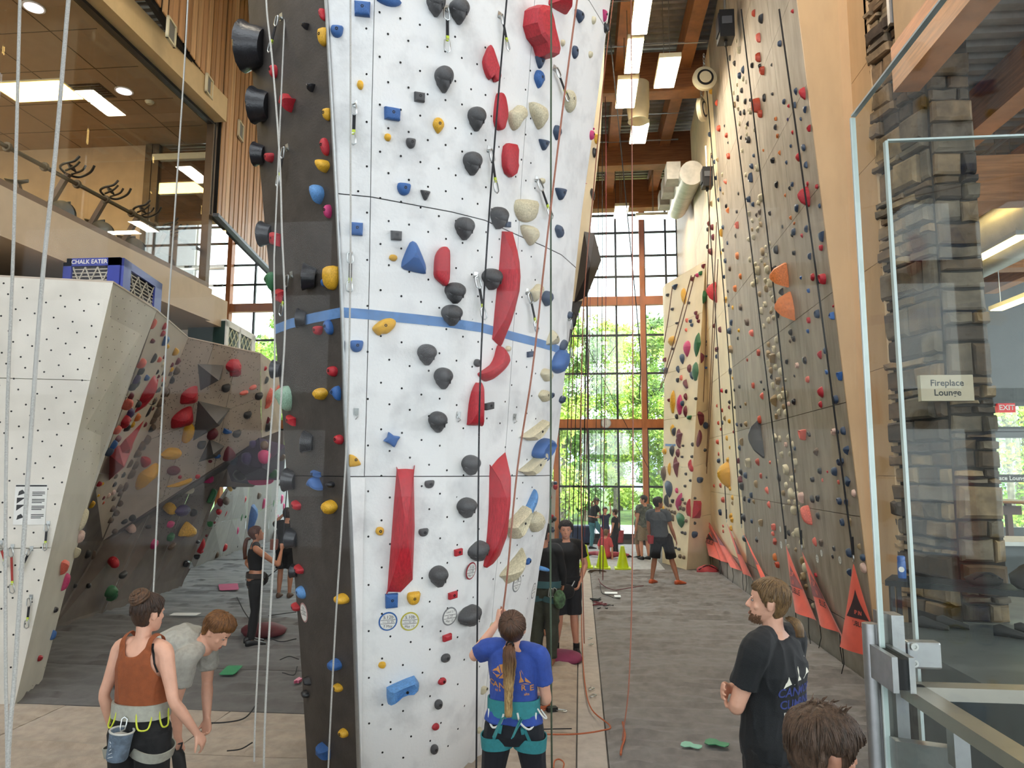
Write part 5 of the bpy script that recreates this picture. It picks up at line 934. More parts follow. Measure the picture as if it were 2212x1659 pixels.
# ------------------------------------------------------------------ second tower glimpsed past the right edge of the first
st2 = struct(thing('wall_climbing_middle', 'second leaning climbing tower glimpsed behind the white one', None, (-1, 13, 0)))
xs2 = [(0, -.75), (2.4, -.55), (4.4, -.30), (5.5, .06), (8.6, .42), (12.0, .6)]
for (z0, x0), (z1, x1) in zip(xs2[:-1], xs2[1:]):
    m_ = M['dark_panel'] if z0 < 5.4 else M['cream']
    MB().prism([(x0, 12.6, z0+.004), (x1, 12.6, z1-.004), (-3, 12.6, z1-.004), (-3, 12.6, z0+.004)], (0, .05, 0)).build('panel', m_, st2); MB().prism([(x0, 12.6, z0+.004), (x0-.5, 15.2, z0+.004), (x1-.3, 15.2, z1-.004), (x1, 12.6, z1-.004)], (-.05, .02, 0)).build('panel', M['cream'] if z0 > 5 else M['dark_panel'], st2)
MBv = tri_bvh([[Vector((x0, 12.58, z0)), Vector((x1, 12.58, z1)), Vector((-3, 12.58, z1)), Vector((-3, 12.58, z0))] for (z0, x0), (z1, x1) in zip(xs2[:-1], xs2[1:])]+[[Vector((x0, 12.6, z0)), Vector((x0-.5, 15.2, z0)), Vector((x1-.3, 15.2, z1)), Vector((x1, 12.6, z1))] for (z0, x0), (z1, x1) in zip(xs2[:-1], xs2[1:])])
b = MB(); PV2 = [at_y(x, y, Y) for x, y, Y in ((1240, 655, 12.3), (1262, 500, 12.2), (1284, 505, 12.3), (1299, 562, 12.6), (1268, 640, 12.4), (1275, 572, 11.9))]
b.add(PV2, [(0, 1, 5), (1, 2, 5), (2, 3, 5), (3, 4, 5), (4, 0, 5), (0, 1, 2, 3, 4)]); tag(b.build('wall_volume', mat('volume_black', '#2b2528', .6, var=.1), origin=PV2[0]), 'black angular volume on the second tower, right of the white face', 'volume')
cave_holds('''1298 350 10 60 blade o|1290 395 10 40 drop o|1295 440 18 50 chunk l|1284 330 8 20 dee k|1280 420 10 24 drop g|1288 300 8 20 dee y|1282 540 14 30 drop m|1240 690 10 30 oval k|1232 770 10 24 dee n|1226 830 10 20 dee k|1295 480 10 30 drop m|1222 880 10 20 dee w''', 0, 0, 1, MBv, 'second tower')
far = [Vector((-2.4, 19.5, 0)), Vector((-.70, 18.6, 0)), Vector((-.62, 18.5, 2.2)), Vector((-2.4, 19.5, 2.6))]
fw = struct(thing('wall_kids_climbing', 'low white climbing wall crowded with holds beyond the tower', None, (-1.5, 19, 0))); sheets(far, 2, 1, WHITE2, fw, (0, .08, 0)); FBv = tri_bvh([far]); rk = random.Random(4)
cave_holds('|'.join('%d %d %d %d %s %s' % (rk.uniform(1188, 1218), rk.uniform(1010, 1180), rk.uniform(6, 10), rk.uniform(7, 12), rk.choice(('dee', 'rock', 'tear')), rk.choice('krrngmw')) for _ in range(34)), 0, 0, 1, FBv, 'low crowded wall')
# ------------------------------------------------------------------ stone pillar between hall and lounge
STONE = [mat('stone_%d' % i, c, .85, var=.22, scale=5, bump=.7, bscale=14) for i, c in enumerate(('#7d654a', '#5c4935', '#8c7558', '#493c30', '#6a5d4d'))]
pil = struct(thing('wall_stone_pillar', 'rough fieldstone pillar beside the climbing wall', None, (3.8, 7.9, 1.05)))
MB().prism([(3.47, 8.36, 0), (3.70, 7.60, 0), (4.13, 7.60, 0), (4.13, 8.6, 0), (3.47, 8.6, 0)], (0, 0, 12.5)).build('mortar_core', mat('dark_mortar', '#2d261f', .95, var=.1), pil)
rs = random.Random(11)
def stone_face(o, du, w, n, z0, z1):
    z = z0
    while z < z1:
        h = rs.choice((.07, .09, .11, .14, .18, .24, .34)); u = 0
        while u < w-.02:
            ww = min(rs.uniform(.14, .42)*(1.4 if h > .2 else 1), w-u); ww = w-u if w-u-ww < .1 else ww; g = .014; t = rs.uniform(.03, .11); j = lambda a: rs.uniform(-a, a)
            base = [(u+g+j(.008), z+g+j(.008)), (u+ww*.5, z+g+j(.01)), (u+ww-g+j(.008), z+g+j(.008)), (u+ww-g+j(.008), z+h-g+j(.01)), (u+ww*.5, z+h-g+j(.014)), (u+g+j(.008), z+h-g+j(.01))]
            cu, cz = u+ww/2, z+h/2; b = MB(); P = lambda q, d: o+du*q[0]+Vector((0, 0, q[1]))+n*d
            b.rings([[P(q, -.02) for q in base], [P(q, t*.65+j(.006)) for q in base], [P((cu+(q[0]-cu)*.84, cz+(q[1]-cz)*.78), t+j(.012)) for q in base]]); b.build('stone', rs.choice(STONE), pil); u += ww
        z += h
e = Vector((.23, -.76, 0)); stone_face(Vector((3.47, 8.36, 0)), e.normalized(), e.length, Vector((-.957, -.29, 0)), 1.05, 8.6); stone_face(Vector((3.70, 7.60, 0)), Vector((1, 0, 0)), .43, Vector((0, -1, 0)), 1.05, 8.6)
# ------------------------------------------------------------------ lounge shell
sbox('wall_over_lounge', (3.52, .2, 9.9), (.12, 15.0, 5.7), M['tan_wall'])
SKYW = struct(thing('window_4', 'high window beside the top of the stone pillar', None, (3.52, 8.0, 8.2))); MB().box((3.5, 8.05, 8.2), (.02, .55, 1.5)).build('pane', M['glass'], SKYW); MB().box((3.47, 7.75, 8.2), (.08, .06, 1.6)).build('frame', M['alum'], SKYW); MB().box((3.47, 8.35, 8.2), (.08, .06, 1.6)).build('frame', M['alum'], SKYW)
deck('ceiling_lounge', 3.6, 14.5, -8, 17, 7.0, .24, .06); sbox('ceiling_lounge_top', (9.05, 4.5, 7.2), (11, 25.4, .15), M['black'])
for i, x in enumerate((3.45, 4.75, 6.2, 7.7, 9.2, 10.7)): sbox('trim_lounge_beam', (x, 4.2 if i else -.2, 6.72), (.26, 25 if i else 15.4, .5), M['glulam'], 'orange glulam beam under the lounge roof')
for y in (9.4, 12.6): sbox('trim_lounge_crossbeam', (9.1, y, 6.2), (10.6, .3, .6), M['glulam'])
for k, (x, z) in enumerate(((5.4, 6.7), (6.9, 6.75), (8.5, 6.7))): tag(MB().tube([(x, -6, z), (x, 16, z)], .03, 8).build('ceiling_conduit', M['steel']), 'steel conduit pipe under the lounge roof, %s from the pillar' % ordinal(k), 'pipe')
tag(MB().tube([(6.15, 8.9, 5.9), (6.15, 15, 5.9)], .42, 24).build('air_duct', M['deck'], smooth=True), 'big round pale air duct in the lounge ceiling', 'duct')
GREYW = mat('lounge_grey_wall', '#565a5c', .7, var=.06); sbox('wall_lounge_right', (14.6, 4.5, 1.6), (.2, 25, 1.2), GREYW); w7 = struct(thing('window_7', 'unseen side windows added to light the lounge', None, (14.5, 4, 4)))
for k in range(10): MB().box((14.5, -7.5+k*2.7, 4.5), (.15, .2, 5)).build('mullion', FR_ if 'FR_' in globals() else M['dark_frame'], w7)  # unseen side glazing, added so daylight reaches the dark lounge
portal('lounge_side_opening', (14.8, 4.5, 4.6), (0, R90, 0), 5, 24)
YB = 16.9
def bx(px): return at_y(px, 1015, YB).x
zb = lambda py: at_y(2150, py, YB).z
xl, xr = bx(2108), bx(2330)
sbox('wall_lounge_back_left', ((3.6+xl)/2, YB+.1, 4), (xl-3.6, .2, 6), GREYW); sbox('wall_lounge_back_top', ((xl+xr)/2, YB+.1, (zb(868)+7)/2), (xr-xl, .2, 7-zb(868)), GREYW); sbox('wall_lounge_back_right', ((xr+14.5)/2, YB+.1, 4), (14.5-xr, .2, 6), GREYW)
dr = struct(thing('door_1', 'grey framed glass patio door with green trees outside', None, (bx(2180), YB, 1.05)))
FR_ = mat('door_frame_grey', '#4c5052', .5, var=.05); zt_ = zb(868); zm = zb(922)
for x0, x1, z0, z1, nm in ((xl, xr, zt_-.1, zt_, 'head'), (xl, xr, zm-.12, zm, 'transom_bar'), (xl, xl+.12, 1.05, zt_, 'jamb'), (bx(2128), bx(2136), 1.05, zm, 'jamb'), (bx(2136), bx(2150), 1.05, zm, 'stile'), (bx(2290), bx(2305), 1.05, zm, 'stile'), (bx(2136), bx(2305), 1.05, 1.3, 'bottom_rail'), (bx(2136), bx(2305), zm-.25, zm-.1, 'top_rail')):
    MB().box(((x0+x1)/2, YB, (z0+z1)/2), (x1-x0, .1, z1-z0)).build(nm, FR_, dr)
MB().box(((xl+xr)/2, YB, (1.05+zt_)/2), (xr-xl-.02, .012, zt_-1.1)).build('pane', M['glass'], dr)
MB().box((bx(2212), YB-.07, zb(1033)), (bx(2300)-bx(2138), .02, .17)).build('sign_strip', M['black'], dr); text_obj('lettering', 'Fireplace Lounge Patio', .13, TAGM, (bx(2183), YB-.085, zb(1033)), (1, 0, 0), (0, 0, 1), dr, bold=True)
MB().bar((bx(2136), YB-.12, zb(1060)), (bx(2145), YB-.12, zb(1048)), .05, .1).build('door_closer', M['steel'], dr)
xs_ = bx(2178); t = thing('exit_sign', 'small red exit sign above the patio door', 'sign', (xs_, YB-.2, zb(880))); MB().box((xs_, YB-.06, zb(882)), (.36, .13, .2)).build('box', mat('exit_red', '#b3262b', .5, var=0, emit=.6), t); text_obj('lettering', 'EXIT', .16, TAGM, (xs_, YB-.13, zb(882)), (1, 0, 0), (0, 0, 1), t, bold=True)
# furniture seen through the glass
WOODT = mat('table_wood', '#9a6a42', .4, var=.12, scale=5, stretch=(1, 6, 1)); LEGB = mat('rust_brown_leg', '#5d3b2e', .5, var=.08)
tz = 2.03; c = at_z(2176, 1083, tz); t = thing('bar_table', 'round wooden bar table on a brown post in front of the patio door', 'table', (c.x, c.y, 1.05))
MB().lathe([(0, -.02), (.5, -.02), (.52, 0), (.5, .02), (0, .02)], c, 32).build('table_top', WOODT, t, smooth=True); MB().box((c.x, c.y, (1.08+tz)/2), (.08, .08, tz-1.1)).build('post', LEGB, t)
MB().box((c.x, c.y, tz-.14), (.36, .1, .14)).build('bracket', LEGB, t); MB().box((c.x, c.y, 1.07), (.5, .5, .04)).build('base_plate', LEGB, t)
c = at_z(2150, 1172, 1.62); t = thing('seat_block', 'pale topped grey block seat in the lounge', 'seat', (c.x, c.y, 1.05)); MB().box((c.x+.35, c.y+.5, 1.60), (1.5, .9, .05)).build('top', TAGM, t); MB().box((c.x+.35, c.y+.52, 1.31), (1.4, .8, .52)).build('body', GREYW, t)
BLK = mat('black_steel', '#1d2022', .35, metal=.5, var=.05); bz = 1.47
b0_ = at_z(1912, 1254, bz); t = thing('slatted_bench', 'long black metal slatted bench below the stone pillar', 'bench', (b0_.x, b0_.y, 1.05)); bd = Vector((.86, -.5, 0)).normalized(); bn = Vector((.5, .86, 0)).normalized(); BL = 1.75
for k in range(9): MB().bar(b0_+bn*(.03+k*.048), b0_+bd*BL+bn*(.03+k*.048), .022, .018).build('slat', BLK, t)
for a in (0, .44): MB().bar(b0_+bn*a-Vector((0, 0, .02)), b0_+bd*BL+bn*a-Vector((0, 0, .02)), .03, .05).build('side_rail', BLK, t)
for s in (.05, BL-.05):
    for a in (.02, .42): p = b0_+bd*s+bn*a; MB().bar(p-Vector((0, 0, .03)), Vector((p.x, p.y, 1.05)), .04, .04).build('leg', BLK, t)
p = at_z(1929, 1258, bz+.01); p = b0_+bd*.12+bn*.2; p.z = bz+.01; t = thing('water_bottle', 'blue water bottle with a round white emblem on the slatted bench', 'bottle', p); BB = mat('bottle_blue', '#2e5b9c', .3, var=.04)
MB().lathe([(0, 0), (.036, 0), (.038, .02), (.038, .15), (.034, .165), (0, .165)], p, 20).build('body', BB, t, smooth=True); MB().lathe([(0, .166), (.036, .166), (.036, .20), (.03, .21), (0, .21)], p, 20).build('cap', BB, t, smooth=True)
q = Vector((-.45, -.89, 0)); MB().lathe([(.0, .0), (.026, .0), (.026, .0012), (0, .0012)], p+q*.0385+Vector((0, 0, .085)), 20, Matrix((Vector((-q.y, q.x, 0)), Vector((0, 0, 1)), q)).transposed()).build('emblem', TAGM, t)
def blob_bag(c, s, m, name, label, cat, strap=None):
    rg = random.Random(int(c.x*100)); b = MB(); b.ball((0, 0, 0), 1, 14); me = []
    for v in b.v:
        f = 1+.18*mnoise.noise(Vector(v)*1.7+Vector((c.x, 0, 0))); z = v[2]*f; z = max(z, -.55); me.append((c.x+v[0]*f*s[0], c.y+v[1]*f*s[1], c.z+(z+.55)*s[2]))
    b.v = me; t = thing(name, label, cat, c); b.build('body', m, t, smooth='all')
    if strap: MB().tube(catmull([c+Vector((-s[0]*.8, -s[1]*.5, s[2]*.8)), c+Vector((0, -s[1]*.7, s[2]*1.6)), c+Vector((s[0]*.9, -s[1]*.4, s[2]*.7))], 6), .012, 6).build('strap', strap, t)
    return t
LIME = mat('lime_strap', '#c8d43a', .6, var=.05)
p = b0_+bd*1.25+bn*.2; p.z = bz+.01; blob_bag(p, (.30, .2, .15), M['rubber'], 'gym_bag', 'black gym bag with a lime strap lying on the slatted bench', 'bag', LIME)
p = b0_+bd*.78+bn*.2; p.z = bz+.01; blob_bag(p, (.15, .12, .07), mat('dark_harness', '#2b2826', .8, var=.15), 'climbing_harness', 'dark climbing harness heaped on the slatted bench', 'harness', SLING)
for k, (s, a) in enumerate(((.35, .1), (.5, .25), (.95, .1), (1.1, .3))):
    p = b0_+bd*s+bn*a; p.z = 1.05; b = MB(); b.rings([[p+bd*(q-.12)+Vector((w*math.cos(t_)*-bd.y, w*math.cos(t_)*bd.x, h+hh*math.sin(t_))) for t_ in np.linspace(0, 6.283, 10, endpoint=False)] for q, w, h, hh in ((0, .03, .05, .045), (.05, .042, .06, .055), (.13, .046, .045, .04), (.2, .05, .035, .03), (.26, .03, .025, .02))]); tag(b.build('street_shoe', M['rubber'], smooth=True), 'dark shoe on the floor under the slatted bench, %s from the pillar' % ordinal(k), 'shoe', 'shoes under the bench')
cS = at_y(2045, 838, 7.46); t = thing('lounge_sign', 'tan plaque reading Fireplace Lounge on the stone pillar', 'sign', cS); W_ = 104*7.42/FPX; H_ = 54*7.42/FPX
MB().box(cS+Vector((0, .025, 0)), (W_, .07, H_)).build('plaque', mat('plaque_tan', '#b5a58c', .5, var=.03), t)
text_obj('lettering', 'Fireplace', .088, INK, cS+Vector((0, -.012, .047)), (1, 0, 0), (0, 0, 1), t, bold=True); text_obj('lettering', 'Lounge', .088, INK, cS+Vector((0, -.012, -.05)), (1, 0, 0), (0, 0, 1), t, bold=True)
# lounge lamps
for k, (px, py, z) in enumerate(((2110, 420, 6.3), (2150, 535, 5.6), (2205, 645, 5.0), (2060, 640, 5.2))):
    c = at_z(px, py, z); c.x = max(c.x, 4.3); t = thing('linear_light', 'warm linear hanging light in the lounge, %s from the top' % ordinal(k), 'ceiling light', c, 'lounge lights'); MB().box(c, (.2, 1.3, .06)).build('housing', M['alum'], t); MB().box(c-Vector((0, 0, .035)), (.17, 1.25, .012)).build('diffuser', M['lamp_warm'], t)
    for s in (-.5, .5): MB().tube([c+Vector((0, s, .03)), Vector((c.x, c.y+s, 6.98))], .006, 5).build('cable', M['steel'], t)
# ------------------------------------------------------------------ glass screens, clamps and hand rail beside the camera
GE = mat('glass_edge_green', '#c9d6d3', .25, var=0, spec=.8); YG = 1.74
xg = at_y(1893, 1200, YG).x; z_t = at_y(1855, 256, YG).z
g1_ = struct(thing('window_5', 'clear frameless glass screen standing edge on beside the camera', None, (xg, 1.0, 1.05)))
MB().box((xg, 1.02, (1.15+z_t)/2), (.010, 1.42, z_t-1.15)).build('pane', M['glass2'], g1_); MB().box((xg, YG-.003, (1.15+z_t)/2), (.012, .006, z_t-1.15)).build('polished_edge', GE, g1_); MB().box((xg, 1.02, z_t+.002), (.012, 1.42, .005)).build('polished_edge', GE, g1_)
xh = at_y(1952, 900, 1.80).x; z_u = at_y(2000, 303, 1.80).z
g2_ = struct(thing('window_6', 'clear frameless glass screen facing the camera on the right', None, (xh+1, 1.8, 1.05)))
MB().box((xh+1.25, 1.80, (1.1+z_u)/2), (2.5, .010, z_u-1.1)).build('pane', M['glass2'], g2_); MB().box((xh-.003, 1.80, (1.1+z_u)/2), (.007, .014, z_u-1.1)).build('polished_edge', GE, g2_); MB().box((xh+1.25, 1.80, z_u+.002), (2.5, .012, .005)).build('polished_edge', GE, g2_)
w9 = struct(thing('window_9', 'big clear glass pane between the landing and the hall', None, (-1.3, 1.78, 1.05))); MB().box((xg-.006-1.95, 1.78, 3.0), (3.9, .008, 3.9)).build('pane', glass_mat('hall_glass', (.985, .995, .99), .08), w9)
AL = M['alum']; Yp = 1.74
gp = thing('glass_post', 'brushed aluminium post with glass clamps at the right', 'post', (at_y(1925, 1600, Yp).x, Yp, 1.05))
def vbox(px0, px1, py0, z1, Y, dep, nm, m=AL, py_ref=1500):
    a, c = at_y(px0, py_ref, Y).x, at_y(px1, py_ref, Y).x; zt = at_y((px0+px1)/2, py0, Y).z; return MB().box(((a+c)/2, Y+dep/2, (zt+z1)/2), (c-a, dep, zt-z1)).build(nm, m, gp, smooth=False)
xa, xb = at_y(1877, 1500, Yp).x, at_y(1912, 1500, Yp).x; ztp = at_y(1890, 1350, Yp).z; b = MB(); cx_ = (xa+xb)/2; rr_ = (xb-xa)/2
b.rings([[Vector((cx_+rr_*math.cos(a), Yp+.02+rr_*.9*math.sin(a), z)) for a in np.linspace(0, 6.283, 20, endpoint=False)] for z in (1.05, ztp)]); b.build('round_post', AL, gp, smooth=True)
vbox(1918, 1935, 1327, 1.05, Yp+.02, .06, 'channel_side', mat('alum_shade', '#8e8b86', .45, metal=.7, var=.04)); vbox(1935, 1962, 1330, 1.05, Yp, .05, 'flat_post')
za, zc = at_y(1910, 1412, 1.66).z, at_y(1910, 1488, 1.66).z
for dx, nm in ((-.017, 'clamp_plate'), (.017, 'clamp_plate')): MB().box((xg+dx, 1.69, (za+zc)/2), (.012, .12, za-zc)).build(nm, AL, gp)
MB().box((xg, 1.69, (za+zc)/2), (.020, .11, za-zc-.01)).build('rubber_gasket', M['rubber'], gp)
x0, x1 = at_y(1957, 1420, 1.76).x, at_y(2031, 1420, 1.76).x; z1, z0 = at_y(2000, 1385, 1.76).z, at_y(2000, 1444, 1.76).z
pl_ = MB().box(((x0+x1)/2, 1.765, (z0+z1)/2), (x1-x0, .03, z1-z0)).build('clamp_plate', AL, gp); md = pl_.modifiers.new('b', 'BEVEL'); md.width = .005; md.segments = 2
for py in (1397, 1433): c = at_y(1975, py, 1.745); MB().lathe([(0, 0), (.004, 0), (.0042, .004), (.0085, .004), (.0085, 0), (.0075, -.004), (0, -.004)], c, 14, Matrix.Rotation(R90, 3, 'X')).build('screw', TAGM, gp)
hr = thing('hand_rail', 'flat brushed metal hand rail turning the corner at lower right', 'rail', (at_y(1965, 1490, 1.72).x, 1.72, 1.9)); c = at_y(1968, 1492, 1.72)
RL = mat('rail_metal', '#b3aea2', .35, metal=.75, var=.06); MB().bar(c, Vector((c.x+.02, .35, c.z)), .045, .028).build('rail_toward_camera', RL, hr); MB().bar(c+Vector((-.015, -.0, 0)), c+Vector((2.4, .0, 0)), .045, .028).build('rail_across', RL, hr)
q = Vector((c.x+.035, 1.60, c.z)); MB().bar(q-Vector((0, 0, .014)), q-Vector((0, 0, .11)), .03, .03).build('bracket_upright', AL, hr)
MB().prism([Vector((q.x+.015, q.y, q.z-.08)), Vector((q.x+.015, q.y, q.z-.12)), Vector((xb-.0, q.y+.1, q.z-.165)), Vector((xb-.0, q.y+.1, q.z-.10))], (0, .03, 0)).build('bracket_arm', AL, hr)
# ------------------------------------------------------------------ hanging lights, ducts and pipes under the hall roof
def pendant(x, y, z, lx, ly, note, deep=.09):
    t = thing('pendant_light', note, 'pendant light', (x, y, z), 'pendant lights over the hall'); MB().box((x, y, z), (lx, ly, deep)).build('housing', M['cream_metal'], t); MB().box((x, y, z-deep/2-.005), (lx*.93, ly*.95, .012)).build('diffuser', M['lamp'], t)
    for s in (-.4, .4): MB().tube([Vector((x, y+s*ly, z+.04)), Vector((x, y+s*ly, 12.76))], .008, 5).build('cable', M['steel'], t)
pendant(1.80, 13.85, 10.5, .42, 1.15, 'widest lit pendant light right of the double row'); pendant(1.04, 14.6, 10.5, .42, 1.2, 'lit pendant light at the far end of the row'); pendant(1.09, 13.2, 10.5, .3, 1.2, 'second lit pendant light of the row'); pendant(1.13, 11.95, 10.5, .3, 1.1, 'lit pendant light at the top edge of the picture')
pendant(1.45, 16.45, 10.5, .4, 1.05, 'lit pendant light below the round fan duct'); pendant(1.32, 21.7, 10.5, .42, 1.1, 'small lit pendant light before the end window'); pendant(2.35, 22.2, 10.5, 1.1, .35, 'crosswise lit pendant light before the end window')
for x, y, nm in ((-2.5, 3.5, 'over the near end of the tower'), (-2.5, 7.5, 'over the middle of the tower'), (-6.0, 3.5, 'over the woman in rust'), (-6.0, 7.5, 'over the white prow wall'), (1.6, 3.5, 'over the ponytailed man'), (1.6, 7.0, 'over the near ground flags'), (-2.2, 14.5, 'behind the tower, nearer one'), (-2.2, 18.5, 'behind the tower, farther one')):
    pendant(x, y, 10.8, .45, 1.2, 'added unseen pendant light '+nm)  # pendants out of view, added to brighten the hall
c = at_y(1378, 222, 15.7); t = thing('fan_duct', 'short round cream fan duct hanging under the roof', 'duct', c); MB().lathe([(0, .45), (.26, .45), (.26, -.1), (.22, -.42), (.24, -.45), (.2, -.45), (0, -.3)], c, 24).build('drum', M['cream_metal'], t, smooth=True); MB().tube([c+Vector((0, 0, .45)), Vector((c.x, c.y, 12.78))], .05, 8).build('stem', M['cream_metal'], t)
d0, d1 = at_y(1524, 372, 17.0), at_y(1500, 452, 22.0); t = thing('spiral_duct', 'ribbed pale spiral duct high along the right wall', 'duct', d0); N_ = 40; d0.x = 2.75; d1.x = 3.05; pts = [d0.lerp(d1, k/N_) for k in range(N_+1)]
MB().tube(pts, [.29+(.012 if k % 2 else 0) for k in range(N_+1)], 20).build('pipe', M['deck'], t, smooth=True)
for k, f in enumerate((.12, .45, .8)): p = d0.lerp(d1, f); MB().box(p+Vector((-.42, 0, .12)), (.34, .5, .45)).build('outlet_box', M['deck'], t)
for k, (x, z) in enumerate(((-.35, 12.0), (.05, 11.95))): tag(MB().tube([(x, 9, z), (x, 24, z)], .05, 8).build('ceiling_pipe', M['cream_metal'], smooth=True), 'long cream pipe under the roof deck, %s' % ('left one' if k == 0 else 'right one'), 'pipe')
for k in range(7): tag(MB().tube([(.25, 12.2+k*1.6, 12.05), (2.9, 12.2+k*1.6, 12.05)], .022, 6).build('conduit', M['steel']), 'thin steel conduit crossing under the roof deck, %s from the near end' % ordinal(k), 'pipe', 'crossing conduits')
c = at_y(1309, 914, 24.7); t = thing('wall_clock', 'round white clock on the lower wooden transom of the end window', 'clock', c); Mc = Matrix.Rotation(R90, 3, 'X')
MB().lathe([(0, -.02), (.16, -.02), (.17, 0), (.17, .05), (.15, .05), (.15, .035), (0, .035)], c, 28, Mc).build('case', M['alum'], t); MB().lathe([(0, .036), (.148, .036), (.148, .04), (0, .04)], c, 28, Mc).build('dial', TAGM, t)
for a, l in ((0, .11), (math.pi, .08)): MB().bar(c+Vector((0, -.045, 0)), c+Vector((math.sin(a)*l, -.045, math.cos(a)*l)), .012, .004, up=(0, 1, 0)).build('hand', INK, t)
for a in range(12): MB().box(c+Vector((.125*math.sin(a*math.pi/6), -.043, .125*math.cos(a*math.pi/6))), (.012, .004, .012)).build('hour_mark', INK, t)
# ------------------------------------------------------------------ padded floor: separate felt mats with wrinkles
def floor_mat(x0, x1, y0, y1, m, label, amp=.014, cell=.055, seed=0, t=.03, ang=.0, fy=4.6):
    nx, ny = max(2, int((x1-x0)/cell)), max(2, int((y1-y0)/cell)); V = []; F = []
    xs = np.linspace(x0, x1, nx+1); ys = np.linspace(y0, y1, ny+1)
    for j, y in enumerate(ys):
        for i, x in enumerate(xs):
            e = min(1, min(x-x0, x1-x, y-y0, y1-y)/.12+.15); q = Vector((x*.55+y*ang+seed*9.1, y*fy+.6*mnoise.noise(Vector((x*.7, y*.5, seed))), seed))
            w = (1-abs(mnoise.noise(q)))**5+.5*(1-abs(mnoise.noise(q*2.1+Vector((3, 1, 0)))))**6; V.append((x, y, t+amp*e*w*2.3))
    n1 = nx+1; F = [(j*n1+i, j*n1+i+1, (j+1)*n1+i+1, (j+1)*n1+i) for j in range(ny) for i in range(nx)]; k = len(V)
    rim = [j*n1 for j in range(ny, 0, -1)]+[i for i in range(nx)]+[j*n1+nx for j in range(ny)]+[ny*n1+i for i in range(nx, 0, -1)]
    b = MB(); b.v = V+[(V[r][0], V[r][1], .001) for r in rim]; b.f = F+[(rim[a], k+a, k+(a+1) % len(rim), rim[(a+1) % len(rim)]) for a in range(len(rim))]
    o = b.build('floor_mat', m, smooth=True); tag(o, label, 'mat', 'felt floor mats'); return o
LG = mat('dark_grey_felt_mat', '#5a5755', .95, var=.1, scale=9, bump=.3, bscale=150, sheen=.15)
G, Bm, Tm, Pm = M['carpet_grey'], M['carpet_blue'], M['carpet_tan'], M['carpet_pale']
floor_mat(.225, 3.36, 4.2, 12.6, G, 'big wrinkled grey mat in front of the ponytailed man', .020, seed=1, ang=.15); floor_mat(.225, 3.36, 12.615, 18.5, G, 'wrinkled grey mat below the far ground flags', .022, seed=2)
floor_mat(-.045, .21, 4.2, 18.4, Pm, 'pale strip mat running down the hall', .006, seed=3)
for i, (a, c) in enumerate(((4.2, 6.1), (6.11, 7.15), (7.16, 8.9), (8.91, 11.0), (11.01, 14.0))): floor_mat(-1.75, -.06, a, c, Tm, 'tan mat beside the tower, %s from the near end' % ordinal(i), .012 if i < 3 else .022, seed=4+i)
floor_mat(-3.2, 2.1, 18.52, 24.7, mat('far_mat_window_lit', '#a6a6a6', .85, var=.08, scale=8, bump=.3, bscale=120), 'grey mat painted lighter by window light in front of the end window', .016, .09, seed=10)  # window light on the far mat is put into its pale colour
for i, (a, c, m_) in enumerate(((7.42, 8.9, LG), (8.91, 10.4, LG), (10.41, 11.9, LG), (11.91, 14.2, Bm), (14.21, 17.5, Bm), (17.51, 24.6, Bm))): floor_mat(-10.5 if i > 3 else -9.5, -1.78 if i < 4 else -3.22, a, c, m_, 'grey mat on the bouldering side, %s from the near end' % ordinal(i), .018, .07, seed=12+i, ang=.3)
for i, (x0, x1, a, c) in enumerate(((-7.9, -5.4, 4.4, 7.40), (-5.39, -3.6, 4.4, 5.9), (-5.39, -3.6, 5.91, 7.40), (-3.59, -1.77, 4.4, 6.3), (-3.59, -1.77, 6.31, 7.40))): floor_mat(x0, x1, a, c, Tm, 'tan mat near the camera on the left, %s' % ('far left one', 'front one by the chalk bag', 'rear one by the bending man', 'front one at the dark tower face', 'rear one at the dark tower face')[i], .014, seed=20+i)
def fz(x, y): return .052
def at_floor(px, py, z=.05): return at_z(px, py, z)
# cones
for i, (px, py, nm) in enumerate(((1264, 1226, 'left'), (1301, 1228, 'middle'), (1345, 1229, 'right'))):
    c = at_floor(px, py, .045); t = thing('sport_cone', '%s one of the three lime sport cones on the mat' % nm, 'cone', c, 'lime sport cones'); CM = mat('cone_lime', '#c6de1e', .45, var=.04)
    MB().box(c+Vector((0, 0, .02)), (.40, .40, .035)).build('base', CM, t); MB().lathe([(.155, .03), (.15, .06), (.045, .56), (.03, .57), (0, .57)], c, 22).build('cone_body', CM, t, smooth=True)
# ropes lying about and small floor things
ORG = mat('orange_rope', '#b4623f', .9, var=.15, scale=150); GRYR = mat('grey_white_rope', '#b3b1ac', .9, var=.12, scale=180); BLKR = mat('black_rope', '#26272a', .9, var=.12, scale=180); PINKR = mat('pink_brown_rope', '#a06a58', .9, var=.12, scale=180); OLR = mat('olive_rope', '#4c5a48', .9, var=.12, scale=180); REDR = mat('dark_red_rope', '#6e3038', .9, var=.12, scale=180)
def floor_rope(pts, m, r, label, z=.088, cat='rope'):
    P = [at_z(x, y, z) for x, y in pts]; o = MB().tube(catmull(P, 6), r, 6).build('floor_rope', m, smooth=True, origin=P[0]); return tag(o, label, cat)
floor_rope([(1256, 1310), (1258, 1400), (1264, 1480), (1278, 1532), (1318, 1568), (1300, 1578), (1240, 1586), (1166, 1586)], ORG, .007, 'orange rope looping across the pale strip on the floor')
floor_rope([(1345, 1560), (1350, 1590), (1343, 1615), (1341, 1630)], ORG, .010, 'orange rope end lying on the grey mat')
floor_rope([(1196, 1659), (1198, 1644), (1208, 1640), (1218, 1648), (1216, 1662)], ORG, .006, 'small orange rope loop right of the belaying woman')
floor_rope([(1142, 1576), (1180, 1575), (1235, 1574)], BLKR, .006, 'straight dark cord along the edge of a tan mat')
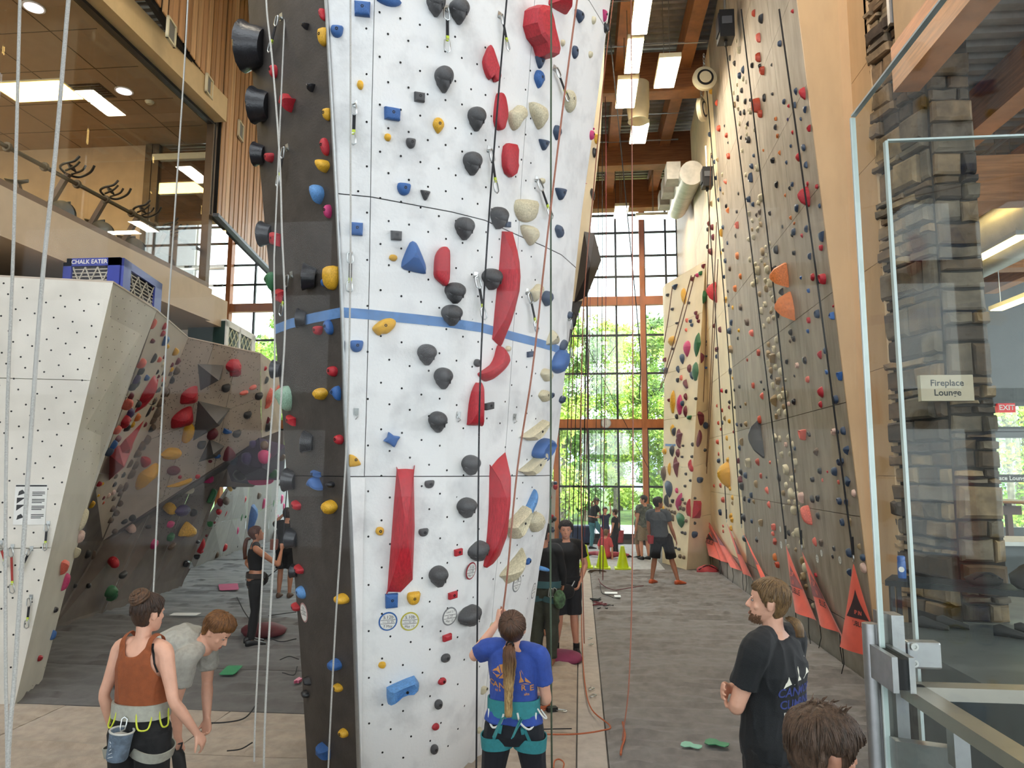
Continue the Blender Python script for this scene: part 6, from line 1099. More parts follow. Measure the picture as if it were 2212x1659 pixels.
floor_rope([(1293, 1250), (1300, 1262), (1325, 1274), (1360, 1270), (1390, 1265)], REDR, .008, 'brown rope curving on the mat before the cones'); floor_rope([(1296, 1262), (1300, 1280), (1312, 1286), (1325, 1291)], BLKR, .007, 'dark rope end curling on the mat')
floor_rope([(440, 1562), (490, 1560), (530, 1550), (555, 1520)], BLKR, .007, 'dark cord on the tan mat behind the woman in rust'); floor_rope([(490, 1622), (520, 1618), (545, 1604)], BLKR, .006, 'short dark cord on the tan mat by the dark face')
floor_rope([(512, 1290), (530, 1325), (560, 1360), (600, 1385), (640, 1380)], BLKR, .008, 'dark rope trailing from the belayer in black'); floor_rope([(580, 1330), (600, 1327), (640, 1322)], BLKR, .007, 'dark rope on the mat left of the dark face'); floor_rope([(610, 1453), (635, 1458), (642, 1440)], BLKR, .006, 'dark cord end at the foot of the dark face'); floor_rope([(605, 1425), (625, 1418), (645, 1424)], BLKR, .006, 'dark cord loop at the foot of the dark face')
for k, (px, py) in enumerate(((1283, 1297), (1296, 1305), (1308, 1313))):
    c = at_floor(px, py); b = MB(); rg = random.Random(k)
    pts = [c+Vector((rg.uniform(-.16, .16), rg.uniform(-.2, .2), .015)) for _ in range(9)]; b.tube(catmull(pts, 4), .012, 5); tag(b.build('rope_chain', REDR if k == 1 else BLKR, origin=c), '%s short tangle of dark cord on the mat below the cones' % ('nearest to the tower,', 'middle,', 'right hand,')[k], 'cord', 'cord tangles on the mat')
c = at_floor(1290, 1237); b = MB(); [b.tube([c+Vector((.22*math.cos(a)*(1-.08*j), .12*math.sin(a)*(1-.08*j), .02+.012*j)) for a in np.linspace(0, 6.283, 18)], .012, 5) for j in range(3)]; tag(b.build('rope_coil', mat('brown_gear', '#4a3c2f', .8, var=.2), origin=c), 'dark heap of gear and rope beside the cones', 'gear')
c = at_floor(1162, 1530); b = MB(); rg = random.Random(5)
for j in range(5): b.tube([c+Vector((.11*math.cos(a)+rg.uniform(-.01, .01)+(j-2)*.008, .13*math.sin(a)+(j-2)*.012, .012+.009*j)) for a in np.linspace(0, 6.1, 18)], .0065, 6)
tag(b.build('rope_coil', ORG, origin=c, smooth=True), 'small orange coil of rope on the tan mat by the belaying woman', 'rope')
c = at_floor(1196, 1536); t = thing('belay_device', 'black belay device with a carabiner lying on the tan mat', 'belay device', c); MB().box(c+Vector((-.02, 0, .02)), (.11, .07, .04), Matrix.Rotation(.4, 3, 'Z')).build('body', M['black'], t); b = MB(); carabiner(b, c+Vector((.03, -.01, .012)), Vector((1, -.25, 0)).normalized(), Vector((.25, 1, 0)).normalized(), Vector((0, 0, 1)), .11, r=.006); b.build('carabiner', HANG, t, smooth=True)
for k, (px, py) in enumerate(((1272, 1492), (1276, 1507), (1270, 1382), (1272, 1395))):
    c = at_floor(px, py, .045); b = MB(); carabiner(b, c+Vector((0, 0, .01)), Vector((.5, .9, 0)).normalized(), Vector((.9, -.5, 0)).normalized(), Vector((0, 0, 1)), .1, r=.006); tag(b.build('loose_carabiner', HANG, origin=c, smooth=True), 'loose carabiner on the pale strip, %s from the camera' % ordinal((1, 0, 3, 2)[k]), 'carabiner', 'carabiners on the pale strip')
# coloured foot pads and tapes on the mats
def floor_patch(px, py, w, h, m, name, label, cat, rot=0, shape='rect', th=.006, z=.088, m2=None):
    c = at_z(px, py, z); k = (c-EYEP).dot(CF)/FPX; W_ = w*k; D_ = h*k*(c-EYEP).length/EYE*1.0; P = SH[shape]; cr, sr = math.cos(rot), math.sin(rot)
    poly = [c+Vector(((x*W_*cr-y*D_*sr)/2, (x*W_*sr+y*D_*cr)/2, 0)) for x, y in P]; t = thing(name, label, cat, c); MB().prism(poly, (0, 0, th)).build('sheet', m, t); return t
SH['sole'] = [(-1, .2), (-.8, .8), (-.3, .9), (.1, .5), (.55, .6), (.9, .6), (1, 0), (.85, -.5), (.4, -.5), (0, -.4), (-.4, -.8), (-.85, -.6)]
TEAL = mat('teal_rubber', '#7fc0a5', .5, var=.06); GRN2 = mat('green_rubber', '#2f8a5a', .5, var=.06); WH = mat('white_tape', '#e6e8e8', .5, var=.03); PK = mat('pink_rubber', '#d06a8a', .5, var=.05)
floor_patch(1493, 1611, 46, 14, TEAL, 'foot_marker', 'pale teal sole shaped foot marker on the grey mat, left one', 'floor marker', -.45, 'sole'); floor_patch(1548, 1606, 52, 16, GRN2, 'foot_marker', 'green and white sole shaped foot marker on the grey mat, right one', 'floor marker', -.5, 'sole')
floor_patch(499, 1448, 34, 18, GRN2, 'floor_tape', 'bright green tape patch on the grey mat by the bending man', 'tape', .2); floor_patch(494, 1268, 40, 14, mat('magenta_mat', '#a83c68', .8, var=.05), 'floor_tape', 'magenta patch on the mat left of the belayer in black', 'tape', .5); floor_patch(644, 1473, 12, 10, PK, 'fallen_hold', 'pink hold lying on the mat by the dark face', 'hold', 0, 'sole', .03)
floor_patch(1320, 1281, 28, 4, WH, 'floor_tape', 'white tape strip on the mat below the cones, upper one', 'tape'); floor_patch(1334, 1288, 14, 4, WH, 'floor_tape', 'white tape strip on the mat below the cones, lower one', 'tape'); floor_patch(400, 1327, 60, 5, WH, 'floor_tape', 'white strip of glare painted on the grey mat left', 'tape', .1)  # last strip is glare on the mat, put in as a white sheet
# cushion, red bags, blue crate, fire extinguisher
c = at_floor(1213, 1424, .05); MAG = mat('magenta_cushion', '#8f3a5c', .8, var=.08); t = blob_bag(c+Vector((0, 0, -.02)), (.30, .26, .09), MAG, 'floor_cushion', 'magenta cushion under the feet of the climber in olive trousers', 'cushion')
REDB = mat('red_bag_fabric', '#b23a40', .6, var=.1, bump=.4, bscale=25); c = at_floor(1528, 1240, .0); blob_bag(c, (.28, .2, .14), REDB, 'rope_bag', 'red rope bag on the floor at the foot of the far cream wall', 'bag', STR)
c = at_z(1246, 1172, .1); t = thing('storage_crate', 'blue storage crate on the sill of the end window', 'crate', c); CBL = mat('crate_blue', '#33405e', .5, var=.06); MB().box(c+Vector((0, 0, .27)), (1.15, .55, .5)).build('box', CBL, t); MB().box(c+Vector((0, 0, .54)), (1.2, .6, .06)).build('lid', mat('crate_lid', '#4a5878', .5, var=.05), t)
for s in (-.35, 0, .35): MB().box(c+Vector((s, -.285, .27)), (.03, .02, .48)).build('rib', CBL, t)
c = at_z(1338, 1172, .08); t = thing('sand_bucket', 'red bucket standing by the end window post', 'bucket', c); MB().lathe([(0, 0), (.13, 0), (.16, .38), (.17, .4), (.15, .4), (.12, .05), (0, .05)], c, 18).build('body', REDB, t, smooth=True); MB().tube([c+Vector((.16*math.cos(a), 0, .4+.12*math.sin(a))) for a in np.linspace(0, math.pi, 10)], .008, 5).build('handle', M['black'], t)
# ------------------------------------------------------------------ hanging ropes
def rope(pts, Y, m, r, label, end=True):
    P = [at_y(x, y, (Y[i] if hasattr(Y, '__len__') else Y)) for i, (x, y) in enumerate(pts)]
    C = catmull(P, 5); C = ([Vector((P[0].x, P[0].y, 12.74))] if P[0].z < 12.6 else [])+C
    o = MB().tube(C, r, 7).build('climbing_rope', m, smooth=True, origin=P[0]); return tag(o, label, 'rope', 'hanging climbing ropes')
def up(px, py): return (px+(px-1150)/13000*400, py-400)
rope([(155, -60), (148, 0), (120, 330), (92, 600), (66, 950), (34, 1430), (16, 1690), (2, 2400)], [2.3]*7+[2.45], GRYR, .0072, 'thickest pale rope hanging at the far left, right one of the pair'); rope([(46, -60), (43, 0), (30, 500), (14, 950), (12, 1400), (16, 1700), (14, 2350)], 2.5, GRYR, .0062, 'pale rope hanging at the far left, left one of the pair')
rope([(408, -40), (398, 150), (371, 560), (350, 900), (333, 1250), (322, 1440)], 5.2, GRYR, .0065, 'pale rope behind the head of the woman in rust'); rope([(574, -40), (577, 30), (589, 140), (604, 340), (609, 500), (616, 690), (606, 880), (597, 1100), (583, 1340), (571, 1600), (570, 1850)], 4.25, GRYR, .0062, 'pale rope crossing the dark tower face'); rope([(592, 560), (593, 800), (583, 960), (575, 1086), (560, 1380), (551, 1560), (549, 1645)], [4.6]*7, GRYR, .0058, 'pale rope ending above the mat left of the tower')
rope([(757, -40), (757, 300), (757, 560), (751, 900), (739, 1120), (724, 1360), (709, 1660), (704, 1850)], [4.15, 4.3, 4.35, 4.5, 4.6, 4.8, 5.0, 5.1], GRYR, .0062, 'grey rope along the left corner of the tower'); rope([(1098, -40), (1078, 190), (1054, 500), (1038, 800), (1033, 1100), (1029, 1640), (1028, 1760)], [4.3, 4.4, 4.5, 4.6, 4.75, 4.9, 5.0], BLKR, .0060, 'black rope down the middle of the white tower face')
rope([(1191, -40), (1190, 400), (1190, 900), (1189, 1200), (1192, 1640), (1193, 1740)], [4.55, 4.7, 4.85, 5.0, 5.1, 5.2], OLR, .0066, 'dark olive rope near the right side of the white face'); rope([(1252, -40), (1215, 240), (1178, 550), (1150, 800), (1118, 1010), (1096, 1240), (1089, 1300), (1086, 1326)], [4.2, 4.3, 4.4, 4.5, 4.6, 4.74, 4.80, 4.82], PINKR, .0062, 'brown rope held in the raised hand of the woman in blue')
rope([(1328, -30), (1303, 180), (1283, 400), (1262, 640), (1255, 900), (1257, 1180), (1262, 1390)], 8.5, PINKR, .007, 'pinkish rope hanging off the right edge of the tower'); rope([(1316, 60), (1352, 430), (1378, 700), (1384, 790), (1381, 862)], 13, BLKR, .010, 'dark rope slanting with a loose end before the end window'); rope([(1363, -30), (1366, 500), (1367, 1100), (1360, 1450), (1344, 1600)], [7, 7, 7, 6.9, 6.7], PINKR, .0065, 'pinkish rope hanging free before the end window')
for i, (x0, y0, x1, y1, Y) in enumerate(((1232, 700, 1221, 1120, 17), (1240, 690, 1228, 1150, 17), (1250, 650, 1237, 1160, 16), (1262, 560, 1247, 1190, 15.5), (1275, 640, 1263, 1160, 20), (1292, 560, 1285, 1170, 20), (1301, 620, 1296, 1240, 17.6), (1309, 630, 1302, 1262, 16.5), (1271, 480, 1258, 1200, 14.0))):
    rope([(x0, y0-300), (x0, y0), ((x0+x1)/2, (y0+y1)/2), (x1, y1)], Y, (BLKR, REDR, BLKR)[i % 3], .010, 'thin dark rope before the end window, %s of nine from the left' % ordinal(i))
for i, (a, c) in enumerate((((1334, 742), (1244, 855)), ((1262, 735), (1400, 1010)))): rope([a, ((a[0]+c[0])/2, (a[1]+c[1])/2+3), c], 21.5, BLKR, .009, 'thin dark line slanting %s before the end window' % ('left' if i == 0 else 'right'))
for i, (pts, nm) in enumerate((([(1500, 598), (1466, 725), (1431, 846)], 'left one of a pair'), ([(1508, 596), (1474, 722), (1435, 840)], 'right one of a pair'), ([(1459, 622), (1450, 690), (1441, 742)], 'short one'))):
    P = []
    for x, y in pts:
        h_ = CB.ray_cast(EYEP, ray(x, y)); P.append((h_[0] if h_[0] is not None else at_y(x, y, 19.8))+Vector((-.10, -.14, 0)))
    tag(MB().tube(catmull(P, 5), .013, 6).build('climbing_rope', BRN, smooth=True, origin=P[0]), 'brown rope slanting across the far cream wall, '+nm, 'rope', 'hanging climbing ropes')
# ------------------------------------------------------------------ people: one continuous body each, clothes and hair on top
SKIN = {k: mat('skin_'+k, c, .5, var=.05, scale=9, bump=.08, bscale=90) for k, c in dict(fair='#d9a58c', light='#c98f74', tan='#a87256', warm='#b9805f').items()}
LIPM = mat('lips', '#a9655a', .45, var=0); EYEW = mat('eye_white', '#a89f98', .4, var=0); EYED = mat('eye_dark', '#2a211c', .2, var=0)
def hairm(name, c, c2): return mat('hair_'+name, c, .45, var=.3, scale=18, stretch=(6, 6, .7), bump=.5, bscale=60, col2=c2)
def remesh(mb, voxel, smooth=5, wr=0, wf=(7, 7, 3), seed=0, cut=None):
    me = mb.mesh('tmp'); bm = bmesh.new(); bm.from_mesh(me); bmesh.ops.recalc_face_normals(bm, faces=bm.faces); bm.to_mesh(me); bm.free()
    ob = bpy.data.objects.new('tmp', me); TMP.collection.objects.link(ob); r = ob.modifiers.new('r', 'REMESH'); r.mode = 'VOXEL'; r.voxel_size = voxel
    if smooth: s = ob.modifiers.new('s', 'SMOOTH'); s.iterations = smooth; s.factor = .5
    TMP.view_layers[0].update(); dg = TMP.view_layers[0].depsgraph; out = bpy.data.meshes.new_from_object(ob.evaluated_get(dg)); bpy.data.objects.remove(ob); bpy.data.meshes.remove(me)
    if wr:
        pn = [(v.co.copy(), v.normal.copy()) for v in out.vertices]; co = []
        for p, nv in pn:
            q = Vector((p.x*wf[0]+seed, p.y*wf[1], p.z*wf[2])); q += Vector((.6, .6, .6))*mnoise.noise(p*4+Vector((seed, 0, 0)))
            co += list(p+nv*wr*((1-abs(mnoise.noise(q)))**3*1.4-.5+.4*mnoise.noise(q*2.3)))
        out.vertices.foreach_set('co', co); out.update()
    if cut:
        bm = bmesh.new(); bm.from_mesh(out); bmesh.ops.delete(bm, geom=[f for f in bm.faces if cut(f.calc_center_median())], context='FACES')
        bd = {}
        for e_ in bm.edges:
            if e_.is_boundary:
                for v_ in e_.verts: bd.setdefault(v_, []).append(e_.other_vert(v_))
        for _ in range(14):                # even out the cut edge
            nw = {v_: v_.co*.4+sum((q_.co for q_ in n_), Vector())*(.6/len(n_)) for v_, n_ in bd.items()}
            for v_, c_ in nw.items(): v_.co = c_
        bm.to_mesh(out); bm.free()
    out.polygons.foreach_set('use_smooth', [True]*len(out.polygons)); return out
def ering(c, a, b_, ra, rb, n=14, sq=2.3):
    out = []
    for t in np.linspace(0, 2*math.pi, n, endpoint=False):
        ct, st = math.cos(t), math.sin(t); out.append(c+a*(ra*math.copysign(abs(ct)**(2/sq), ct))+b_*(rb*math.copysign(abs(st)**(2/sq), st)))
    return out
def limb(mb, pts, rs, n=12, k=4, end=True):
    P = [Vector(p) for p in pts]; m = len(P); C = catmull(P, k); R = []
    for i in range(m-1): R += [rs[i]+(rs[i+1]-rs[i])*(j/k) for j in range(k)]
    R.append(rs[-1]); mb.tube(C, R, n)
    mb.ball(C[0], R[0]*.98, 10)
    if end: mb.ball(C[-1], R[-1]*.98, 10)
TORSO = dict(m=[(0, 0, .10, .085), (0, .45, .162, .118), (1, 0, .168, .120), (1, .5, .158, .108), (2, 0, .146, .100), (2, .5, .156, .110), (3, 0, .172, .122), (3, .35, .176, .116), (3, .65, .155, .096), (3, .85, .105, .072), (4, 0, .06, .06)],
             f=[(0, 0, .10, .09), (0, .45, .172, .122), (1, 0, .172, .122), (1, .5, .148, .104), (2, 0, .126, .090), (2, .5, .136, .100), (3, 0, .150, .115), (3, .35, .154, .106), (3, .65, .138, .086), (3, .85, .09, .065), (4, 0, .052, .052)])
HEADR = [(0.0, .022, .072, .030), (.010, .036, .086, .015), (.030, .050, .092, -.03), (.055, .060, .093, -.060), (.085, .067, .091, -.080), (.115, .072, .087, -.092), (.145, .076, .093, -.098), (.172, .073, .086, -.096), (.198, .060, .064, -.078), (.216, .038, .036, -.048), (.225, .010, .0, -.012)]
DEF = dict(pel=(0, 0, .95), waist=(0, .005, 1.10), chest=(0, .0, 1.29), neck=(0, -.02, 1.485), head=(0, .0, 1.515), sl=(-.178, -.02, 1.425), sr=(.178, -.02, 1.425), el=(-.225, -.04, 1.14), er=(.225, -.04, 1.14), wl=(-.24, .03, .90), wr=(.24, .03, .90),
           hl=(-.092, 0, .92), hr=(.092, 0, .92), kl=(-.10, .02, .49), kr=(.10, .02, .49), al=(-.105, -.03, .085), ar=(.105, -.03, .085))
def hand(mb, w, d, n, side, s, curl=.35, spread=1):
    d = d.normalized(); n = (n-d*n.dot(d)).normalized(); sd = d.cross(n)*side      # sd points to the thumb side
    mb.rings([ering(w+d*q*s, sd, n, a*s, b_*s, 10) for q, a, b_ in ((-.01, .026, .020), (.02, .032, .017), (.055, .040, .0165), (.085, .041, .0145), (.098, .036, .011))])
    for i, (o, L) in enumerate(((.030, .072), (.0105, .080), (-.0095, .074), (-.0285, .058))):
        p = w+d*.088*s+sd*o*s; dd = (d+sd*(o*3.2*spread)).normalized(); pts = [p-dd*.02*s, p]; a = 0
        for q in (.45, .32, .23):
            a += curl; v = dd*math.cos(a)+n*math.sin(a); p = p+v*L*q*s; pts.append(p)
        mb.tube(pts, [.0092*s, .0092*s, .0086*s, .0078*s, .0062*s], 8); mb.ball(pts[-1], .0062*s, 8)
    p = w+d*.022*s+sd*.026*s; pts = [p-sd*.012*s, p]
    for q, a in ((.036, .35), (.032, .7), (.024, 1.0)):
        v = (d*.75+sd*(.75-.35*a)+n*.5*a*(.5+curl)).normalized(); p = p+v*q*s; pts.append(p)
    mb.tube(pts, [.013*s, .0125*s, .0105*s, .0095*s, .007*s], 8); mb.ball(pts[-1], .007*s, 8)
class Fig: pass
def person(label, base, face, height, J=None, sex='m', skin='light', head=(0, 0, 0), curl=(.4, .4), vox=.012, hands='full', hsize=1.0, toes=(0, 0), handdir=None, name='person', group=None, palm=None, headscale=1.0):
    g = Fig(); s = height/1.75; fa = math.radians(face); Rz = Matrix.Rotation(-fa, 3, 'Z'); base = Vector(base); j = dict(DEF); 
    if sex == 'f': j.update(sl=(-.158, -.02, 1.415), sr=(.158, -.02, 1.415), hl=(-.095, 0, .92), hr=(.095, 0, .92), el=(-.20, -.04, 1.14), er=(.20, -.04, 1.14), wl=(-.22, .03, .90), wr=(.22, .03, .90))
    j.update(J or {}); W_ = {k: base+Rz @ (Vector(v)*s) for k, v in j.items()}; g.W = W_; g.s = s; g.Rz = Rz; g.base = base; g.sex = sex; g.j = j
    g.right = Rz @ Vector((1, 0, 0)); g.fwd = Rz @ Vector((0, 1, 0)); up = Vector((0, 0, 1)); g.vox = vox
    g.root = thing(name, label, 'person', base, group); mb = MB()
    hipside = (W_['hr']-W_['hl']).normalized(); shside = (W_['sr']-W_['sl']).normalized()
    P = [W_['pel']+(W_['pel']-W_['waist']).normalized()*.14*s, W_['pel'], W_['waist'], W_['chest'], W_['neck']]
    def station(i, t):
        if i >= 4: return P[4], 1.0
        a, b_ = P[i], P[i+1]; return a.lerp(b_, t), (i+t)/4
    def torso_ring(i, t, ra, rb, off=Vector((0, 0, 0))):
        c, f = station(i, t); sd = hipside.lerp(shside, min(1, max(0, f))).normalized(); tg = (P[min(i+1, 4)]-P[min(i, 3)]).normalized(); dp = sd.cross(tg).normalized()*-1
        return ering(c+off, sd, dp, ra*s, rb*s, 18, 2.25)
    g.torso_ring = torso_ring; g.station = station; g.P = P
    mb.rings([torso_ring(*q) for q in TORSO[sex]])
    k = s*(1 if sex == 'm' else .86)
    for e in 'lr':
        sh, el, wr = W_['s'+e], W_['e'+e], W_['w'+e]
        limb(mb, [W_['neck'].lerp(sh, .45)-up*.01*s, sh, sh.lerp(el, .3), sh.lerp(el, .7), el, el.lerp(wr, .28), el.lerp(wr, .7), wr], [.055*k, .060*k, .056*k, .045*k, .038*k, .042*k, .033*k, .026*k])
        hp, kn, an = W_['h'+e], W_['k'+e], W_['a'+e]; lk = s*(1 if sex == 'm' else .97)
        limb(mb, [hp, hp.lerp(kn, .35), hp.lerp(kn, .75), kn, kn.lerp(an, .3), kn.lerp(an, .7), an], [.092*lk, .086*lk, .066*lk, .054*lk, .057*lk, .042*lk, .034*lk])
        td = Rz @ Matrix.Rotation(-math.radians(toes[0 if e == 'l' else 1]), 3, 'Z') @ Vector((0, 1, 0)); setattr(g, 'toe'+e, td); sdv = td.cross(up)
        fz_ = an.z-.085*s; foot = [(-.065, .028, .045, .045), (-.04, .034, .042, .05), (.02, .036, .04, .05), (.08, .042, .03, .034), (.14, .044, .022, .024), (.18, .032, .018, .018), (.195, .012, .015, .010)]
        f0 = Vector((an.x, an.y, fz_)); setattr(g, 'foot'+e, (f0, td, sdv))
        mb.rings([ering(f0+td*q*s+up*h*s, sdv, up, a*s, b_*s, 12) for q, a, h, b_ in foot])
        hd = (handdir or {}).get(e) or (wr-el); n = (palm or {}).get(e); n = (Rz @ Vector(n)) if n else (g.right*(-1 if e == 'r' else 1)+g.fwd*-.2)
        hd = (Rz @ Vector(hd)) if not isinstance(hd, Vector) else hd
        if hands == 'full': hand(mb, wr, hd, n, 1 if e == 'l' else -1, s*hsize*(1 if sex == 'm' else .92), curl[0 if e == 'l' else 1])
        else:
            d_ = hd.normalized(); mb.tube([wr, wr+d_*.06*s, wr+d_*.12*s, wr+d_*.17*s], [.024*s, .036*s, .030*s, .014*s], 8)
    # head
    yaw, pit, rol = (math.radians(a) for a in head); HR = Rz @ Matrix.Rotation(-yaw, 3, 'Z') @ Matrix.Rotation(pit, 3, 'X') @ Matrix.Rotation(rol, 3, 'Y'); hs = s*headscale
    # turn about the skull base so the head stays on the neck
    piv = Vector((0, -.015, .06)); o = W_['head']+Rz @ (piv*hs); 
    def HW(p): return o+HR @ ((Vector(p)-piv)*hs)
    g.HW = HW; g.HR = HR; g.hs = hs; hb_ = MB(); X, Y, Z = HR @ Vector((1, 0, 0)), HR @ Vector((0, 1, 0)), HR @ Vector((0, 0, 1))
    hb_.rings([ering(HW((0, (yf+yb)/2, z)), X, Y, hw*hs, (yf-yb)/2*hs, 22, 2.2) for z, hw, yf, yb in HEADR])
    hb_.rings([ering(HW((0, y, z)), X, Y, a*hs, b_*hs, 10) for z, y, a, b_ in ((.128, .088, .006, .006), (.11, .097, .008, .010), (.092, .106, .011, .013), (.080, .108, .0145, .012), (.073, .098, .010, .010))])       # nose
    for sx_ in (-1, 1):
        hb_.ball(HW((sx_*.030, .083, .132)), (.022*hs, .010*hs, .007*hs), 10, HR)                                                                          # brow ridge
        hb_.ball(HW((sx_*.044, .060, .088)), (.020*hs, .016*hs, .018*hs), 10, HR)                                                                        # cheek
        e3 = HR @ Matrix.Rotation(sx_*-.35, 3, 'Z'); hb_.ball(HW((sx_*.078, -.012, .105)), (.008*hs, .020*hs, .032*hs), 12, e3); hb_.ball(HW((sx_*.082, -.020, .115)), (.006*hs, .012*hs, .018*hs), 10, e3)     # ear
    hb_.ball(HW((0, .092, .050)), (.023*hs, .008*hs, .006*hs), 10, HR); hb_.ball(HW((0, .091, .041)), (.020*hs, .009*hs, .007*hs), 10, HR); hb_.ball(HW((0, .085, .018)), (.018*hs, .012*hs, .012*hs), 10, HR)
    g.headbvh = BVHTree.FromPolygons([Vector(v) for v in hb_.v], hb_.f); mb.add(hb_.v, hb_.f)
    limb(mb, [W_['neck']-up*.03*s, W_['neck'].lerp(HW((0, -.02, .03)), .5), HW((0, -.02, .05))], [.062*k, .053*k, .052*k])
    me = remesh(mb, vox, 2 if vox < .009 else 4); me.materials.append(SKIN[skin]); ob = bpy.data.objects.new('body', me); COL.objects.link(ob); attach(ob, g.root); g.body = ob
    if vox < .011:
        for sx_ in (-1, 1):
            c = HW((sx_*.031, .0800, .1165)); MB().ball(c, (.0115*hs, .0080*hs, .0060*hs), 10, HR).build('eye', EYEW, g.root, smooth='all'); MB().ball(c+Y*.0064*hs, (.0054*hs, .003*hs, .0054*hs), 8, HR).build('iris', EYED, g.root, smooth='all')
            b = MB(); b.tube([HW((sx_*x, y, z)) for x, y, z in ((.014, .0905, .136), (.03, .0885, .140), (.047, .0765, .136))], [.0026*hs, .0032*hs, .0016*hs], 6); b.build('eyebrow', EYED, g.root)
        MB().ball(HW((0, .0965, .0455)), (.021*hs, .006*hs, .008*hs), 10, HR).build('lips', LIPM, g.root, smooth='all')
    return g
def garment(g, name, mb, m, vox=None, wr=.006, wf=(7, 7, 3), cut=None, smooth=4, solid=0):
    me = remesh(mb, vox or g.vox, smooth, wr, wf, cut=cut, seed=len(name)); me.materials.append(m); o = bpy.data.objects.new(name, me); COL.objects.link(o); attach(o, g.root)
    if solid: md = o.modifiers.new('t', 'SOLIDIFY'); md.thickness = solid; md.offset = 1
    g.__dict__[name] = o; return o
def bvh_of(o):
    off = o.matrix_world.translation; w = Vector(o.location); q = o.parent
    while q is not None: w += Vector(q.location); q = q.parent
    return BVHTree.FromPolygons([v.co+w for v in o.data.vertices], [p.vertices for p in o.data.polygons])
def torso_mesh(g, i0, i1, inf, hem=None, sex=None):
    mb = MB(); st = [q for q in TORSO[sex or g.sex] if i0 <= q[0]+q[1] <= i1+1e-6]; mb.rings([g.torso_ring(i, t, a+inf, b_+inf*.9) for i, t, a, b_ in st]); return mb
def shirt(g, m, hem=.55, sleeve=.55, loose=.022, name='shirt', collar=True, wr=.007, long=False, cut=None):
    mb = MB(); st = TORSO[g.sex]; rings = []; k = g.s*(1 if g.sex == 'm' else .88)
    sts = [q for q in st if q[0]+q[1] >= hem-.2 and q[0]+q[1] <= 3.9]
    for i, t, a, b_ in sts:
        f = i+t; lo = loose*(1.25 if f < 2.4 else 1.0 if f < 3.2 else .55 if f < 3.7 else .30); a2 = max(a, .150 if g.sex == 'm' else .135) if f < 2.6 else a; rings.append(g.torso_ring(i, t, a2+lo, b_+lo*.9))
    mb.rings(rings); W_ = g.W
    for e in 'lr':
        sh, el, wr_ = W_['s'+e], W_['e'+e], W_['w'+e]
        if long: limb(mb, [W_['neck'].lerp(sh, .5), sh, sh.lerp(el, .5), el, el.lerp(wr_, .5), el.lerp(wr_, .96)], [.058*k, .072*k, .062*k, .052*k, .048*k, .038*k])
        elif sleeve: limb(mb, [W_['neck'].lerp(sh, .45), sh, sh.lerp(el, sleeve*.5), sh.lerp(el, sleeve)], [.060*k, .076*k, .074*k, .070*k], end=False)
    return garment(g, name, mb, m, wr=wr*g.s, cut=cut)
def trousers(g, m, to=1.0, loose=.018, name='trousers', wr=.006, top=1.45):
    mb = MB(); st = [q for q in TORSO[g.sex] if q[0]+q[1] <= top]; mb.rings([g.torso_ring(i, t, a+loose*.6, b_+loose*.6) for i, t, a, b_ in st]); s = g.s
    for e in 'lr':
        hp, kn, an = g.W['h'+e], g.W['k'+e], g.W['a'+e]
        if to <= .6: f = to/.5; limb(mb, [hp, hp.lerp(kn, f*.5), hp.lerp(kn, f)], [(.094+loose)*s, (.088+loose)*s, (.078+loose*1.3)*s], end=False)
        else: limb(mb, [hp, hp.lerp(kn, .35), hp.lerp(kn, .75), kn, kn.lerp(an, .35), kn.lerp(an, .7), kn.lerp(an, .98)], [(.094+loose)*s, (.088+loose)*s, (.068+loose)*s, (.057+loose)*s, (.058+loose)*s, (.046+loose)*s, (.040+loose)*s], end=False)
    return garment(g, name, mb, m, wr=wr*s, wf=(8, 8, 5))
def shoes(g, m, name='shoe', sole=None):
    s = g.s; up = Vector((0, 0, 1))
    for e in 'lr':
        f0, td, sd = getattr(g, 'foot'+e); b = MB()
        b.rings([ering(f0+td*q*s+up*h*s, sd, up, a*s, b_*s, 12, 2.6) for q, a, h, b_ in ((-.085, .022, .04, .035), (-.07, .036, .045, .045), (-.02, .041, .05, .055), (.04, .044, .045, .050), (.10, .050, .034, .036), (.16, .050, .026, .028), (.20, .036, .020, .020), (.212, .014, .016, .012))]); b.build(name, m, g.root, smooth='all')
        if sole: b = MB(); b.rings([ering(f0+td*q*s+up*.008*s, sd, up, a*s, .010*s, 12) for q, a in ((-.088, .02), (-.07, .038), (.0, .043), (.10, .052), (.17, .048), (.215, .015))]); b.build('sole', sole, g.root)
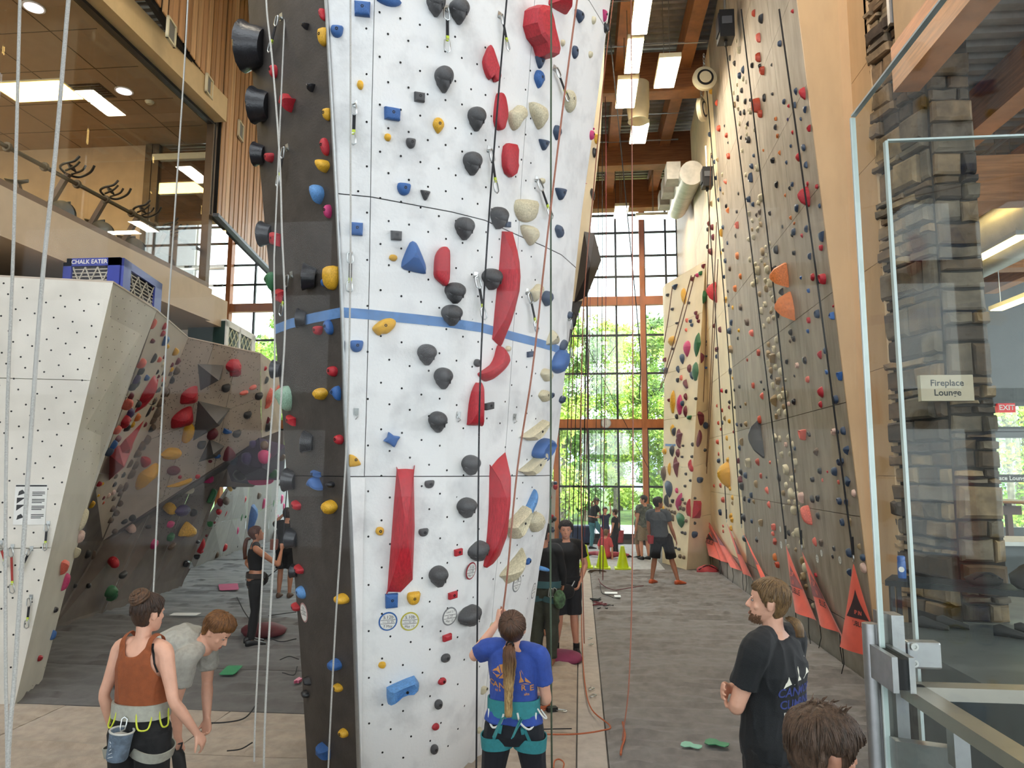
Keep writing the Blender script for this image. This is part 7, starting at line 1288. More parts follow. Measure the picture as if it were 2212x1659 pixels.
def hair(g, m, style='short', thick=.018, length=0, part=0, seed=0, fringe=.166, nape=.02, strands=120, rough=.35, temple=.085):
    n1, n2 = 44, 30; hs = g.hs; c0 = (0, -.008, .118); vs = []; rng = random.Random(seed)
    for i in range(n2+1):
        ph = math.pi*i/n2; 
        for k in range(n1):
            th = 2*math.pi*k/n1; d = Vector((math.sin(ph)*math.sin(th), math.sin(ph)*math.cos(th), math.cos(ph))); D = g.HR @ d; c = g.HW(c0)
            h_ = g.headbvh.ray_cast(c+D*.25*hs, -D); r = (h_[0]-c).length/hs if h_[0] is not None else .09; r = min(r, .125)
            p = Vector(c0)+d*r; y, z = p.y, p.z
            line = fringe if y > .055 else fringe+(temple-fringe)*min(1, (.055-y)/.045) if y > .01 else temple+(nape-temple)*min(1, max(0, (.01-y)/.055)) if y > -.05 else nape
            mk = min(1, max(0, (z-line+.012)/.024)); mk *= 1-min(1, max(0, (abs(p.x)-.050)/.012))*min(1, max(0, (.024-abs(y+.014))/.008))*min(1, max(0, (.130-z)/.010)); nz = mnoise.noise(Vector((th*5, ph*1.2, seed)))*.6+mnoise.noise(Vector((th*14, ph*2.5, seed)))*.4
            rr = r+(thick*(1+rough*nz))*mk-.016*(1-mk); vs.append(g.HW(Vector(c0)+d*rr))
    b = MB(); b.add(vs, [(i*n1+k, i*n1+(k+1) % n1, (i+1)*n1+(k+1) % n1, (i+1)*n1+k) for i in range(n2) for k in range(n1)]); HB = BVHTree.FromPolygons([Vector(v) for v in b.v], b.f)
    crown = Vector((0, -.045, .215)) if style != 'updo' else Vector((0, -.06, .20))
    for q in range(strands):                                                   # locks lying over the cap
        th = rng.uniform(0, 6.283); L = rng.uniform(.6, 1.05); pts = []; w = rng.uniform(-.5, .5)
        for t in np.linspace(.08, L, 7):
            ph = t*1.75; a = th+w*t; d = (g.HR @ Vector((math.sin(ph)*math.sin(a), math.sin(ph)*math.cos(a)-.25*(1-t), math.cos(ph)))).normalized(); c = g.HW(c0); h_ = HB.ray_cast(c+d*.3*hs, -d)
            if h_[0] is None: break
            lp = (g.HR.transposed() @ (h_[0]-g.HW(c0)))/hs+Vector(c0)
            ln = fringe-.012 if lp.y > .05 else temple-.02 if lp.y > .0 else nape-.01
            if lp.z < ln or (abs(lp.x) > .058 and abs(lp.y+.014) < .024 and lp.z < .130): break
            pts.append(h_[0]+d*(.003+.004*rough*t)*hs)
        if len(pts) > 3: b.tube(pts, [.0045*hs*(1-.75*k/(len(pts)-1)) for k in range(len(pts))], 5)
    o = b.build('hair', m, g.root, smooth='all', fix=True); return o
def ponytail(g, m, start, pts, r0, n=60, seed=0, m2=None, spread=1.0, name='ponytail'):
    rng = random.Random(seed); b = MB(); P0 = [g.HW(start)]+[Vector(p) for p in pts]
    b.tube(catmull(P0, 5), [r0*(.5+.6*math.sin(min(1, k/(len(P0)*5-4)*1.25)*math.pi*.75)) for k in range(len(catmull(P0, 5)))], 10)
    for q in range(n):
        a = rng.uniform(0, 6.283); rr = r0*rng.uniform(.6, 1.15)*spread; L = rng.uniform(.75, 1.06); C = catmull(P0, 5); C = C[:max(4, int(len(C)*min(1, L)))]; out = []
        for k, p in enumerate(C):
            t = k/(len(C)-1); f = math.sin(min(1, t*1.2+.12)*math.pi*.8)*rr; out.append(p+g.right*math.cos(a+t)*f+g.fwd*math.sin(a+t)*f*.8+Vector((mnoise.noise(p*25+Vector((q, 0, 0)))*.010, 0, 0)))
        b.tube(out, [.005*(1-.6*k/(len(out)-1)) for k in range(len(out))], 5)
    return b.build(name, m, g.root, smooth='all')
def band(g, name, c, sd, dp, ra, rb, h, m, th=.006, tilt=None, n=28):
    tg = sd.cross(dp).normalized(); b = MB(); b.rings([ering(c-tg*h/2, sd, dp, ra, rb, n), ering(c-tg*h/2, sd, dp, ra+th, rb+th, n), ering(c+tg*h/2, sd, dp, ra+th, rb+th, n), ering(c+tg*h/2, sd, dp, ra, rb, n), ering(c-tg*h/2, sd, dp, ra, rb, n)], cap=False); return b.build(name, m, g.root, smooth=True)
def waist_band(g, name, f, h, inf, m, th=.008):
    i, t = int(f), f-int(f); c, _ = g.station(i, t); st = TORSO[g.sex]; xs = [q[0]+q[1] for q in st]; ra = np.interp(f, xs, [q[2] for q in st]); rb = np.interp(f, xs, [q[3] for q in st]); s = g.s
    sd = (g.W['hr']-g.W['hl']).normalized(); tg = (g.P[i+1]-g.P[i]).normalized(); dp = (sd.cross(tg)*-1).normalized(); g.wb = (c, sd, dp, (ra+inf)*s, (rb+inf)*s, tg); return band(g, name, c, sd, dp, (ra+inf)*s, (rb+inf)*s, h, m, th)
def leg_band(g, e, f, h, inf, m, name='leg_loop', tilt=.25):
    hp, kn = g.W['h'+e], g.W['k'+e]; d = (kn-hp).normalized(); c = hp.lerp(kn, f); out = (g.right if e == 'r' else -g.right); d = (d+out*tilt*-1).normalized(); sd = (g.right-d*g.right.dot(d)).normalized(); dp = d.cross(sd).normalized(); r = (.094-.02*f+inf)*g.s
    return band(g, name, c, sd, dp, r*1.02, r*1.04, h, m, .007)
def on_band(ang, up_, g, out=.012): c, sd, dp, ra, rb, tg = g.wb; return c+sd*(ra+out)*math.cos(ang)+dp*(rb+out)*math.sin(ang)+tg*up_
# fabrics
FAB = lambda n, c, **k: mat('fabric_'+n, c, .85, var=.07, scale=30, bump=.25, bscale=220, sheen=.04, **k)
RUST, BLKF, NAVYF, BLUEF, GREYT, OLIVEF, CORALF = FAB('rust', '#8f4a24'), FAB('black', '#0d0d0f'), FAB('navy', '#0d111b'), FAB('royal_blue', '#2c4a9c'), FAB('heather_grey', '#a7a59c'), FAB('olive', '#333528'), FAB('coral', '#c2474a')
CHAR, DGREY, BROWNF = FAB('charcoal_navy', '#111418'), FAB('slate', '#4a4f54'), FAB('dark_brown', '#2e2622'); TEALH = mat('teal_harness', '#2a7f86', .75, var=.06, scale=40, bump=.2, bscale=150); GREYH = mat('grey_harness', '#a3a296', .75, var=.06, scale=40); LOOP = mat('lime_gear_loop', '#c6cf3c', .5, var=0); WLOOP = mat('white_gear_loop', '#dcdcd6', .5, var=0)
HBR, HRED, HBLD, HDK = hairm('brown', '#4a3120', '#24160e'), hairm('ginger', '#8a5c2c', '#4f2f15'), hairm('dark_blonde', '#86673f', '#4f3a22'), hairm('dark', '#2b1d14', '#120c08'); HLONG = hairm('blonde_ends', '#c9a872', '#7a5730')
def ombre(m, top, lo=.45, hi=.85):
    N = m.node_tree.nodes; L = m.node_tree.links; B = N['Principled BSDF']; old = B.inputs['Base Color'].links[0].from_socket; tc = N.new('ShaderNodeTexCoord'); sp = N.new('ShaderNodeSeparateXYZ'); rp = N.new('ShaderNodeValToRGB'); mx = N.new('ShaderNodeMixRGB')
    L.new(tc.outputs['Generated'], sp.inputs[0]); L.new(sp.outputs['Z'], rp.inputs[0]); rp.color_ramp.elements[0].position = lo; rp.color_ramp.elements[1].position = hi; L.new(rp.outputs[0], mx.inputs[0]); L.new(old, mx.inputs[1]); mx.inputs[2].default_value = lin(top); L.new(mx.outputs[0], B.inputs['Base Color'])
ombre(HLONG, '#5b3a23')
# ---- A: woman in a rust tank top, seen from behind
bA = at_y(310, 1450, 4.3); bA.z = .05
A = person('woman in a rust tank top with a hair bun, grey chalk bag at her back', bA, 8, 1.69, dict(el=(-.235, -.05, 1.13), er=(.255, -.03, 1.12), wl=(-.232, .04, .885), wr=(.33, .10, .90)), 'f', 'fair', head=(12, -4, 0), vox=.0062, curl=(.35, .45))
def tankcut(p):
    q = A.Rz.transposed() @ (p-A.base)/A.s; x, y, z = q; 
    if abs(x) < .088 and z > (1.385 if y < 0 else 1.37)+(abs(x)/.088)**3*.09: return True
    if z > 1.235: return abs(x) > .116+max(0, 1.37-z)**1.5*1.1
    return z < 1.045+.02*math.sin(x*40)
mb = MB(); rg_ = []
for i, t, a, b_ in TORSO['f']:
    f = i+t
    if 1.4 <= f <= 3.9: lo = .020 if f < 3 else .012; rg_.append(A.torso_ring(i, t, max(a, .142 if f < 2.7 else a)+lo, b_+lo))
mb.rings(rg_)
for e in 'lr': limb(mb, [A.W['neck'].lerp(A.W['s'+e], .25), A.W['neck'].lerp(A.W['s'+e], .62), A.W['s'+e]-Vector((0, 0, .02))], [.058, .063, .062])
garment(A, 'tank_top', mb, RUST, .0065, wr=.007, wf=(11, 9, 1.6), cut=tankcut, solid=.003)
AB_ = bvh_of(A.body)
for e, sg in (('l', -1), ('r', 1)):
    b = MB(); pts = []
    for t in np.linspace(0, 1, 9):
        x = .108+.045*t; z = 1.462-.23*t; P_ = A.base+A.Rz @ (Vector((sg*x, -.4, z))*A.s); h_ = AB_.ray_cast(P_, A.fwd); 
        if h_[0] is not None and (h_[0]-P_).length < .6: pts.append(h_[0]-A.fwd*.004)
    for p_, q_ in zip(pts[:-1], pts[1:]): b.bar(p_, q_, .014, .004, up=A.fwd)
    b.build('bra_strap', BLKF, A.root)
trousers(A, FAB('black_shorts', '#101012'), to=.34, loose=.016, name='shorts', top=1.6, wr=.004)
waist_band(A, 'harness_belt', 1.70, .085, .026, GREYH, .014)
for a0_, a1_ in ((-2.5, -1.98), (-1.16, -.64), (-.35, .15), (2.98, 3.5)):
    pts = [on_band(a0_, .005, A), on_band(a0_+.03, -.045, A, .02), on_band((a0_*.75+a1_*.25), -.085, A, .028), on_band((a0_*.25+a1_*.75), -.085, A, .028), on_band(a1_-.03, -.045, A, .02), on_band(a1_, .005, A)]
    MB().tube(catmull(pts, 3), .0052, 6).build('gear_loop', LOOP, A.root, smooth=True)
for e in 'lr': leg_band(A, e, .22, .055, .024, GREYH, tilt=.3)
cb_ = on_band(-1.52, -.155, A, .05); CHK = mat('chalk_bag_denim', '#6d7c8c', .85, var=.2, scale=22, bump=.3, bscale=120); t = thing('chalk_bag', 'grey blue chalk bag with a whitish chalky rim hanging behind the woman in rust', 'chalk bag', cb_)
MB().lathe([(0, -.085), (.052, -.083), (.058, -.07), (.060, .0), (.064, .07), (.066, .075), (.061, .076), (.056, .05), (.05, -.03), (0, -.04)], cb_, 24, Matrix.Rotation(.14, 3, 'Y')).build('bag', CHK, t, smooth=True)
rim = [cb_+Matrix.Rotation(.14, 3, 'Y') @ Vector((.064*math.cos(a), .064*math.sin(a), .077)) for a in np.linspace(0, 6.283, 26)]; MB().tube(rim, .006, 7, cap=False).build('rim', mat('chalk_rim', '#bcbcb6', .9, var=.08), t, smooth=True); MB().lathe([(0, .04), (.052, .045), (.054, .05), (0, .052)], cb_, 20, Matrix.Rotation(.14, 3, 'Y')).build('chalk_lining', mat('chalky_fleece', '#d5d2cb', .95, var=.1, scale=30), t)
b = MB(); carabiner(b, cb_+Vector((.0, .01, .07)), Vector((.05, .3, 1)).normalized(), Vector((1, 0, 0)), Vector((0, -1, 0)), .075, r=.004); b.build('carabiner', HANG, t, smooth=True)
p0_ = cb_-A.fwd*.062; b = MB()
for q in range(5): b.tube([p0_+A.right*(-.02+.004*q)+Vector((0, 0, -.055+.02*q)), p0_+A.right*(.012-.006*q)+Vector((0, 0, -.045+.02*q))], .0016, 5)
b.build('stitched_mark', mat('stitch_white', '#d8dce0', .8, var=0), t)
hair(A, HBR, 'updo', .014, fringe=.165, nape=.032, strands=170, rough=.25, seed=3)
b = MB(); bc = A.HW((0.004, -.078, .218)); rng = random.Random(8); bax = (A.HR @ Vector((0, -.62, .78))).normalized(); be1 = bax.orthogonal().normalized(); be2 = bax.cross(be1)
for q in range(60):                                                        # hair wound round the bun axis, closing in towards the top
    lv = rng.uniform(0, 1); a0_ = rng.uniform(0, 6.28); L = rng.uniform(2.2, 4.2); out = []
    for t in np.linspace(0, 1, 12):
        u_ = min(1, lv+.18*t); rr = .052*math.cos(u_*1.35)+.006; h_ = .048*math.sin(u_*1.5)-.012+.004*math.sin(4*t+q); out.append(bc+(be1*math.cos(a0_+t*L)+be2*math.sin(a0_+t*L))*rr+bax*h_)
    b.tube(out, [.0075*(1-.45*abs(2*k/11-1)) for k in range(12)], 5)
b.ball(bc, .046, 12); b.build('hair_bun', hairm('bun', '#6b4a2f', '#2f1d11'), A.root, smooth='all')
# ---- B: man in grey t-shirt bending down
bB = Vector((at_y(485, 1390, 5.15).x-.47, 5.15, .05))
B_ = person('bending man in a heather grey t-shirt with ginger hair', bB, 84, 1.80, dict(pel=(0, -.15, .96), waist=(0, -.04, 1.08), chest=(0, .13, 1.145), neck=(0, .30, 1.155), head=(0, .35, 1.15), sl=(-.185, .25, 1.10), sr=(.185, .25, 1.10), el=(-.2, .25, .83), er=(.19, .20, .82), wl=(-.10, .30, .62), wr=(.13, .20, .565), hl=(-.095, -.13, .92), hr=(.095, -.13, .92), kl=(-.1, -.05, .5), kr=(.1, -.05, .5)), 'm', 'fair', head=(6, -40, 0), vox=.008, curl=(.7, .8))
shirt(B_, GREYT, .9, .62, .02, wr=.010); trousers(B_, FAB('dark_trousers', '#2a2a2c'), 1.0); shoes(B_, M['black'], sole=M['rubber']); hair(B_, HRED, 'short', .024, fringe=.172, nape=.05, strands=260, rough=.8, seed=5, temple=.125)
wp = B_.W['wr']; t = thing('climbing_shoe', 'black climbing shoe held in the hand of the bending man', 'shoe', wp+Vector((.01, 0, -.14))); c = wp+Vector((.02, -.01, -.13)); b = MB(); ax = Vector((.25, -.1, -.95)).normalized(); sd = ax.cross(Vector((0, 1, 0))).normalized(); up_ = sd.cross(ax)
b.rings([ering(c+ax*q, sd, up_, a, d, 14) for q, a, d in ((-.05, .028, .035), (-.02, .040, .042), (.05, .042, .038), (.12, .044, .030), (.17, .030, .020), (.19, .010, .010))]); b.build('upper', M['rubber'], t, smooth='all'); b = MB(); b.tube([c+ax*-.05+sd*.02, c-ax*.09+sd*.04, c-ax*.095-sd*.02, c-ax*.05-sd*.02], .008, 6); b.build('pull_loop', M['black'], t)
# ---- E: woman in royal blue t-shirt belaying
bE = at_y(1110, 1500, 4.68); bE.z = .05
E_ = person('belaying woman in a royal blue t-shirt with a long blonde ponytail', bE, 2, 1.66, dict(chest=(0, -.01, 1.29), neck=(0, -.05, 1.445), head=(.005, -.065, 1.455), el=(-.285, .06, 1.33), wl=(-.135, .15, 1.535), sl=(-.165, -.02, 1.405), sr=(.165, -.03, 1.375), er=(.215, .02, 1.08), wr=(.06, .23, 1.05), kl=(-.155, .02, .49), kr=(.155, .02, .49), al=(-.20, -.03, .085), ar=(.20, -.03, .085)), 'f', 'fair', head=(6, 46, 4), vox=.0062, curl=(1.05, .8), handdir=dict(l=(.06, .10, .5)), palm=dict(l=(.9, .35, 0)))
sE = shirt(E_, BLUEF, .75, .62, .019, wr=.007); trousers(E_, NAVYF, 1.0, .007, name='leggings', wr=.0025); shoes(E_, M['black'])
EB = bvh_of(sE); EB2 = bvh_of(E_.leggings)
waist_band(E_, 'harness_belt', 1.62, .10, .024, TEALH, .008)
for a0_, a1_ in ((-2.62, -1.85), (-1.35, -.55)):
    pts = [on_band(a0_, -.01, E_), on_band(a0_+.1, -.065, E_, .018), on_band((a0_+a1_)/2, -.105, E_, .026), on_band(a1_-.1, -.075, E_, .018), on_band(a1_, -.02, E_)]; MB().tube(catmull(pts, 4), .0062, 7).build('gear_loop', WLOOP, E_.root, smooth=True)
MB().tube(catmull([on_band(-.45, .0, E_), on_band(-.3, -.05, E_, .04), on_band(-.12, -.06, E_, .05), on_band(.0, -.02, E_)], 4), .0055, 7).build('gear_loop', WLOOP, E_.root, smooth=True)
for e in 'lr': leg_band(E_, e, .22, .075, .010, TEALH, tilt=.22)
for sg in (-1, 1):
    for dx in (.0, .045):
        b = MB(); pts = []
        for t_ in np.linspace(0, 1, 8):
            P_ = E_.base+E_.Rz @ (Vector((sg*(.055+(.02+dx*1.3)*t_), -.5, 1.015-.20*t_*(1 if dx else .55)))*E_.s); h_ = EB2.ray_cast(P_, E_.fwd); pts.append((h_[0]-E_.fwd*.010) if h_[0] is not None else P_)
        for p_, q_ in zip(pts[:-1], pts[1:]): b.bar(p_, q_, .018, .005, up=E_.fwd)
        b.build('riser_strap', TEALH, E_.root)
OP = mat('orange_print', '#c98a4e', .8, var=.05)
def chest_pt(x, z): return E_.base+E_.Rz @ (Vector((x, -.13, z))*E_.s)
def stick(pts, m, par, bv, n, lift=.002, name='print'):
    b = MB(); q = []
    for p in pts:
        h_ = bv.ray_cast(p-n*.35, n, .9); q.append(h_[0]-n*lift if h_[0] is not None else p)
    c = sum(q, Vector())/len(q); h_ = bv.ray_cast(c-n*.35, n, .9); c = h_[0]-n*lift*1.5 if h_[0] is not None else c; b.add(q+[c], [(i, (i+1) % len(q), len(q)) for i in range(len(q))]); return b.build(name, m, par, fix=False)
for tri in (((-.13, 1.285), (-.085, 1.325), (-.07, 1.275)), ((-.128, 1.278), (-.072, 1.268), (-.095, 1.245)), ((-.08, 1.33), (-.01, 1.345), (-.062, 1.275)), ((-.062, 1.268), (-.005, 1.34), (.0, 1.25), (-.085, 1.243)), ((.06, 1.305), (.125, 1.21), (.09, 1.225)), ((.055, 1.30), (.08, 1.225), (.05, 1.22)), ((.085, 1.215), (.13, 1.203), (.05, 1.21))):
    stick([chest_pt(x, z) for x, z in tri], OP, E_.root, EB, E_.fwd)
for s_, x, z, sz in (('C', -.135, 1.205, .052), ('A', -.105, 1.20, .052), ('N', -.065, 1.195, .052), ('R', .075, 1.185, .05), ('E', .125, 1.18, .05), ('ni h', -.09, 1.165, .026), ('alta', .095, 1.145, .024)):
    text_obj('print', s_, sz*E_.s, OP, chest_pt(x, z), E_.right, Vector((0, 0, 1)), E_.root, bold=True, surf=EB, lift=.003)
hair(E_, hairm('light_brown', '#5b3a23', '#382315'), 'updo', .012, fringe=.185, nape=.03, strands=150, rough=.15, seed=9)
hp0 = E_.HW((0, -.118, .095)); S_ = lambda x, y, z: E_.base+E_.Rz @ (Vector((x, y, z))*E_.s)
ponytail(E_, HLONG, (0, -.112, .085), [hp0-E_.fwd*.05+Vector((0, 0, -.015)), S_(.0, -.235, 1.37), S_(-.005, -.222, 1.25), S_(-.01, -.19, 1.13), S_(-.012, -.175, 1.03)], .026, 110, 4, spread=1.25)
MB().tube([hp0+Vector((.022*math.cos(a), -.012+.0*a, .022*math.sin(a))) for a in np.linspace(0, 6.28, 14)], .006, 6).build('hair_tie', BLKF, E_.root, smooth=True)
MB().tube([S_(-.11, .17, 1.64), E_.W['wl']+Vector((.02, .02, .06)), S_(-.08, .24, 1.3), S_(.0, .26, 1.08)], .0062, 7).build('held_rope', PINKR, E_.root, smooth=True)
# ---- I: ponytailed man in black t-shirt, arms crossed
bI = at_y(1668, 1400, 4.25); bI.z = .05
I_ = person('man with a dark blond ponytail and folded arms in a black printed t-shirt', bI, -46, 1.85, dict(el=(-.245, .07, 1.13), er=(.245, .07, 1.14), wl=(.05, .185, 1.155), wr=(-.165, .165, 1.185), chest=(0, -.01, 1.29), neck=(0, -.01, 1.485), head=(0, .01, 1.515)), 'm', 'fair', head=(-26, 4, 0), vox=.0062, curl=(.22, .28), handdir=dict(l=(.95, -.05, .1), r=(-.9, -.25, .15)), palm=dict(l=(0, -1, .1), r=(0, -1, 0)))
sI = shirt(I_, CHAR, .30, .66, .030, wr=.008); trousers(I_, FAB('black_jeans', '#121113'), 1.0, .022); shoes(I_, M['rubber'], sole=M['black']); hair(I_, HBLD, 'updo', .014, fringe=.168, nape=.02, strands=190, rough=.2, seed=12, temple=.09)
hq = I_.HW((0, -.102, .03)); ponytail(I_, HBLD, (0, -.095, .045), [hq-I_.fwd*.035, hq-I_.fwd*.055+Vector((0, 0, -.03)), hq-I_.fwd*.06+Vector((0, 0, -.075))], .024, 50, 6)
b = MB(); rng = random.Random(3)
for q in range(620):
    th = rng.uniform(-1.35, 1.35); z = rng.uniform(.002, .062)
    if abs(th) < .24 and .034 < z < .054: continue
    if abs(th) > .42 and z > .050: continue
    d = I_.HR @ Vector((math.sin(th), math.cos(th), 0)); c_ = I_.HW((0, .02, z)); h_ = I_.headbvh.ray_cast(c_+d*.2, -d)
    if h_[0] is None: continue
    p_ = h_[0]; b.tube([p_-d*.002, p_+d*.0035-I_.HR @ Vector((0, 0, .003)), p_+d*.004-I_.HR @ Vector((0, 0, .010))], [.0022, .0018, .0006], 4)
b.build('beard', mat('beard_brown', '#6b4a30', .7, var=.1), I_.root)
IB = bvh_of(sI); PRW, PRB = mat('print_white', '#e2dfd0', .8, var=.03), mat('print_indigo', '#333e7c', .8, var=.05); nI = I_.fwd
def ip(x, z): return I_.base+I_.Rz @ (Vector((x, -.15, z))*I_.s)
for tri in (((-.125, 1.235), (-.10, 1.295), (-.075, 1.255), (-.11, 1.245)), ((-.06, 1.25), (-.015, 1.335), (.005, 1.265), (-.03, 1.268)), ((.03, 1.265), (.085, 1.37), (.105, 1.285), (.06, 1.285))): stick([ip(x, z) for x, z in tri], PRW, I_.root, IB, nI)
for s_, x, z, sz, mm in (('CANMORE', .0, 1.215, .062, PRB), ('CLIMBING', .0, 1.155, .058, PRB), ('JUNIOR TEAM', -.02, 1.108, .030, PRW)): text_obj('print', s_, sz*I_.s, mm, ip(x, z), I_.right, Vector((0, 0, 1)), I_.root, bold=True, surf=IB, lift=.003)
# ---- J: boy's head close to the camera
bJ = at_y(1774, 1600, 1.98); bJ.z = .455
J_ = person('dark haired boy close to the camera, head seen from behind', bJ, 66, 1.445, None, 'm', 'light', head=(6, -6, 0), vox=.0062, headscale=1.0)
shirt(J_, FAB('boy_tee', '#3c4a5c'), .4); trousers(J_, FAB('boy_shorts', '#2b2c30'), .45, name='shorts'); shoes(J_, M['black']); hair(J_, hairm('boy_brown', '#6a5140', '#3a291d'), 'short', .024, fringe=.135, nape=.035, strands=330, rough=.65, seed=21, temple=.085)
b = MB(); rng = random.Random(2)
for q in range(16): x, y = rng.uniform(-.05, .05), rng.uniform(-.06, .03); b.tube([J_.HW((x, y, .235)), J_.HW((x*1.1, y+.01, .252)), J_.HW((x*1.2+rng.uniform(-.02, .02), y+.02, .262))], [.004, .003, .0008], 5)
b.build('hair_tuft', hairm('boy_brown', '#6a5140', '#3a291d'), J_.root)
# ---- C: woman in black tank top belaying by the cave
bC = at_z(545, 1392, .05)
C_ = person('belayer in a black tank top looking up, one hand on her hip', bC, 58, 1.64, dict(el=(-.29, -.10, 1.17), wl=(-.16, .06, .97), er=(.17, .30, 1.17), wr=(.06, .36, 1.38), kl=(-.08, .03, .49), kr=(.10, .0, .49)), 'f', 'tan', head=(-6, 16, 0), vox=.011, curl=(.4, 1.0), handdir=dict(r=(0, .05, 1)))
mb = torso_mesh(C_, 1.55, 3.7, .012); [limb(mb, [C_.W['neck'].lerp(C_.W['s'+e], .35), C_.W['neck'].lerp(C_.W['s'+e], .75)], [.058, .055]) for e in 'lr']; garment(C_, 'tank_top', mb, BLKF); trousers(C_, BLKF, 1.0, .006, name='leggings', top=1.3); shoes(C_, M['black'], name='climbing_shoe'); waist_band(C_, 'harness_belt', 1.45, .07, .022, BROWNF, .01); hair(C_, hairm('auburn', '#5a2f1c', '#2e170d'), 'updo', .012, nape=.03, seed=31, strands=60)
hq = C_.HW((0, -.10, .06)); ponytail(C_, hairm('auburn', '#5a2f1c', '#2e170d'), (0, -.095, .07), [hq-C_.fwd*.05, hq-C_.fwd*.07+Vector((0, 0, -.12)), hq-C_.fwd*.06+Vector((0, 0, -.27))], .028, 24, 2)
pc = on_band(2.5, -.08, C_, .09); MB().ball(pc, (.09, .08, .10), 12).build('chalk_bag', BLKF, C_.root, smooth='all'); b = MB(); carabiner(b, on_band(-2.4, .0, C_, .02), Vector((0, 0, -1)), C_.fwd, -C_.right, .1, r=.006); b.build('carabiner', HANG, C_.root, smooth=True)
MB().tube(catmull([C_.W['wr']+Vector((.0, .3, 3.2)), C_.W['wr']+Vector((0, .03, .1)), C_.W['wr']+Vector((0, .0, -.2)), on_band(1.3, -.02, C_, .05)], 5), .008, 6).build('held_rope', BLKR, C_.root)
blob_bag(at_z(552, 1385, .05)+Vector((-.05, .35, 0)), (.35, .25, .12), mat('maroon_bag', '#5e262c', .7, var=.1), 'rope_bag', 'dark maroon rope bag on the mat behind the belayer in black', 'bag')
# ---- D: person half hidden behind the dark face
bD = at_z(614, 1290, .05)
D_ = person('climber in black shorts half hidden behind the dark tower face', bD, -8, 1.70, dict(el=(-.30, .16, 1.43), wl=(-.14, .2, 1.60), er=(.30, .18, 1.45), wr=(.12, .22, 1.62)), 'm', 'tan', vox=.013, hands='simple'); shirt(D_, BLKF, .5, .5); trousers(D_, BLKF, .42, name='shorts'); shoes(D_, mat('brown_shoe', '#5b4232', .6)); hair(D_, HDK, seed=41, strands=30)
MB().box(D_.W['pel']+Vector((-.2, -.05, .08)), (.16, .12, .2)).build('chalk_bag', mat('rust_pouch', '#8a5548', .8, var=.1), D_.root)
# ---- F, G: pair standing beside the tower
bF = at_z(1224, 1412, .05)
F_ = person('tall young man in a black t-shirt facing the camera with a harness over his shorts', bF, 172, 1.76, dict(el=(-.265, -.03, 1.16), wl=(-.175, .08, .95), er=(.24, -.03, 1.15), wr=(.20, .08, .92), ar=(.14, -.03, .085), al=(-.13, .02, .085)), 'm', 'light', head=(6, -3, 0), vox=.0095, curl=(.5, .5))
shirt(F_, BLKF, .75, .62, .022); trousers(F_, FAB('dark_shorts', '#16161b'), .47, .024, name='shorts'); waist_band(F_, 'harness_belt', 1.30, .06, .030, BLKF, .010); hair(F_, HDK, 'short', .022, fringe=.172, nape=.05, strands=140, rough=.6, seed=44, temple=.11)
for e in 'lr':
    an = F_.W['a'+e]; f0, td, sd = getattr(F_, 'foot'+e); b = MB(); b.rings([ering(an+Vector((0, 0, h)), F_.right, F_.fwd, .045, .048, 12) for h in (-.02, .03, .06)]); b.rings([ering(f0+td*q*F_.s+Vector((0, 0, h*F_.s)), sd, Vector((0, 0, 1)), a*F_.s, d*F_.s, 12) for q, a, h, d in ((-.075, .02, .04, .03), (-.05, .04, .05, .052), (.03, .042, .045, .05), (.12, .05, .028, .03), (.2, .03, .02, .018))]); b.build('sock', BLKF, F_.root, smooth='all')
pts = [on_band(1.0, -.02, F_, .03), on_band(1.3, -.09, F_, .06), on_band(1.7, -.09, F_, .06), on_band(2.0, -.02, F_, .03)]; MB().tube(catmull(pts, 4), .008, 6).build('gear_loop', HANG, F_.root, smooth=True); MB().ball(on_band(1.5, -.15, F_, .05), (.11, .08, .10), 12).build('chalk_bag', BLKF, F_.root, smooth='all')
bG = at_z(1176, 1434, .05)
G_ = person('climber in olive trousers and teal harness seen from behind beside the tower', bG, 14, 1.76, dict(el=(-.22, .06, 1.15), wl=(-.1, .2, 1.1), er=(.24, .03, 1.15), wr=(.2, .18, .98)), 'm', 'tan', head=(20, 0, 0), vox=.011)
shirt(G_, BLKF, .7, .5, .03, long=True); trousers(G_, OLIVEF, 1.0, .028, wr=.012); waist_band(G_, 'harness_belt', 1.28, .085, .042, mat('dark_teal_harness', '#2c5054', .8, var=.06), .012); hair(G_, HDK, 'short', .02, nape=.01, seed=46, strands=80)
for e in 'lr': leg_band(G_, e, .24, .07, .034, mat('dark_teal_harness', '#2c5054', .8, var=.06), tilt=.2)
for k_, a_ in enumerate((-2.3, -1.0, -.75)): b = MB(); carabiner(b, on_band(a_, -.03, G_, .03), Vector((0, 0, -1)), G_.right, -G_.fwd, .12, r=.006); b.build('carabiner', HANG, G_.root, smooth=True)
MB().ball(on_band(-.5, -.17, G_, .06), (.08, .07, .12), 12).build('chalk_bag', mat('chalk_bag_green', '#4d6b4a', .8, var=.35, scale=20), G_.root, smooth='all')
bP = at_z(1166, 1370, .05); P_r = person('person in a pink top mostly hidden behind the tower edge', bP, 10, 1.66, None, 'f', 'tan', vox=.014, hands='simple'); shirt(P_r, FAB('pink', '#d2606e'), .6, .55); trousers(P_r, BLKF, 1.0); hair(P_r, HDK, seed=48, strands=30)
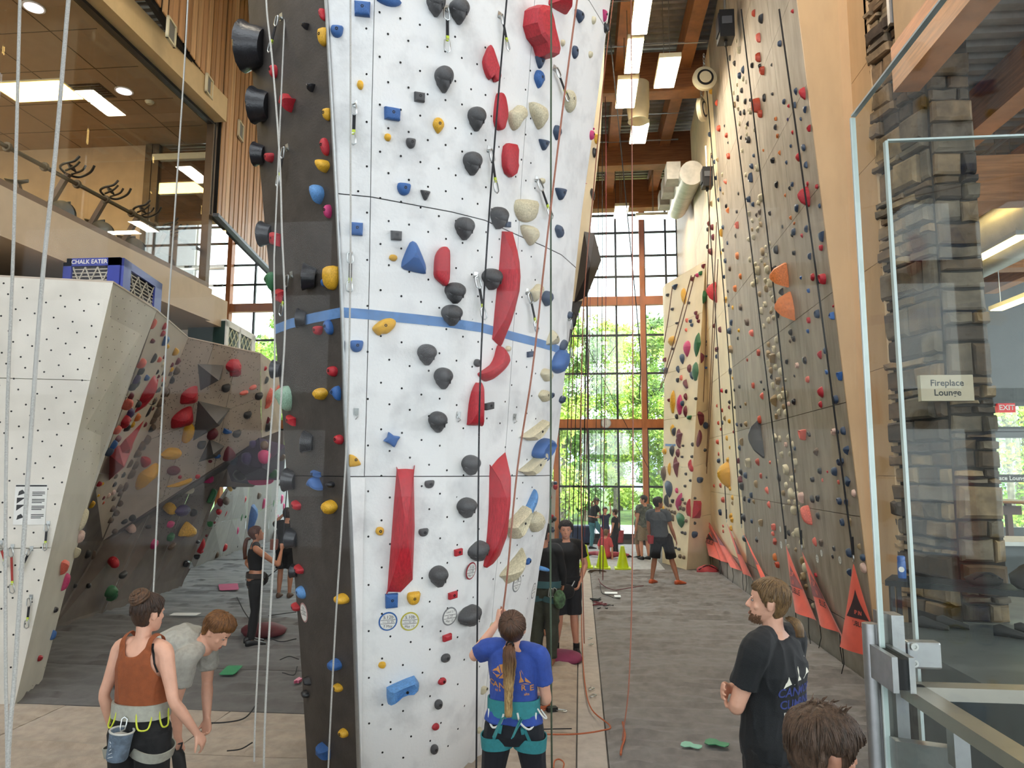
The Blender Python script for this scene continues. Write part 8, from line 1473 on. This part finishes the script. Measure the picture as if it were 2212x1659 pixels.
# ---- far group by the end window
def far_person(label, px, Yd, face, h, J=None, sex='m', skin='tan', top=BLKF, legs=BLKF, legto=1.0, hairc=HDK, sleeve=.55, head=(0, 0, 0), seed=0, feet=M['black'], hs=1.0, z=.05):
    b_ = at_y(px, 1100, Yd); b_.z = z; q = person(label, b_, face, h, J, sex, skin, head=head, vox=.014, hands='simple', headscale=hs); shirt(q, top, .5, sleeve, .016); trousers(q, legs, legto, .012, name='shorts' if legto < .6 else 'trousers'); shoes(q, feet); hair(q, hairc, seed=seed, strands=24); return q
q = far_person('woman in a grey cap and turquoise trousers bending towards the children', 1281, 23.0, 62, 1.64, dict(neck=(0, .08, 1.45), head=(0, .11, 1.47), chest=(0, .04, 1.28), sl=(-.15, .07, 1.39), sr=(.15, .07, 1.39), el=(-.2, .2, 1.15), wl=(-.12, .38, 1.02), er=(.2, .18, 1.13), wr=(.15, .42, .93), kr=(.1, .28, .52), ar=(.1, .22, .085)), 'f', 'light', BLKF, FAB('turquoise', '#4b8c98'), 1.0, HBLD, head=(10, -18, 0), seed=51)
b = MB(); b.rings([ering(q.HW((0, -.008, z)), q.HR @ Vector((1, 0, 0)), q.HR @ Vector((0, 1, 0)), a, a*1.2, 14) for z, a in ((.155, .092), (.19, .088), (.225, .06), (.245, .01))]); b.prism([q.HW(p) for p in ((-.06, .08, .16), (.06, .08, .16), (.04, .17, .15), (-.04, .17, .15))], q.HR @ Vector((0, 0, .008))); b.build('cap', DGREY, q.root, smooth=True)
ponytail(q, HBLD, (0, -.09, .10), [q.HW((0, -.13, .04)), q.HW((.02, -.12, -.10))], .03, 14, 1)
q = far_person('child in a navy top and coral shorts stretching one arm up', 1307, 22.6, 172, 1.30, dict(sl=(-.14, -.02, 1.40), sr=(.14, -.02, 1.40), el=(-.24, .02, 1.58), wl=(-.21, .05, 1.84), er=(.36, .08, 1.36), wr=(.58, .12, 1.40)), 'f', 'light', FAB('navy_kid', '#1e2744'), CORALF, .42, HBR, head=(0, 5, 0), seed=52, hs=1.15)
q = far_person('child in dark clothes standing in profile by the window', 1328, 21.6, -58, 1.30, dict(sl=(-.14, -.02, 1.40), sr=(.14, -.02, 1.40)), 'm', 'light', BLKF, BLKF, 1.0, HBR, seed=53, hs=1.15)
q = far_person('girl in a coral top sitting on the mat behind the cones', 1306, 20.6, 28, 1.52, dict(pel=(0, 0, .14), waist=(0, .02, .30), chest=(0, .05, .48), neck=(0, .07, .67), head=(0, .08, .70), sl=(-.15, .05, .61), sr=(.15, .05, .61), el=(-.25, .05, .36), wl=(-.22, .2, .14), er=(.25, .0, .36), wr=(.26, -.02, .12), hl=(-.1, .03, .13), hr=(.1, .03, .13), kl=(-.42, .30, .12), kr=(.36, .34, .14), al=(-.80, .42, .09), ar=(.55, .62, .09)), 'f', 'light', CORALF, FAB('coral_leg', '#a8505c'), 1.0, HBLD, sleeve=.9, seed=54)
q = far_person('man in a grey patterned shirt standing before the far wall', 1391, 20.6, -25, 1.76, None, 'm', 'light', mat('fabric_camo', '#6a7068', .85, var=.3, scale=14, col2='#3d443f'), FAB('khaki', '#8a7a62'), .47, HDK, head=(-50, 0, 0), seed=55)
q = far_person('small child in front of the man in the patterned shirt', 1377, 20.9, -70, 1.32, dict(sl=(-.14, -.02, 1.40), sr=(.14, -.02, 1.40)), 'm', 'light', mat('fabric_camo', '#6a7068', .85, var=.3, scale=14, col2='#3d443f'), FAB('khaki', '#8a7a62'), .47, HRED, head=(0, -10, 0), seed=56, hs=1.15)
bS = at_z(1432, 1262, .05)
S2 = person('man in black shorts and grey t-shirt watching climbers, seen from behind', bS, 12, 1.87, dict(al=(-.22, -.02, .085), ar=(.30, .03, .085), kl=(-.16, .02, .49), kr=(.18, .05, .49), hl=(-.10, 0, .92), pel=(-.03, 0, .95), waist=(-.05, 0, 1.10), chest=(-.06, 0, 1.29), neck=(-.07, -.01, 1.485), head=(-.07, .0, 1.515), sl=(-.245, -.02, 1.42), sr=(.11, -.01, 1.42), el=(-.27, .0, 1.14), wl=(-.24, .1, .93), er=(.19, .0, 1.13), wr=(.26, .10, .90)), 'm', 'tan', head=(52, 2, 0), vox=.011, toes=(20, 40)); shirt(S2, DGREY, .7, .55, .018); trousers(S2, BLKF, .46, .026, name='shorts'); shoes(S2, mat('orange_climbing_shoe', '#c2562a', .5, var=.1), name='climbing_shoe', sole=M['rubber']); hair(S2, HDK, seed=57, strands=60, nape=.03)
MB().lathe([(0, -.1), (.06, -.1), (.075, 0), (.08, .08), (.07, .08), (0, .0)], S2.W['pel']+S2.right*-.20+S2.fwd*-.08+Vector((0, 0, -.05)), 16).build('chalk_bag', REDB, S2.root, smooth=True)
# ------------------------------------------------------------------ hold labels; the smallest holds of each wall become one object
def seen(h): d = (h['p']-EYEP).length; return h['a']*(FPX/d)**2
def in_frame(h): x, y = proj(h['p']); return 0 <= x <= 2212 and 0 <= y <= 1659
HOLDS.sort(key=lambda h: -(seen(h) if in_frame(h) else 0)); KEEP_N = 315; keep, rest = HOLDS[:KEEP_N], HOLDS[KEEP_N:]
bpy.context.view_layer.update(); groups = {}
for h in rest: groups.setdefault(h['wall'], []).append(h)
for wall, hs_ in groups.items():
    V, Fc, MI, mats = [], [], [], []
    for h in hs_:
        o = h['o']; me = o.data; mw = o.matrix_world; k = len(V); m_ = me.materials[0]
        if m_ not in mats: mats.append(m_)
        V += [mw @ v.co for v in me.vertices]
        for p in me.polygons: Fc.append(tuple(i+k for i in p.vertices)); MI.append(mats.index(m_))
        for c in list(o.children): bpy.data.objects.remove(c)
        bpy.data.objects.remove(o)
    me = bpy.data.meshes.new('small_holds'); me.from_pydata(V, [], Fc); [me.materials.append(m_) for m_ in mats]; me.polygons.foreach_set('material_index', MI); me.polygons.foreach_set('use_smooth', [True]*len(me.polygons)); me.update(); me.set_sharp_from_angle(angle=math.radians(45))
    o = bpy.data.objects.new('small_holds', me); COL.objects.link(o); tag(o, 'scatter of the smallest climbing holds on the %s' % wall, 'holds', None, 'stuff')
by = {}
for h in keep:
    size = 'large ' if h['a'] > .045 else 'small ' if h['a'] < .008 else ''
    base = ('%s%s %s climbing hold on the %s' % (size, CN[h['c']], h['word'] or WORD[h['s']], h['wall'])); by.setdefault(base, []).append(h)
for base, L_ in by.items():
    L_.sort(key=lambda h: -h['p'].z); n = len(L_)
    for i, h in enumerate(L_):
        if n == 1: lab = base
        elif n == 2: lab = base+(', upper of two', ', lower of two')[i]
        else: lab = base+', '+('topmost' if i == 0 else 'lowest' if i == n-1 else ordinal(i)+' from the top')
        h['o']['label'] = lab
bpy.data.scenes.remove(TMP)
